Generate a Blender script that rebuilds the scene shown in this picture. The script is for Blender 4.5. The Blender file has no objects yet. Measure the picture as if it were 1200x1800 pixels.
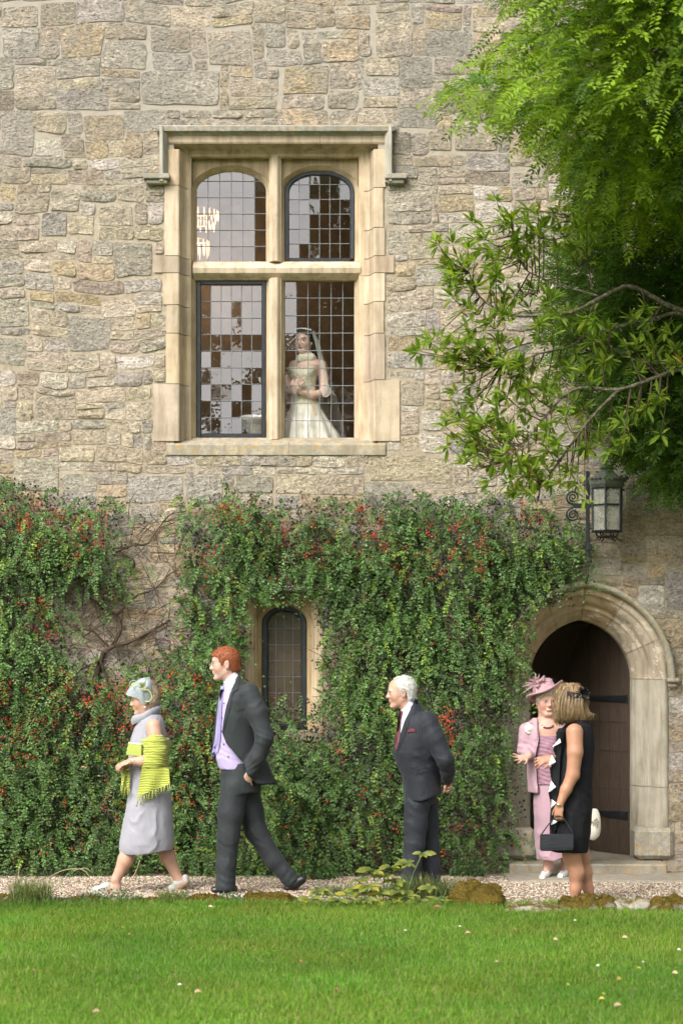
import bpy, bmesh, math, random
import numpy as np
from mathutils import Vector, Matrix
from mathutils.bvhtree import BVHTree
R = math.radians
SC = bpy.context.scene
COL = SC.collection

# ------------------------------------------------------------------ camera
F_PX = 3780.0            # focal length in photo pixels (photo 1200 x 1800)
CAM_D, CAM_H, HOR = 18.0, 1.8, 1152.0
cam = bpy.data.cameras.new('camera')
cam.sensor_width = 36.0
cam.lens = F_PX / 1800.0 * 36.0
cam.shift_y = (HOR - 900.0) / 1800.0
cam.clip_start, cam.clip_end = 0.1, 500.0
cam.dof.use_dof = True
cam.dof.focus_distance = 17.2
cam.dof.aperture_fstop = 2.9
cam_o = bpy.data.objects.new('camera', cam)
COL.objects.link(cam_o)
cam_o.location = (0, -CAM_D, CAM_H)
cam_o.rotation_euler = (R(90), 0, 0)
SC.camera = cam_o

# ------------------------------------------------------------------ light
SUN_EL, SUN_AZ = 43.0, -34.0        # elevation, and azimuth left (-) of the camera's back
w = bpy.data.worlds.new('World'); SC.world = w; w.use_nodes = True
nt = w.node_tree; nt.nodes.clear()
sky = nt.nodes.new('ShaderNodeTexSky'); sky.sky_type = 'NISHITA'; sky.sun_disc = False
sky.sun_elevation = R(SUN_EL); sky.sun_rotation = R(180 - SUN_AZ)
sky.air_density = 1.0; sky.dust_density = 4.0; sky.ozone_density = 1.0
hs = nt.nodes.new('ShaderNodeHueSaturation'); hs.inputs['Saturation'].default_value = 0.22
bg = nt.nodes.new('ShaderNodeBackground'); bg.inputs['Strength'].default_value = 0.15
wo = nt.nodes.new('ShaderNodeOutputWorld')
nt.links.new(sky.outputs[0], hs.inputs['Color']); nt.links.new(hs.outputs[0], bg.inputs['Color'])
nt.links.new(bg.outputs[0], wo.inputs['Surface'])
sun = bpy.data.lights.new('sun', 'SUN'); sun.energy = 1.5; sun.angle = R(28); sun.color = (1.0, 0.97, 0.925)
sun_o = bpy.data.objects.new('sun', sun); COL.objects.link(sun_o)
az = R(SUN_AZ); el = R(SUN_EL)
sdir = Vector((math.sin(az) * math.cos(el), -math.cos(az) * math.cos(el), math.sin(el)))
sun_o.rotation_euler = sdir.to_track_quat('Z', 'Y').to_euler()
sun_o.location = (0, -10, 20)
vs = SC.view_settings
vs.view_transform = 'Standard'; vs.look = 'None'; vs.exposure = 1.1; vs.gamma = 1.0
vs.use_curve_mapping = False
SC.render.engine = 'CYCLES'
SC.cycles.use_denoising = True
SC.cycles.use_adaptive_sampling = True
SC.cycles.adaptive_threshold = 0.035
SC.cycles.max_bounces = 5
SC.cycles.diffuse_bounces = 3
SC.cycles.transparent_max_bounces = 12

# ------------------------------------------------------------------ helpers
def XW(px): return (px - 600.0) / 210.0
def ZW(py): return CAM_H + (HOR - py) / 210.0
def PX(px, py, Y=0.0):
    d = CAM_D + Y
    return np.array([(px - 600.0) * d / F_PX, Y, CAM_H + (HOR - py) * d / F_PX])
def ground_Y(py, z=0.0): return F_PX * (CAM_H - z) / (py - HOR) - CAM_D

def tag(o, label=None, cat=None, group=None, kind=None):
    if label: o['label'] = label
    if cat: o['category'] = cat
    if group: o['group'] = group
    if kind: o['kind'] = kind
    return o
def empty(name, loc=(0, 0, 0), parent=None):
    o = bpy.data.objects.new(name, None); COL.objects.link(o)
    o.empty_display_size = 0.1
    o.location = loc
    if parent: o.parent = parent
    return o
def mesh_data(name, verts, faces, mat=None, smooth=False, cols=None):
    """faces: (N,3)/(N,4) int array or a list of index lists / arrays"""
    verts = np.asarray(verts, dtype=np.float32)
    me = bpy.data.meshes.new(name)
    if isinstance(faces, np.ndarray):
        groups = [faces]
    else:
        groups = [f for f in faces if isinstance(f, np.ndarray) and f.ndim == 2]
        rest = [f for f in faces if not (isinstance(f, np.ndarray) and f.ndim == 2)]
        byn = {}
        for f in rest: byn.setdefault(len(f), []).append(f)
        groups += [np.array(v, dtype=np.int32) for v in byn.values()]
    nl = sum(g.size for g in groups); nf = sum(len(g) for g in groups)
    me.vertices.add(len(verts)); me.vertices.foreach_set('co', verts.ravel())
    me.loops.add(nl); me.polygons.add(nf)
    me.loops.foreach_set('vertex_index', np.concatenate([g.ravel() for g in groups]).astype(np.int32))
    starts, tot = [], 0
    for g in groups:
        starts.append(tot + np.arange(len(g)) * g.shape[1]); tot += g.size
    me.polygons.foreach_set('loop_start', np.concatenate(starts).astype(np.int32))
    me.polygons.foreach_set('use_smooth', np.full(nf, bool(smooth)))
    me.update(calc_edges=True)
    if cols is not None:
        a = me.color_attributes.new('Col', 'FLOAT_COLOR', 'POINT')
        c = np.ones((len(verts), 4), dtype=np.float32); c[:, :3] = np.asarray(cols, dtype=np.float32)
        a.data.foreach_set('color', c.ravel())
    if mat is not None: me.materials.append(mat)
    return me
def mk(name, verts, faces, mat=None, parent=None, smooth=False, cols=None, loc=None):
    me = mesh_data(name, verts, faces, mat, smooth, cols)
    o = bpy.data.objects.new(name, me); COL.objects.link(o)
    if loc is not None: o.location = loc
    if parent is not None: o.parent = parent
    return o
class MB:
    """collects pieces of geometry into one mesh"""
    def __init__(s): s.v, s.f, s.c, s.n = [], [], [], 0
    def add(s, v, f, col=None):
        v = np.asarray(v, dtype=np.float32).reshape(-1, 3)
        s.v.append(v)
        if isinstance(f, np.ndarray): s.f.append(f + s.n)
        else: s.f += [[i + s.n for i in q] for q in f]
        s.c.append(np.tile(np.asarray(col if col is not None else (1, 1, 1), dtype=np.float32), (len(v), 1))
                   if col is None or np.ndim(col) == 1 else np.asarray(col, dtype=np.float32))
        s.n += len(v); return s
    def box(s, x0, x1, y0, y1, z0, z1, bev=0.0, col=None):
        v, f = box_geo(x0, x1, y0, y1, z0, z1, bev); return s.add(v, f, col)
    def tube(s, pts, rad, n=8, caps=True, col=None):
        v, f = tube_geo(pts, rad, n, caps); return s.add(v, f, col)
    def build(s, name, mat=None, parent=None, smooth=False, cols=False, loc=None):
        return mk(name, np.concatenate(s.v), s.f, mat, parent, smooth, np.concatenate(s.c) if cols else None, loc)
def box_geo(x0, x1, y0, y1, z0, z1, bev=0.0):
    if bev <= 0:
        v = [(x, y, z) for x in (x0, x1) for y in (y0, y1) for z in (z0, z1)]
        f = [[0, 1, 3, 2], [4, 6, 7, 5], [0, 4, 5, 1], [2, 3, 7, 6], [0, 2, 6, 4], [1, 5, 7, 3]]
        return v, f
    b = bev; v = []; idx = {}
    X, Y, Z = (x0, x1), (y0, y1), (z0, z1)
    for i in (0, 1):
        for j in (0, 1):
            for k in (0, 1):
                sx, sy, sz = (1 - 2 * i), (1 - 2 * j), (1 - 2 * k)
                for a in range(3):
                    idx[i, j, k, a] = len(v)
                    v.append((X[i] + (b * sx if a != 0 else 0), Y[j] + (b * sy if a != 1 else 0), Z[k] + (b * sz if a != 2 else 0)))
    f = []
    q = [(0, 0), (1, 0), (1, 1), (0, 1)]
    for i in (0, 1):
        f.append([idx[i, a, c, 0] for a, c in (q if i else q[::-1])])
        f.append([idx[c, i, a, 1] for a, c in (q if i else q[::-1])])
        f.append([idx[a, c, i, 2] for a, c in (q if i else q[::-1])])
        for j in (0, 1):
            f.append([idx[i, j, 0, 0], idx[i, j, 1, 0], idx[i, j, 1, 1], idx[i, j, 0, 1]])
            f.append([idx[i, 0, j, 0], idx[i, 1, j, 0], idx[i, 1, j, 2], idx[i, 0, j, 2]])
            f.append([idx[0, i, j, 1], idx[1, i, j, 1], idx[1, i, j, 2], idx[0, i, j, 2]])
    for i in (0, 1):
        for j in (0, 1):
            for k in (0, 1):
                f.append([idx[i, j, k, 0], idx[i, j, k, 1], idx[i, j, k, 2]])
    return v, f
def tube_geo(pts, rad, n=8, caps=True):
    pts = np.asarray(pts, dtype=float); m = len(pts)
    rad = np.broadcast_to(np.asarray(rad, dtype=float), (m,))
    t = np.gradient(pts, axis=0); t /= np.linalg.norm(t, axis=1)[:, None] + 1e-9
    up = np.array([0, 0, 1.0]) if abs(t[0, 2]) < 0.9 else np.array([1.0, 0, 0])
    u = np.cross(t[0], up); u /= np.linalg.norm(u)
    V = []
    for i in range(m):
        u = u - t[i] * np.dot(u, t[i]); u /= np.linalg.norm(u) + 1e-9
        b = np.cross(t[i], u)
        a = np.arange(n) * 2 * math.pi / n
        V.append(pts[i] + rad[i] * (np.cos(a)[:, None] * u + np.sin(a)[:, None] * b))
    V = np.concatenate(V)
    f = [[i * n + j, i * n + (j + 1) % n, (i + 1) * n + (j + 1) % n, (i + 1) * n + j] for i in range(m - 1) for j in range(n)]
    if caps: f += [list(range(n))[::-1], [(m - 1) * n + j for j in range(n)]]
    return V, f
def grid_faces(nr, nc, closed=False):
    i = np.arange(nr - 1)[:, None]; j = np.arange(nc if closed else nc - 1)[None, :]
    j2 = (j + 1) % nc
    return np.stack([i * nc + j, i * nc + j2, (i + 1) * nc + j2, (i + 1) * nc + j], -1).reshape(-1, 4)
def grid_mesh(rows):
    rows = np.asarray(rows, dtype=float)
    return rows.reshape(-1, 3), grid_faces(rows.shape[0], rows.shape[1])
def smoothpath(pts, n):
    """Catmull-Rom through pts, n points"""
    p = np.asarray(pts, dtype=float)
    p = np.vstack([2 * p[0] - p[1], p, 2 * p[-1] - p[-2]])
    t = np.linspace(0, len(p) - 3 - 1e-6, n); k = t.astype(int); u = (t - k)[:, None]
    a, b, c, d = p[k], p[k + 1], p[k + 2], p[k + 3]
    return 0.5 * (2 * b + (c - a) * u + (2 * a - 5 * b + 4 * c - d) * u ** 2 + (3 * b - a - 3 * c + d) * u ** 3)
def hash01(ix, iy, iz, seed=0):
    h = (ix.astype(np.int64) * 374761393 + iy.astype(np.int64) * 668265263 + iz.astype(np.int64) * 1440662683 + seed * 974711) & 0xffffffff
    h = ((h ^ (h >> 13)) * 1274126177) & 0xffffffff
    h = ((h ^ (h >> 16)) * 2246822519) & 0xffffffff
    return ((h ^ (h >> 15)) & 0xffffff) / float(0xffffff)
def vnoise(p, seed=0):
    p = np.asarray(p, dtype=float); f = np.floor(p); i = f.astype(np.int64); u = p - f; u = u * u * (3 - 2 * u)
    r = 0
    for dx in (0, 1):
        for dy in (0, 1):
            for dz in (0, 1):
                wgt = (u[:, 0] if dx else 1 - u[:, 0]) * (u[:, 1] if dy else 1 - u[:, 1]) * (u[:, 2] if dz else 1 - u[:, 2])
                r = r + wgt * hash01(i[:, 0] + dx, i[:, 1] + dy, i[:, 2] + dz, seed)
    return r * 2 - 1
def fbm(p, o=3, seed=0):
    p = np.asarray(p, dtype=float); r = 0; a = 0.5
    for k in range(o): r = r + a * vnoise(p * 2 ** k, seed + k * 17); a *= 0.5
    return r

# ------------------------------------------------------------------ materials
class NT:
    def __init__(s, name):
        s.m = bpy.data.materials.new(name); s.m.use_nodes = True; s.t = s.m.node_tree; s.t.nodes.clear()
        s.out = s.n('ShaderNodeOutputMaterial'); s._co = None
    def n(s, typ, **kw):
        x = s.t.nodes.new(typ)
        for k, v in kw.items(): setattr(x, k, v)
        return x
    def l(s, a, b): s.t.links.new(a, b)
    def put(s, inp, v):
        if isinstance(v, bpy.types.NodeSocket): s.l(v, inp)
        else:
            if hasattr(inp.default_value, '__len__') and np.ndim(v) == 1 and len(v) == 3 and len(inp.default_value) == 4: v = (*v, 1)
            inp.default_value = v
    def pos(s):
        if s._co is None: s._co = s.n('ShaderNodeNewGeometry').outputs['Position']
        return s._co
    def obj(s): return s.n('ShaderNodeTexCoord').outputs['Object']
    def mapped(s, co, scale=(1, 1, 1), rot=(0, 0, 0), loc=(0, 0, 0)):
        m = s.n('ShaderNodeMapping'); s.l(co, m.inputs['Vector'])
        m.inputs['Scale'].default_value = scale; m.inputs['Rotation'].default_value = rot; m.inputs['Location'].default_value = loc
        return m.outputs[0]
    def noise(s, scale, detail=4, rough=0.55, co=None, dist=0.0):
        x = s.n('ShaderNodeTexNoise'); s.l(co if co is not None else s.pos(), x.inputs['Vector'])
        x.inputs['Scale'].default_value = scale; x.inputs['Detail'].default_value = detail
        x.inputs['Roughness'].default_value = rough; x.inputs['Distortion'].default_value = dist
        return x.outputs['Fac']
    def voro(s, scale, co=None, feature='F1', out='Distance'):
        x = s.n('ShaderNodeTexVoronoi', feature=feature); s.l(co if co is not None else s.pos(), x.inputs['Vector'])
        x.inputs['Scale'].default_value = scale; return x.outputs[out]
    def ramp(s, fac, stops):
        x = s.n('ShaderNodeValToRGB'); s.put(x.inputs[0], fac); e = x.color_ramp.elements
        while len(e) > 1: e.remove(e[-1])
        for i, (p, c) in enumerate(stops):
            q = e[0] if i == 0 else e.new(p)
            q.position = p; q.color = (c, c, c, 1) if np.ndim(c) == 0 else (*c, 1)
        return x.outputs[0]
    def mix(s, fac, a, b, mode='MIX'):
        x = s.n('ShaderNodeMix', data_type='RGBA', blend_type=mode)
        s.put(x.inputs[0], fac); s.put(x.inputs[6], a); s.put(x.inputs[7], b); return x.outputs[2]
    def math(s, op, a, b=0.0, c=0.0):
        x = s.n('ShaderNodeMath', operation=op); s.put(x.inputs[0], a); s.put(x.inputs[1], b); s.put(x.inputs[2], c); return x.outputs[0]
    def attr(s, name='Col'): return s.n('ShaderNodeAttribute', attribute_name=name).outputs['Color']
    def bump(s, h, strength=0.5, dist=0.01, prev=None):
        x = s.n('ShaderNodeBump'); s.put(x.inputs['Height'], h); x.inputs['Strength'].default_value = strength
        x.inputs['Distance'].default_value = dist
        if prev is not None: s.l(prev, x.inputs['Normal'])
        return x.outputs[0]
    def bsdf(s, col, rough=0.8, spec=0.3, normal=None, **kw):
        x = s.n('ShaderNodeBsdfPrincipled'); s.put(x.inputs['Base Color'], col); s.put(x.inputs['Roughness'], rough)
        s.put(x.inputs['Specular IOR Level'], spec)
        if normal is not None: s.l(normal, x.inputs['Normal'])
        for k, v in kw.items(): s.put(x.inputs[k.replace('_', ' ')], v)
        return x.outputs[0]
    def done(s, sh): s.l(sh, s.out.inputs['Surface']); return s.m

def m_stone():
    s = NT('rubble_limestone')
    c = s.attr()
    big = s.noise(1.3, 3, 0.6); fin = s.noise(70, 3, 0.7)
    strat = s.noise(11, 5, 0.68, s.mapped(s.pos(), (1, 1, 1.9)))
    c = s.mix(0.8, c, s.ramp(strat, [(0.25, (0.46, 0.41, 0.33)), (0.47, (1, 1, 1)), (0.75, (1.28, 1.24, 1.15))]), 'MULTIPLY')
    c = s.mix(0.65, c, s.ramp(fin, [(0.3, 0.55), (0.52, 1.0), (0.75, 1.25)]), 'MULTIPLY')
    c = s.mix(s.ramp(s.noise(4.5, 4, 0.7), [(0.42, 0.0), (0.64, 0.3)]), c, (0.50, 0.44, 0.335))
    spot = s.noise(26, 5, 0.75)
    lich = s.math('MULTIPLY', s.ramp(big, [(0.40, 0.15), (0.60, 1.0)]), s.ramp(spot, [(0.45, 0.0), (0.62, 1.0)]))
    c = s.mix(s.math('MULTIPLY', lich, 0.7), c, (0.215, 0.21, 0.18))
    sep = s.n('ShaderNodeSeparateXYZ'); s.l(s.pos(), sep.inputs[0])
    hi = s.ramp(s.math('MULTIPLY', sep.outputs[2], 0.1), [(0.5, 0.0), (0.64, 1.0)])
    wea = s.math('MULTIPLY', hi, s.ramp(s.noise(2.1, 4, 0.65), [(0.42, 0.0), (0.58, 0.72)]))
    c = s.mix(wea, c, s.mix(spot, (0.24, 0.22, 0.185), (0.44, 0.405, 0.34)))
    pit = s.ramp(s.voro(30), [(0.0, 0.0), (0.35, 1.0)]); c = s.mix(0.45, c, s.ramp(pit, [(0, 0.5), (0.7, 1.0)]), 'MULTIPLY')
    crag = s.noise(30, 4, 0.7, s.mapped(s.pos(), (1, 1, 1.7)))
    c = s.mix(0.7, c, s.ramp(crag, [(0.33, (0.48, 0.43, 0.36)), (0.45, (1, 1, 1)), (0.64, (1.36, 1.34, 1.28))]), 'MULTIPLY')  # crevice shade painted into the stone colour; the pale end gives chips
    b = s.bump(strat, 1.0, 0.08); b = s.bump(crag, 1.0, 0.03, b); b = s.bump(pit, 0.5, 0.01, b)
    return s.done(s.bsdf(c, 0.95, 0.12, b))
def m_mortar():
    s = NT('lime_mortar')
    med = s.noise(7, 5, 0.6); fin = s.noise(90, 4, 0.7)
    c = s.ramp(med, [(0.3, (0.30, 0.248, 0.18)), (0.55, (0.385, 0.325, 0.24)), (0.75, (0.44, 0.38, 0.29))])
    c = s.mix(0.85, c, s.ramp(s.noise(24, 5, 0.72), [(0.32, (0.58, 0.55, 0.50)), (0.5, (1, 1, 1)), (0.7, (1.2, 1.19, 1.16))]), 'MULTIPLY')
    c = s.mix(0.6, c, s.ramp(fin, [(0.3, 0.65), (0.7, 1.2)]), 'MULTIPLY')
    sep = s.n('ShaderNodeSeparateXYZ'); s.l(s.pos(), sep.inputs[0])
    hi = s.ramp(s.math('MULTIPLY', sep.outputs[2], 0.1), [(0.5, 0.0), (0.66, 0.8)])
    c = s.mix(hi, c, (0.34, 0.308, 0.26))
    b = s.bump(med, 0.7, 0.02); b = s.bump(fin, 0.6, 0.006, b)
    return s.done(s.bsdf(c, 0.97, 0.1, b))
def m_dressed(name='dressed_limestone', lich=0.0, flake=0.0):
    s = NT(name)
    c = s.attr()
    med = s.noise(5, 4, 0.6); fin = s.noise(120, 3, 0.6)
    streak = s.noise(3.0, 5, 0.6, s.mapped(s.pos(), (5, 5, 0.7)))
    c = s.mix(0.7, c, s.ramp(med, [(0.3, (0.74, 0.72, 0.68)), (0.6, (1.06, 1.05, 1.04))]), 'MULTIPLY')
    c = s.mix(0.75, c, s.ramp(streak, [(0.30, (0.50, 0.46, 0.40)), (0.54, (1, 1, 1))]), 'MULTIPLY')
    c = s.mix(0.35, c, s.ramp(fin, [(0.3, 0.75), (0.6, 1.05)]), 'MULTIPLY')
    if lich > 0:
        l1 = s.ramp(s.noise(26, 6, 0.75), [(0.46, 0.0), (0.56, 1.0)]); l2 = s.ramp(s.noise(31, 5, 0.7, s.mapped(s.pos(), loc=(5, 3, 1))), [(0.56, 0.0), (0.62, 1.0)])
        c = s.mix(s.math('MULTIPLY', l1, lich), c, (0.24, 0.235, 0.20)); c = s.mix(s.math('MULTIPLY', l2, lich), c, (0.42, 0.24, 0.07))
    if flake > 0:
        fl = s.math('MULTIPLY', s.ramp(s.noise(7, 6, 0.72, s.mapped(s.pos(), (1, 1, 1.3), loc=(3, 1, 2))), [(0.555, 0.0), (0.575, 1.0)]), flake)
        c = s.mix(fl, c, (0.60, 0.50, 0.40))
    b = s.bump(fin, 0.35, 0.003); b = s.bump(med, 0.4, 0.01, b)
    return s.done(s.bsdf(c, 0.9, 0.15, b))
def m_iron():
    s = NT('black_painted_iron')
    n = s.noise(60, 4, 0.6)
    c = s.mix(s.ramp(s.noise(18, 4), [(0.55, 0.0), (0.72, 0.5)]), (0.012, 0.014, 0.017), (0.05, 0.055, 0.06))
    return s.done(s.bsdf(c, s.ramp(n, [(0.3, 0.3), (0.7, 0.55)]), 0.5, s.bump(n, 0.35, 0.004)))
def m_glass(name, refl, tint, rough=0.0, bump=0.0, bscale=18):
    s = NT(name)
    tr = s.n('ShaderNodeBsdfTransparent'); s.put(tr.inputs[0], tint)
    gl = s.n('ShaderNodeBsdfGlossy'); s.put(gl.inputs[0], (1, 1, 1)); gl.inputs['Roughness'].default_value = rough
    if bump > 0: s.l(s.bump(s.noise(bscale, 2, 0.5), bump, 0.01), gl.inputs['Normal'])
    m = s.n('ShaderNodeMixShader'); m.inputs[0].default_value = refl
    s.l(tr.outputs[0], m.inputs[1]); s.l(gl.outputs[0], m.inputs[2])
    return s.done(m.outputs[0])
def m_plain(name, col, rough=0.8, spec=0.3, bscale=0, bstr=0.3, bdist=0.004, var=0.0, vscale=8, **kw):
    s = NT(name); c = col
    if var > 0:
        c = s.mix(1.0, col, s.ramp(s.noise(vscale, 4, 0.6), [(0.25, 1 - var), (0.75, 1 + var)]), 'MULTIPLY')
    b = s.bump(s.noise(bscale, 3, 0.6), bstr, bdist) if bscale else None
    return s.done(s.bsdf(c, rough, spec, b, **kw))
def m_attr(name, rough=0.8, spec=0.3, bscale=0, bstr=0.3, bdist=0.004, var=0.0, vscale=8, **kw):
    s = NT(name); c = s.attr()
    if var > 0:
        c = s.mix(1.0, c, s.ramp(s.noise(vscale, 4, 0.6), [(0.25, 1 - var), (0.75, 1 + var)]), 'MULTIPLY')
    b = s.bump(s.noise(bscale, 3, 0.6), bstr, bdist) if bscale else None
    return s.done(s.bsdf(c, rough, spec, b, **kw))
def m_leaf(name, rough=0.45, spec=0.4, trans=0.35, tcol=(1.3, 1.35, 0.55)):
    s = NT(name); c = s.attr()
    p = s.bsdf(c, rough, spec)
    t = s.n('ShaderNodeBsdfTranslucent'); s.put(t.inputs[0], s.mix(1.0, c, tcol, 'MULTIPLY'))
    m = s.n('ShaderNodeMixShader'); m.inputs[0].default_value = trans
    s.l(p, m.inputs[1]); s.l(t.outputs[0], m.inputs[2]); return s.done(m.outputs[0])
def m_wood():
    s = NT('old_oak')
    g = s.noise(9, 5, 0.65, s.mapped(s.obj(), (14, 14, 0.7)))
    c = s.ramp(g, [(0.3, (0.032, 0.023, 0.017)), (0.55, (0.07, 0.049, 0.034)), (0.8, (0.125, 0.09, 0.062))])
    return s.done(s.bsdf(c, 0.6, 0.3, s.bump(g, 0.5, 0.004)))
M = dict(stone=m_stone(), mortar=m_mortar(), dressed=m_dressed(), sill=m_dressed('lichened_limestone', 0.85), flaking=m_dressed('flaking_limestone', 0.0, 0.9), iron=m_iron(), wood=m_wood(),
         lead=m_plain('lead_came', (0.15, 0.16, 0.165), 0.55, 0.4, 80, 0.2),
         bark=m_plain('bark', (0.10, 0.085, 0.062), 0.9, 0.15, 60, 0.6, 0.006, 0.4, 30))
# ================================================================== house
rng = np.random.default_rng(7); rnd = random.Random(7)
house = empty('stone_house')
tag(house, 'old limestone rubble house with mullioned window, leaded panes and pointed arched doorway', 'building')

# ---- door arch geometry (metres)
DX, DA, DSP = XW(1027), 0.43, 1.60          # centre, half width, springing height
DC = 0.076; DR = DA + DC
def door_path(o, n=14, zb=0.09):
    """polyline of the doorway outline offset outward by o: left foot - apex - right foot"""
    th = math.acos(DC / (DR + o))
    a = np.linspace(0, th, n)
    rx = DC * -1 + (DR + o) * np.cos(a); rz = DSP + (DR + o) * np.sin(a)
    right = np.stack([rx, rz], 1)
    jamb = np.stack([np.full(5, DA + o), np.linspace(zb, DSP, 6)[:5]], 1)
    r = np.vstack([jamb, right]); r[-1, 0] = 0
    l = r.copy(); l[:, 0] *= -1
    return np.vstack([l, r[::-1][1:]]) + np.array([DX, 0])
def door_top(x, o):
    u = abs(x - DX)
    if u >= DA + o: return 0
    return DSP + math.sqrt(max(0.0, (DR + o) ** 2 - (u + DC) ** 2))

# ---- four-centred light heads
def four_c(a, h, n=16, r1=0.45, phi=55):
    if h / a > .7: r1, phi = .70, 48
    r1 *= a; p = math.radians(phi)
    P = np.array([a - r1 + r1 * math.cos(p), r1 * math.sin(p)]); q = np.array([0.0, h]); nn = np.array([math.cos(p), math.sin(p)])
    Rb = np.dot(P - q, P - q) / (2 * np.dot(nn, P - q)); c2 = P - Rb * nn
    a1 = np.linspace(0, p, n // 2)
    A = np.stack([a - r1 + r1 * np.cos(a1), r1 * np.sin(a1)], 1)
    e = math.atan2(q[1] - c2[1], q[0] - c2[0])
    a2 = np.linspace(p, e, n - n // 2 + 1)[1:]
    B = c2 + Rb * np.stack([np.cos(a2), np.sin(a2)], 1)
    r = np.vstack([A, B]); r[-1] = (0, h); return r
def light_path(cx, a, z0, zs, h, o, n=16):
    """outline of an arched light offset outward by o (open at the foot)"""
    c = four_c(a, h, n)
    t = np.gradient(c, axis=0); nn = np.stack([t[:, 1], -t[:, 0]], 1); nn /= np.linalg.norm(nn, axis=1)[:, None]
    nn[0] = (1, 0)
    q = c + nn * o; q[-1] = (0, h + o * 1.05); q[:, 0] = np.maximum(q[:, 0], 0)
    r = np.vstack([[a + o, z0 - zs], q]); l = r.copy(); l[:, 0] *= -1
    return np.vstack([l, r[::-1][1:]]) + np.array([cx, zs])
def arch_z(x, cx, a, zs, h, o):
    p = light_path(cx, a, zs - 1, zs, h, o); k = len(p) // 2 + 1
    return float(np.interp(x, p[:k, 0], p[:k, 1]) if x <= cx else np.interp(x, p[k - 1:, 0], p[k - 1:, 1]))

# ---- openings in the wall
WX0, WX1, WZ0, WZ1 = XW(306), XW(664), ZW(782), ZW(240)      # hole behind the big window's dressings
SX0, SX1, SZ0, SZ1 = XW(438), XW(560), ZW(1296), ZW(1046)    # small window
xs = sorted(set([-8.0, -5.5, -3, 5.5, 8.0, WX0, WX1, SX0, SX1] + list(np.linspace(DX - DA - .22, DX + DA + .22, 41)) + list(np.linspace(-2.8, 5.4, 28))))
def holes_at(xa, xb):
    m = (xa + xb) / 2; r = []
    if WX0 < m < WX1: r.append((WZ0, WZ0, WZ1, WZ1))
    if SX0 < m < SX1: r.append((SZ0, SZ0, SZ1, SZ1))
    if abs(m - DX) < DA + .22: r.append((-0.2, -0.2, max(door_top(xa, .22), DSP), max(door_top(xb, .22), DSP)))
    return sorted(r)
TH = 0.45; ZT = 9.2
wall = MB()
for xa, xb in zip(xs[:-1], xs[1:]):
    hs_ = holes_at(xa, xb); lo = (-0.2, -0.2)
    for a0, a1, b0, b1 in hs_ + [(ZT, ZT, ZT, ZT)]:
        if a0 > lo[0] + 1e-4:
            wall.add([(xa, 0, lo[0]), (xb, 0, lo[1]), (xb, 0, a1), (xa, 0, a0)], [[0, 1, 2, 3]])
            wall.add([(xa, TH, lo[0]), (xb, TH, lo[1]), (xb, TH, a1), (xa, TH, a0)], [[3, 2, 1, 0]])
        if b0 < ZT:
            wall.add([(xa, 0, b0), (xb, 0, b1), (xb, TH, b1), (xa, TH, b0)], [[0, 1, 2, 3]])
            if a0 > 0: wall.add([(xa, 0, a0), (xb, 0, a1), (xb, TH, a1), (xa, TH, a0)], [[3, 2, 1, 0]])
        lo = (b0, b1)
for x, z0, z1 in ((WX0, WZ0, WZ1), (WX1, WZ0, WZ1), (SX0, SZ0, SZ1), (SX1, SZ0, SZ1), (DX - DA - .22, 0, DSP), (DX + DA + .22, 0, DSP), (-8, -.2, ZT), (8, -.2, ZT)):
    wall.add([(x, 0, z0), (x, TH, z0), (x, TH, z1), (x, 0, z1)], [[0, 1, 2, 3]])
wall.add([(-8, 0, ZT), (8, 0, ZT), (8, TH, ZT), (-8, TH, ZT)], [[0, 1, 2, 3]])
wall_o = wall.build('wall', M['mortar'], house)

# ---- stones: laid on a 4 px grid of the wall, large ones first where the photograph shows them
GX0, GY0, CELL = -520, -420, 4
GW, GH = 560, 490
occ = np.zeros((GH, GW), bool)
def blk(x0, y0, x1, y1):
    occ[max(0, (y0 - GY0) // CELL):max(0, -(-(y1 - GY0) // CELL)), max(0, (x0 - GX0) // CELL):max(0, -(-(x1 - GX0) // CELL))] = True
QL = [(232, 326, 293), (326, 450, 290), (450, 480, 272), (480, 536, 287), (536, 586, 293), (586, 675, 292), (675, 772, 270)]
QR = [(232, 330, 677), (330, 400, 673), (400, 450, 676), (450, 480, 692), (480, 530, 676), (530, 586, 674), (586, 668, 676), (668, 770, 702)]
blk(293, 228, 677, 800)
for y0, y1, x in QL: blk(x, y0, 300, y1)
for y0, y1, x in QR: blk(670, y0, x, y1)
blk(432, 1040, 566, 1300)
for gy in range(GH):
    for gx in range(GW):
        px, py = GX0 + gx * CELL + 2, GY0 + gy * CELL + 2
        x, z = XW(px), ZW(py)
        if abs(x - DX) < DA + .26 and (z < DSP or z < door_top(x, .26)): occ[gy, gx] = True
blk(1090, 1468, 1184, 1536); blk(875, 1468, 960, 1536)
for gx in (293,): pass
PAL = dict(c=(0.54, 0.465, 0.325), g=(0.43, 0.40, 0.32), o=(0.51, 0.40, 0.235), w=(0.64, 0.59, 0.465), d=(0.30, 0.255, 0.19), p=(0.45, 0.36, 0.265))
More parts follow.
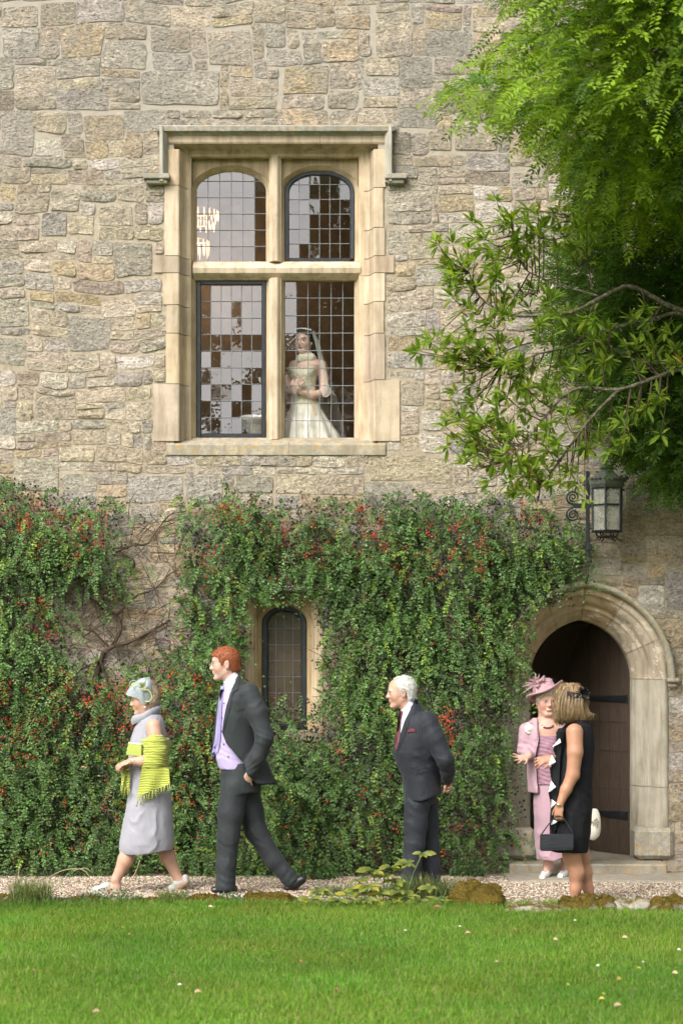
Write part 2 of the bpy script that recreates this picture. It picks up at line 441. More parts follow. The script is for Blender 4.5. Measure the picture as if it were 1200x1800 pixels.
STN = [(20, 112, 100, 166, 'c'), (248, 120, 384, 184, 'g'), (184, 74, 260, 118, 'w'), (364, 52, 440, 110, 'c'), (400, 132, 484, 166, 'c'), (492, 114, 572, 164, 'o'),
 (224, 182, 306, 214, 'c'), (148, 202, 220, 238, 'o'), (0, 194, 56, 272, 'g'), (56, 242, 108, 272, 'w'), (236, 354, 290, 396, 'g'), (88, 332, 140, 376, 'c'),
 (76, 376, 120, 418, 'g'), (120, 380, 168, 416, 'c'), (178, 364, 234, 398, 'c'), (28, 340, 86, 376, 'c'), (188, 396, 292, 426, 'g'), (202, 430, 268, 482, 'g'),
 (230, 484, 286, 518, 'g'), (50, 486, 96, 516, 'g'), (0, 534, 56, 580, 'g'), (118, 552, 186, 610, 'g'), (174, 522, 234, 552, 'c'), (0, 596, 46, 638, 'g'),
 (66, 688, 130, 734, 'c'), (202, 620, 272, 642, 'w'), (148, 660, 194, 676, 'w'), (60, 734, 100, 762, 'g'), (124, 756, 180, 786, 'c'), (30, 808, 104, 866, 'g'),
 (110, 842, 164, 868, 'g'), (222, 842, 324, 884, 'g'), (330, 836, 390, 886, 'g'), (160, 790, 252, 820, 'c'), (228, 888, 280, 920, 'g'), (656, 22, 722, 50, 'c'),
 (748, 20, 812, 50, 'o'), (830, 28, 902, 56, 'c'), (500, 20, 552, 48, 'o'), (584, 22, 648, 48, 'o'), (562, 70, 622, 108, 'o'), (638, 138, 700, 168, 'w'),
 (616, 52, 668, 82, 'p'), (630, 190, 698, 216, 'c'), (700, 190, 764, 224, 'g'), (748, 228, 790, 264, 'o'), (796, 222, 876, 264, 'c'), (682, 338, 756, 370, 'w'),
 (770, 346, 832, 376, 'o'), (716, 414, 784, 458, 'c'), (678, 482, 726, 512, 'g'), (728, 472, 792, 508, 'g'), (676, 560, 742, 588, 'w'), (744, 550, 766, 586, 'g'), (768, 550, 848, 592, 'c'),
 (682, 620, 762, 648, 'g'), (706, 670, 748, 712, 'c'), (796, 672, 840, 706, 'g'), (842, 662, 902, 708, 'c'), (704, 724, 734, 762, 'c'), (650, 803, 796, 842, 'c'),
 (640, 846, 722, 888, 'g'), (724, 870, 784, 892, 'g'), (784, 870, 836, 892, 'w'), (740, 722, 776, 756, 'w'), (680, 404, 714, 448, 'g'), (684, 652, 726, 664, 'w'),
 (0, 14, 62, 48, 'c'), (68, 10, 132, 44, 'd'), (472, 22, 552, 48, 'c'), (268, 88, 336, 118, 'g'), (464, 84, 524, 112, 'w'), (530, 54, 590, 68, 'w'),
 (1120, 1030, 1166, 1076, 'w'), (1168, 1004, 1226, 1072, 'g'), (1160, 1096, 1216, 1152, 'c'), (1100, 880, 1160, 908, 'c'), (1136, 944, 1216, 968, 'c'), (1040, 984, 1090, 1012, 'w'),
 (412, 838, 480, 868, 'g'), (486, 832, 560, 866, 'c'), (560, 832, 640, 866, 'c'), (820, 270, 894, 300, 'g'), (840, 180, 902, 212, 'd'), (900, 300, 960, 330, 'g')]
stones = []
for x0, y0, x1, y1, c in STN:
    a, b, c0, d = (y0 - GY0) // CELL, -(-(y1 - GY0) // CELL), (x0 - GX0) // CELL, -(-(x1 - GX0) // CELL)
    if occ[a:b, c0:d].any(): continue
    occ[a:b, c0:d] = True; stones.append((c0, a, d, b, c))
# random large blocks that break the courses
for _ in range(260):
    wd, hh = rnd.randint(13, 26), rnd.randint(9, 15); gx, gy = rnd.randint(0, GW - wd), rnd.randint(0, GH - hh)
    if not occ[max(0, gy - 5):gy + hh + 5, max(0, gx - 6):gx + wd + 6].any() and rnd.random() < .45:
        occ[gy:gy + hh, gx:gx + wd] = True; stones.append((gx, gy, gx + wd, gy + hh, rnd.choice('gccg')))
gy = GH
while gy > 0:
    py = GY0 + gy * CELL
    bh = rnd.choice([8, 9, 10, 12, 14]) if py < 240 else rnd.choice([4, 5, 6, 7, 7, 8, 9, 10])
    bh = min(bh, gy); r0 = gy - bh
    ext = []
    for gx in range(GW):
        free = ~occ[r0:gy, gx]; best = (0, 0); st_ = None
        for i, fr in enumerate(list(free) + [False]):
            if fr and st_ is None: st_ = i
            if not fr and st_ is not None:
                if i - st_ > best[1] - best[0]: best = (st_, i)
                st_ = None
        ext.append(best)
    gx = 0
    while gx < GW:
        e0 = ext[gx]; k = gx
        while k < GW and ext[k] == e0: k += 1
        W = k - gx; H = e0[1] - e0[0]
        if H >= 3 and W >= 3:
            parts_ = []
            left = W
            while left > 0:
                m_w = rnd.triangular(5, 25, 11) if py > 240 else rnd.triangular(9, 36, 18)
                m_w = int(min(m_w, H * 4.5 + 2))
                if left - m_w < 5: m_w = left if left < 30 else left // 2
                parts_.append(m_w); left -= m_w
            x_ = gx
            for w_ in parts_:
                a0, b0 = r0 + e0[0], r0 + e0[1]
                if H >= 8 and w_ > 7 and rnd.random() < (.5 if py > 240 else .25):
                    c_ = rnd.randint(3, H - 3) + a0
                    for q0, q1 in ((a0, c_), (c_, b0)):
                        if w_ > 18 and rnd.random() < .6:
                            x2 = x_ + rnd.randint(6, w_ - 6); stones += [(x_, q0, x2, q1, None), (x2, q0, x_ + w_, q1, None)]
                        else: stones.append((x_, q0, x_ + w_, q1, None))
                else: stones.append((x_, a0, x_ + w_, b0, None))
                x_ += w_
        gx = k
    gy = r0
def warp(V):
    """let the courses wander a little, but not at the dressed openings"""
    V = V.copy()
    d1 = np.maximum(np.maximum(XW(270) - V[:, 0], V[:, 0] - XW(704)), np.maximum(ZW(804) - V[:, 2], V[:, 2] - ZW(216)))
    d2 = np.maximum(np.abs(V[:, 0] - DX) - .74, V[:, 2] - 2.5)
    d3 = np.maximum(np.abs(V[:, 0] - XW(499)) - .42, V[:, 2] - ZW(1025))
    fade = np.clip(np.minimum(np.minimum(d1, d2), d3) / .25, 0, 1)
    q = np.stack([V[:, 0] * 1.5, V[:, 0] * 0, V[:, 2] * 1.5], 1)
    V[:, 2] += fbm(q, 2, 71) * .075 * fade; V[:, 0] += fbm(q, 2, 91) * .06 * fade
    return V
def stone_geo(x0, z0, x1, z1, rough, prot, seed):
    w_, h_ = x1 - x0, z1 - z0
    nx = int(np.clip(round(w_ / 0.030), 3, 12)); nz = int(np.clip(round(h_ / 0.030), 3, 9))
    u, v = np.meshgrid(np.linspace(0, 1, nx + 1), np.linspace(0, 1, nz + 1))
    X = x0 + u * w_; Z = z0 + v * h_
    corner = (np.abs(u - .5) * 2) ** 8 * (np.abs(v - .5) * 2) ** 8
    r = min(w_, h_) * (0.01 + 0.14 * rough * hash01(np.floor(u + .5) + 7 * seed, np.floor(v + .5), np.zeros_like(u), 5))
    X = X - np.sign(u - .5) * corner * r; Z = Z - np.sign(v - .5) * corner * r
    q = np.stack([X.ravel() * 8, np.full(X.size, seed * 3.1), Z.ravel() * 8], 1)
    wob = (0.005 + 0.019 * rough) * np.clip(min(w_, h_) / 0.16, .45, 1.2)
    X = X + (fbm(q, 2, 3).reshape(X.shape)) * wob * 1.5; Z = Z + (fbm(q + 40, 2, 5).reshape(X.shape)) * wob * 1.5
    q2 = np.stack([X.ravel() * 8, np.full(X.size, seed * 1.7), Z.ravel() * 17], 1)
    n = fbm(q2, 3, 11).reshape(X.shape)
    ed = np.minimum(1, np.minimum(np.minimum(u, 1 - u) * w_, np.minimum(v, 1 - v) * h_) / 0.022)
    Y = -prot * (0.85 + 0.15 * ed) - np.clip(n, -.5, .6) * rough * 0.042 * (0.55 + .45 * ed)
    Y = np.minimum(Y, -.001)
    V = np.stack([X, Y, Z], -1).reshape(-1, 3)
    nc = nx + 1
    F = [[j * nc + i, j * nc + i + 1, (j + 1) * nc + i + 1, (j + 1) * nc + i] for j in range(nz) for i in range(nx)]
    ring = list(range(nx)) + [j * nc + nx for j in range(nz)] + [nz * nc + i for i in range(nx, 0, -1)] + [j * nc for j in range(nz, 0, -1)]
    b0 = len(V); front = V[ring].copy(); back = front.copy(); back[:, 1] = 0.03
    V = warp(np.vstack([V, front, back])); m = len(ring)          # the rim has its own vertices: a crisp arris
    F += [[b0 + k, b0 + m + k, b0 + m + (k + 1) % m, b0 + (k + 1) % m] for k in range(m)]
    return V, np.array(F, dtype=np.int32)
def hidden(px, py):
    if not (0 < px < 1200 and 0 < py < 1535): return True
    if 905 < py and px < 990: return True
    if px > 930 and py < 800: return True
    return False
items = []
for k, (c0, a, d, b, cl) in enumerate(stones):
    px0, py0, px1, py1 = GX0 + c0 * CELL, GY0 + a * CELL, GX0 + d * CELL, GY0 + b * CELL
    mx, my = (px0 + px1) / 2, (py0 + py1) / 2
    ashlar = cl is not None or (px1 - px0) * (py1 - py0) > 2600
    rough = rnd.uniform(.1, .55) if ashlar else rnd.uniform(.35, 1.0)
    if cl is None:
        if my < 230 and mx < 360: wts = 'ggddccop'
        elif my < 330 and mx > 640: wts = 'ggdccccop'
        elif my < 240: wts = 'cccogc'
        elif my > 880: wts = 'cccoowgo'
        else: wts = 'ggccccwop' if mx < 300 else 'gccccwwo'
        cl = rnd.choice(wts)
    base = np.array(PAL[cl]) * .88 + np.array((.50, .44, .335)) * .12; f = 1.06 * rnd.uniform(.82, 1.14); col = base * f * np.array([1.03, 1.0 * rnd.uniform(.97, 1.02), 1.07 * rnd.uniform(.93, 1.07)])
    j = rnd.uniform(.6, 1.5) / 210
    x0, x1, z0, z1 = XW(px0) + j, XW(px1) - j, ZW(py1) + j, ZW(py0) - j
    if x1 - x0 < .02 or z1 - z0 < .015: continue
    V, Fq = stone_geo(x0, z0, x1, z1, rough, rnd.uniform(.003, .011), k)
    area = 0 if hidden(mx, my) else (px1 - px0) * (py1 - py0)
    items.append((area, V, Fq, col))
items.sort(key=lambda t: -t[0])
rest = MB()
for i, (area, V, Fq, col) in enumerate(items):
    if i < 295 and area > 0:
        c = V.mean(0); mk('stone', V - c, Fq, M['stone'], wall_o, True, np.tile(col, (len(V), 1)), c)
    else: rest.add(V, Fq, col)
so = rest.build('stonework', M['stone'], wall_o, True, True); so['kind'] = 'stuff'

# ---- dressed stone helpers
DCOL = [(0.51, 0.40, 0.272), (0.55, 0.45, 0.328), (0.475, 0.385, 0.275), (0.53, 0.425, 0.305), (0.49, 0.40, 0.29)]
def dcol(k=None, f=1.0): return np.array(DCOL[rnd.randrange(5) if k is None else k % 5]) * f * rnd.uniform(.94, 1.05)
def prism(prof, p0, p1, axis, name, mat, parent, col, m0=0.0, m1=0.0, sgn=1):
    """extrude the closed profile [(n, y)] from p0 to p1 along axis ('z' or 'x'); n runs outward; m = mitre slope at the ends"""
    prof = np.array(prof, dtype=float); V = []
    if parent is globals().get('win_o'): prof[:, 1] += DYW * np.clip((prof[:, 1] - .02) / .05, 0, 1)
    for e, (p, m) in enumerate(((p0, m0), (p1, m1))):
        for n, y in prof:
            t = p + m * (n)
            V.append((n * sgn, y, t) if axis == 'z' else (t, y, n * sgn))
    k = len(prof)
    F = [[i, (i + 1) % k, k + (i + 1) % k, k + i] for i in range(k)] + [list(range(k))[::-1], list(range(k, 2 * k))]
    return mk(name, V, F, mat, parent, False, np.tile(col, (2 * k, 1)))

# ---- big mullioned window ------------------------------------------------
DYW = .055; GY = 0.20 + DYW                                   # depth of the glass
LXC = [XW(404), XW(561)]; LA = XW(466) - XW(404)
TZ0, TZ1 = ZW(484), ZW(452); LZ0 = ZW(765); SPZ = ZW(328); RH = ZW(290) - SPZ
FX0, FX1, FZ1 = XW(331), XW(640), ZW(266)   # inner frame
win = MB()
MC = (0.52, 0.41, 0.27)
def ring_rows(cx, a, z0, zs, h, prof): return [[(x, y, z) for x, z in light_path(cx, a, z0, zs, h, o)] for o, y in prof]
arch_prof = [(o, y + DYW) for o, y in [(0.0, .235), (0.0, .185), (.006, .175), (.030, .135), (.036, .128), (.036, .118)]]
for cx in LXC:
    v, f = grid_mesh(ring_rows(cx, LA, TZ1, SPZ, RH, arch_prof)); win.add(v, f, MC)
    # eye-shaped sunk spandrels above the arch
    n = 24; xsn = np.linspace(cx - LA - .03, cx + LA + .03, n)
    lo = [arch_z(x, cx, LA, SPZ, RH, .030) for x in xsn]; zt = FZ1 - .012
    rows = [[(x, .185 + DYW, min(l, zt)) for x, l in zip(xsn, lo)], [(x, .185 + DYW, zt) for x in xsn]]
    v, f = grid_mesh(rows); win.add(v, f, MC)
    # plain jamb linings below the transom
    for s in (-1, 1):
        rows = [[(cx + s * (LA + o), y, LZ0), (cx + s * (LA + o), y, TZ0)] for o, y in arch_prof]
        v, f = grid_mesh(rows); win.add(v, f, MC)
    rows = [[(cx - LA - o, y, TZ0 + o), (cx + LA + o, y, TZ0 + o)] for o, y in arch_prof[:5]]
    v, f = grid_mesh(rows); win.add(v, f, MC)
win_o = win.build('window', M['dressed'], house, False, True)
def bar_prof(hw, y0, y1, ch): return [(-hw, y1), (-hw, y0 + ch * 1.8), (-hw * .9, y0 + ch * 1.7), (-hw * .55, y0 + ch * .5), (-hw * .42, y0 + ch * .45), (-hw * .36, y0), (hw * .36, y0), (hw * .42, y0 + ch * .45), (hw * .55, y0 + ch * .5), (hw * .9, y0 + ch * 1.7), (hw, y0 + ch * 1.8), (hw, y1)]
mx = (LXC[0] + LXC[1]) / 2; mw = (LXC[1] - LA - (LXC[0] + LA)) / 2 - .028
for z0, z1 in ((LZ0 - .02, TZ0 + .005), (TZ1 - .006, FZ1 - .002)):
    o = prism([(n, y) for n, y in bar_prof(mw, .075, .235, .022)], z0, z1, 'z', 'mullion', M['dressed'], win_o, dcol(1)); o.location.x = mx
# transom: a weathered top and a hollow below
tp = [(TZ0 - .004, .235), (TZ0 - .004, .150), (TZ0 + .03, .098), (TZ0 + .045, .080), (TZ0 + .085, .070), (TZ0 + .105, .080), (TZ1 + .0, .150), (TZ1 + .0, .235)]
for xa, xb in ((FX0 + .03, mx - .001), (mx + .001, FX1 - .03)): prism(tp, xa, xb, 'x', 'transom', M['dressed'], win_o, dcol(1, 1.03))
# inner fillet jambs and head
def fil(hw): return None
for s, x in ((-1, FX0), (1, FX1)):
    xi = LXC[0] - LA - .034 if s < 0 else LXC[1] + LA + .034
    p = [(xi, .118), (xi + s * .004, .095), (xi + s * .016, .085), (x, .085), (x + s * .02, .235), (xi, .235)]
    for z0, z1 in ((LZ0 - .05, TZ0 + .02), (TZ0 + .023, FZ1)): prism(p, z0, z1, 'z', 'jamb_fillet', M['dressed'], win_o, dcol(0, 1.03))
zi = FZ1 - .012
prism([(zi - .004, .235), (zi - .004, .1), (zi + .008, .083), (zi + .03, .083), (zi + .05, .235)], FX0 - .01, FX1 + .01, 'x', 'head_fillet', M['dressed'], win_o, dcol(0, .95))
# outer moulded jamb stones, bonded into the wall as quoins
def jamb_prof(xo, s): 
    xi = FX0 if s < 0 else FX1; e = (XW(313) if s < 0 else XW(659))
    return [(xo, -.014), (e, -.014), (e - s * .012, -.006), (e - s * .012, .006), (e - s * .022, .03), (e - s * .045, .065), (e - s * .060, .080), (xi, .086), (xi, .22), (xo, .22)]
k = 0
for y0, y1, x in QL: prism(jamb_prof(XW(x), -1), ZW(y1 if y1 < 760 else 776) + .003, ZW(y0 if y0 > 240 else 262) - .003, 'z', 'jamb_stone', M['dressed'], win_o, dcol(k) * (np.array((.84, .84, .9)) if x < 280 else 1)); k += 1
for y0, y1, x in QR: prism(jamb_prof(XW(x), 1), ZW(y1 if y1 < 760 else 776) + .003, ZW(y0 if y0 > 240 else 262) - .003, 'z', 'jamb_stone', M['dressed'], win_o, dcol(k) * (np.array((.84, .84, .9)) if y0 in (450, 586) else 1)); k += 1
hp0 = ZW(266)
head = [(hp0, .22), (hp0, .086), (hp0 + .012, .080), (hp0 + .03, .065), (hp0 + .055, .03), (hp0 + .062, .006), (hp0 + .062, -.006), (hp0 + .075, -.014), (ZW(226), -.014), (ZW(226), .22)]
for xa, xb in ((XW(293), XW(405) - .0015), (XW(405) + .0015, XW(563) - .0015), (XW(563) + .0015, XW(677))):
    prism(head, xa, xb, 'x', 'head_stone', M['dressed'], win_o, dcol(2, .95))
# label (hood mould) with drops and stops
HG = (0.36, 0.345, 0.29)
lab = [(ZW(240), .01), (ZW(240), -.012), (ZW(236), -.030), (ZW(233.5), -.072), (ZW(226), -.080), (ZW(221), -.02), (ZW(220), .01)]
for xa, xb in ((XW(278), XW(430)), (XW(430) + .002, XW(585)), (XW(585) + .002, XW(692))): prism(lab, xa, xb, 'x', 'hood_mould', M['sill'], win_o, np.array(HG) * rnd.uniform(.95, 1.1))
for s, xa, xb in ((-1, 281, 295), (1, 676, 689)):
    xo, xi = (XW(xa), XW(xb)) if s < 0 else (XW(xb), XW(xa))
    p = [(xi, .01), (xi, -.03), (xi + s * .02, -.06), (xi + s * .035, -.088), (xo - s * .006, -.09), (xo, -.02), (xo, .01)]
    prism(p, ZW(322), ZW(226), 'z', 'hood_mould', M['dressed'], win_o, np.array(HG) * 1.12)
for xa, xb in ((254, 300), (676, 714)):
    m_ = MB(); m_.box(XW(xa), XW(xb), -.10, .01, ZW(318), ZW(309), .006, HG); m_.box(XW(xa) + .02, XW(xb) - .02, -.075, .01, ZW(326), ZW(318) + .001, .008, np.array(HG) * .9)
    m_.build('label_stop', M['sill'], win_o, False, True)
# sill
sp = [(ZW(800), .03), (ZW(800), -.018), (ZW(783), -.022), (ZW(780), -.016), (ZW(770), .085), (ZW(765), .15), (ZW(765), .24), (ZW(800), .24)]
for xa, xb in ((292, 508), (508, 677)): prism(sp, XW(xa) + .001, XW(xb) - .001, 'x', 'sill', M['sill'], win_o, np.array((0.40, 0.345, 0.25)) * rnd.uniform(.95, 1.05))

# glazing
M['pane'] = m_glass('old_window_glass', 0.15, (0.93, 0.92, 0.89), 0.0, 0.10, 9)
s_ = NT('textured_brown_glass'); p_ = s_.bsdf(s_.ramp(s_.noise(5, 3), [(.35, (.075, .055, .028)), (.65, (.12, .09, .05))]), .22, .5, s_.bump(s_.noise(70, 2), .8, .006))
t_ = s_.n('ShaderNodeBsdfTransparent'); s_.put(t_.inputs[0], (.6, .5, .3)); x_ = s_.n('ShaderNodeMixShader'); x_.inputs[0].default_value = .72; s_.l(t_.outputs[0], x_.inputs[1]); s_.l(p_, x_.inputs[2]); M['pane_rough'] = s_.done(x_.outputs[0])
def glaze(x0, x1, z0, z1, nc, nr, y, mat, parent, tilt, bias=lambda i, j: (0, 0), lw=.0034, top=None):
    pw, ph = (x1 - x0) / nc, (z1 - z0) / nr
    me = mesh_data('pane', [(-pw / 2, 0, -ph / 2), (pw / 2, 0, -ph / 2), (pw / 2, 0, ph / 2), (-pw / 2, 0, ph / 2)], np.array([[0, 1, 2, 3]]), mat)
    for j in range(nr):
        for i in range(nc):
            o = bpy.data.objects.new('pane', me); COL.objects.link(o); o.parent = parent
            o.location = (x0 + (i + .5) * pw, y, z0 + (j + .5) * ph)
            bx, bz = bias(i, j)
            o.rotation_euler = (R(-rnd.gauss(bx, tilt)), 0, R(rnd.gauss(bz, tilt)))
    for i in range(0, nc + 1):
        m_ = MB(); m_.box(x0 + i * pw - lw, x0 + i * pw + lw, y - .006, y + .004, z0, z1, .0015); m_.build('lead_came', M['lead'], parent)
    for j in range(0, nr + 1):
        m_ = MB(); m_.box(x0, x1, y - .0066, y + .0036, z0 + j * ph - lw, z0 + j * ph + lw, .0015); m_.build('lead_came', M['lead'], parent)
# tilt bias: x>0 leans the pane so that it mirrors the sky, x<0 the trees
glaze(LXC[0] - LA + .035, LXC[0] + LA - .035, LZ0 + .035, TZ0 - .035, 6, 9, GY, M['pane'], win_o, .75, lambda i, j: (-2.6 if (j == 5 or i == 0 and j > 5 or j == 2 and i in (1, 2, 4)) else (.2 if i == 3 and j > 5 else 1.9), 0))
glaze(LXC[1] - LA, LXC[1] + LA, LZ0, TZ0, 6, 9, GY, M['pane'], win_o, .6, lambda i, j: (1.2 if i == 0 and j > 4 else -3.2, 0))
glaze(LXC[0] - LA, LXC[0] + LA, TZ1, TZ1 + 5.6 * .148, 6, 6, GY, M['pane'], win_o, .6, lambda i, j: (-3 if i == 5 else 1.7, 0))
glaze(LXC[1] - LA + .035, LXC[1] + LA - .035, TZ1 + .035, TZ1 + .035 + 5.3 * .142, 6, 6, GY, M['pane'], win_o, .8, lambda i, j: (1.8 if i < 2 and j > 0 or i == 0 else -2.8, 0))
# iron casements
cs = MB()
a_, b_ = LXC[0] - LA + .003, LXC[0] + LA - .003
for q in ((a_, a_ + .036, LZ0 + .003, TZ0 - .003), (b_ - .036, b_, LZ0 + .003, TZ0 - .003), (a_ + .036, b_ - .036, LZ0 + .003, LZ0 + .038), (a_ + .036, b_ - .036, TZ0 - .038, TZ0 - .003)):
    cs.box(q[0], q[1], GY - .03, GY + .012, q[2], q[3], .004)
cs.build('casement', M['iron'], win_o)
v, f = grid_mesh(ring_rows(LXC[1], LA - .038, TZ1 + .03, SPZ, RH - .036, [(0, GY + .012), (0, GY - .02), (.006, GY - .028), (.034, GY - .030), (.0365, GY - .024), (.0365, GY + .012)]))
cs = MB(); cs.add(v, f); cs.box(LXC[1] - LA + .034, LXC[1] + LA - .034, GY - .03, GY + .012, TZ1 + .003, TZ1 + .036, .004)
cs.build('casement', M['iron'], win_o)

# ---- small window --------------------------------------------------------
sa, sc = (XW(539) - XW(459)) / 2, XW(499)
sz0, szs, sh = ZW(1284), ZW(1097), ZW(1064) - ZW(1097)
sg = .17
sm = MB(); SC_ = (0.47, 0.35, 0.19)
pr = [(0, .22), (0, .12), (.012, .105), (.035, .075), (.04, .068), (.04, .05)]
v, f = grid_mesh([[(x, y, z) for x, z in light_path(sc, sa, sz0, szs, sh, o)] for o, y in pr]); sm.add(v, f, SC_)
n = 24; xsn = np.linspace(sc - sa - .038, sc + sa + .038, n); zt = ZW(1053)
v, f = grid_mesh([[(x, .085, min(arch_z(x, sc, sa, szs, sh, .03), zt)) for x in xsn], [(x, .085, zt) for x in xsn]]); sm.add(v, f, SC_)
sw_o = sm.build('window', M['dressed'], house, False, True)
for s in (-1, 1):
    xi = sc + s * (sa + .04); xo = sc + s * (XW(567) - sc)
    p = [(xi, .05), (xi + s * .012, .045), (xi + s * .02, .02), (xi + s * .04, .0), (xi + s * .05, -.012), (xo, -.012), (xo, .22), (xi, .22)]
    for z0, z1 in ((ZW(1300), ZW(1225)), (ZW(1225) + .004, ZW(1140)), (ZW(1140) + .004, zt)): prism(p, z0, z1, 'z', 'jamb_stone', M['dressed'], sw_o, dcol(0, .95))
prism([(zt - .005, .22), (zt - .005, .05), (zt + .01, .04), (zt + .03, 0), (zt + .04, -.012), (ZW(1038), -.012), (ZW(1038), .22)], XW(432), XW(566), 'x', 'head_stone', M['dressed'], sw_o, dcol(0, .9))
for xa, xb, za, zb in ((414, 586, 1040, 1030), (414, 428, 1082, 1041), (572, 586, 1082, 1041)):
    m_ = MB(); m_.box(XW(xa), XW(xb), -.07, .01, ZW(za), ZW(zb), .012, HG); m_.build('hood_mould', M['sill'], sw_o, False, True)
m_ = MB(); m_.box(XW(430), XW(568), -.03, .24, ZW(1304), sz0, .01, (.4, .33, .22)); m_.build('sill', M['sill'], sw_o, False, True)
glaze(sc - sa + .046, sc + sa - .046, sz0 + .04, sz0 + .04 + 7 * .1355, 4, 7, sg, M['pane_rough'], sw_o, .5, lw=.003)
v, f = grid_mesh([[(x, y, z) for x, z in light_path(sc, sa - .05, sz0, szs, sh - .045, o)] for o, y in [(0, sg + .012), (0, sg - .03), (.006, sg - .04), (.042, sg - .042), (.048, sg - .03), (.048, sg + .012)]])
cs = MB(); cs.add(v, f); cs.box(sc - sa + .003, sc + sa - .003, sg - .04, sg + .012, sz0 + .002, sz0 + .045, .004); cs.build('casement', M['iron'], sw_o)

# ---- doorway -------------------------------------------------------------
dprof = [(-.0, .45), (-.0, .30), (.004, .275), (.018, .26), (.030, .235), (.045, .205), (.075, .17), (.085, .165), (.088, .14), (.102, .13), (.118, .135), (.130, .115), (.140, .085), (.165, .05), (.195, .03), (.205, .025), (.208, .0), (.22, -.012), (.262, -.016), (.268, .03)]
P0 = np.array([[(x, y, z) for x, z in door_path(o)] for o, y in dprof])       # rows x points
K = P0.shape[1]; mid = K // 2
cuts = [0, 2, 5, 9, 14, mid, K - 15, K - 10, K - 6, K - 3, K - 1]
dw = MB(); v, f = grid_mesh([[(x, y, z) for x, z in door_path(o)] for o, y in ((.005, .46), (.005, .30), (.25, .26), (.25, .46))]); dw.add(v, f, (.35, .28, .19))
dw_o = dw.build('doorway', M['dressed'], house, False, True)
for i, (a, b) in enumerate(zip(cuts[:-1], cuts[1:])):
    seg = P0[:, a:b + 1].copy()
    for e, s in ((0, 1), (-1, -1)):                                          # fine open joint
        t = seg[:, e + s] - seg[:, e]; seg[:, e] += .0022 * t / np.linalg.norm(t, axis=1)[:, None]
    cap0 = seg[:, 0]; cap1 = seg[:, -1]
    m_ = MB(); v, f = grid_mesh(seg); m_.add(v, f, (1, 1, 1))
    col = dcol(i) * (np.array((.92, .88, .82)) if i < 6 else np.array((.93, .96, 1.0)) * .92)
    if i in (0, 1, 8, 9): col = np.array((.40, .365, .29)) * rnd.uniform(.95, 1.05)
    mk('arch_stone', np.concatenate(m_.v), m_.f, M['flaking' if i in (5, 6, 7) else 'dressed'], dw_o, True, np.tile(col, (len(m_.v[0]), 1)))
# hood mould over the arch
hprof = [(.262, .02), (.262, -.03), (.270, -.06), (.285, -.085), (.312, -.09), (.325, -.03), (.328, .02)]
H0 = np.array([[(x, y, z) for x, z in door_path(o)] for o, y in hprof])[:, 5:K - 5]
hk = H0.shape[1]
for a, b in ((0, hk // 4), (hk // 4, hk // 2), (hk // 2, 3 * hk // 4), (3 * hk // 4, hk - 1)):
    v, f = grid_mesh(H0[:, a:b + 1]); mk('hood_mould', v, f, M['sill'], dw_o, True, np.tile(np.array((.42, .38, .27)) * rnd.uniform(.95, 1.05), (len(v), 1)))
for s in (-1, 1):
    xa, xb = sorted((DX + s * .68, DX + s * .785)); m_ = MB()
    m_.box(xa, xb, -.095, .01, DSP - .028, DSP + .010, .012, (.45, .41, .31)); m_.box(xa + .012, xb - .02, -.07, .01, DSP - .075, DSP - .027, .018, (.43, .38, .28)); m_.build('label_stop', M['sill'], dw_o, False, True)
    m_ = MB()                                                               # plinth blocks
    xa, xb = sorted((DX + s * .415, DX + s * .74))
    m_.box(xa, xb, -.055, .28, .095, .36, .035, (.40, .365, .28)); m_.build('plinth', M['sill'], dw_o, False, True)
m_ = MB(); m_.box(XW(890), XW(1162), -.34, .0, -.02, .085, .014, (.33, .29, .22)); m_.box(DX - .5, DX + .5, 0.0, 1.1, -.02, .088, .0, (.28, .25, .2)); m_.build('doorstep', M['sill'], house, False, True)

# door leaf, hung on the right and swung inwards
leaf = empty('door_pivot')  # replaced below by the ledge mesh
bpy.data.objects.remove(leaf)
LW = 2 * DA - .01; HX, HYY = DX + DA - .005, .40
ang = R(-60)
ld = MB()
for z in (.35, 1.15): ld.box(-LW + .06, -.06, .045, .075, z, z + .14, .004)
door_o = ld.build('door', M['wood'], house); door_o.location = (HX, HYY, .095); door_o.rotation_euler = (0, 0, ang)
npk = 6
for i in range(npk):
    xa, xb = -LW + i * LW / npk + .002, -LW + (i + 1) * LW / npk - .002
    V = []
    for y in (0, .045):
        for x, b in ((xa, 0), (xb, 0), (xb, 1), ((xa + xb) / 2, 1), (xa, 1)):
            V.append((x, y, 0.0 if not b else door_top(HX + x, .02) - .095 if door_top(HX + x, .02) > 0 else DSP - .095))
    F = [[0, 1, 2, 3, 4], [9, 8, 7, 6, 5]] + [[j, 5 + j, 5 + (j + 1) % 5, (j + 1) % 5] for j in range(5)]
    mk('plank', V, F, M['wood'], door_o)
for z in (.30, 1.30):
    V = [(-.02, -.012, z), (-.55, -.012, z + .012), (-.60, -.012, z + .03), (-.55, -.012, z + .05), (-.02, -.012, z + .065)]
    V += [(x, -.001, zz) for x, y, zz in V]
    mk('strap_hinge', V, [[0, 1, 2, 3, 4], [9, 8, 7, 6, 5]] + [[j, 5 + j, 5 + (j + 1) % 5, (j + 1) % 5] for j in range(5)], M['iron'], door_o)
st = MB()
for z in (.55, .88, 1.13):
    for i in range(24):
        x = -LW + .03 + i * (LW - .06) / 23
        for dx, dz in ((0, 0),):
            r_ = .008; st.add([(x - r_, -.001, z), (x, -.001, z - r_), (x + r_, -.001, z), (x, -.001, z + r_), (x, -.010, z)], [[0, 1, 4], [1, 2, 4], [2, 3, 4], [3, 0, 4]])
so = st.build('stud', M['iron'], door_o); so['kind'] = 'stuff'

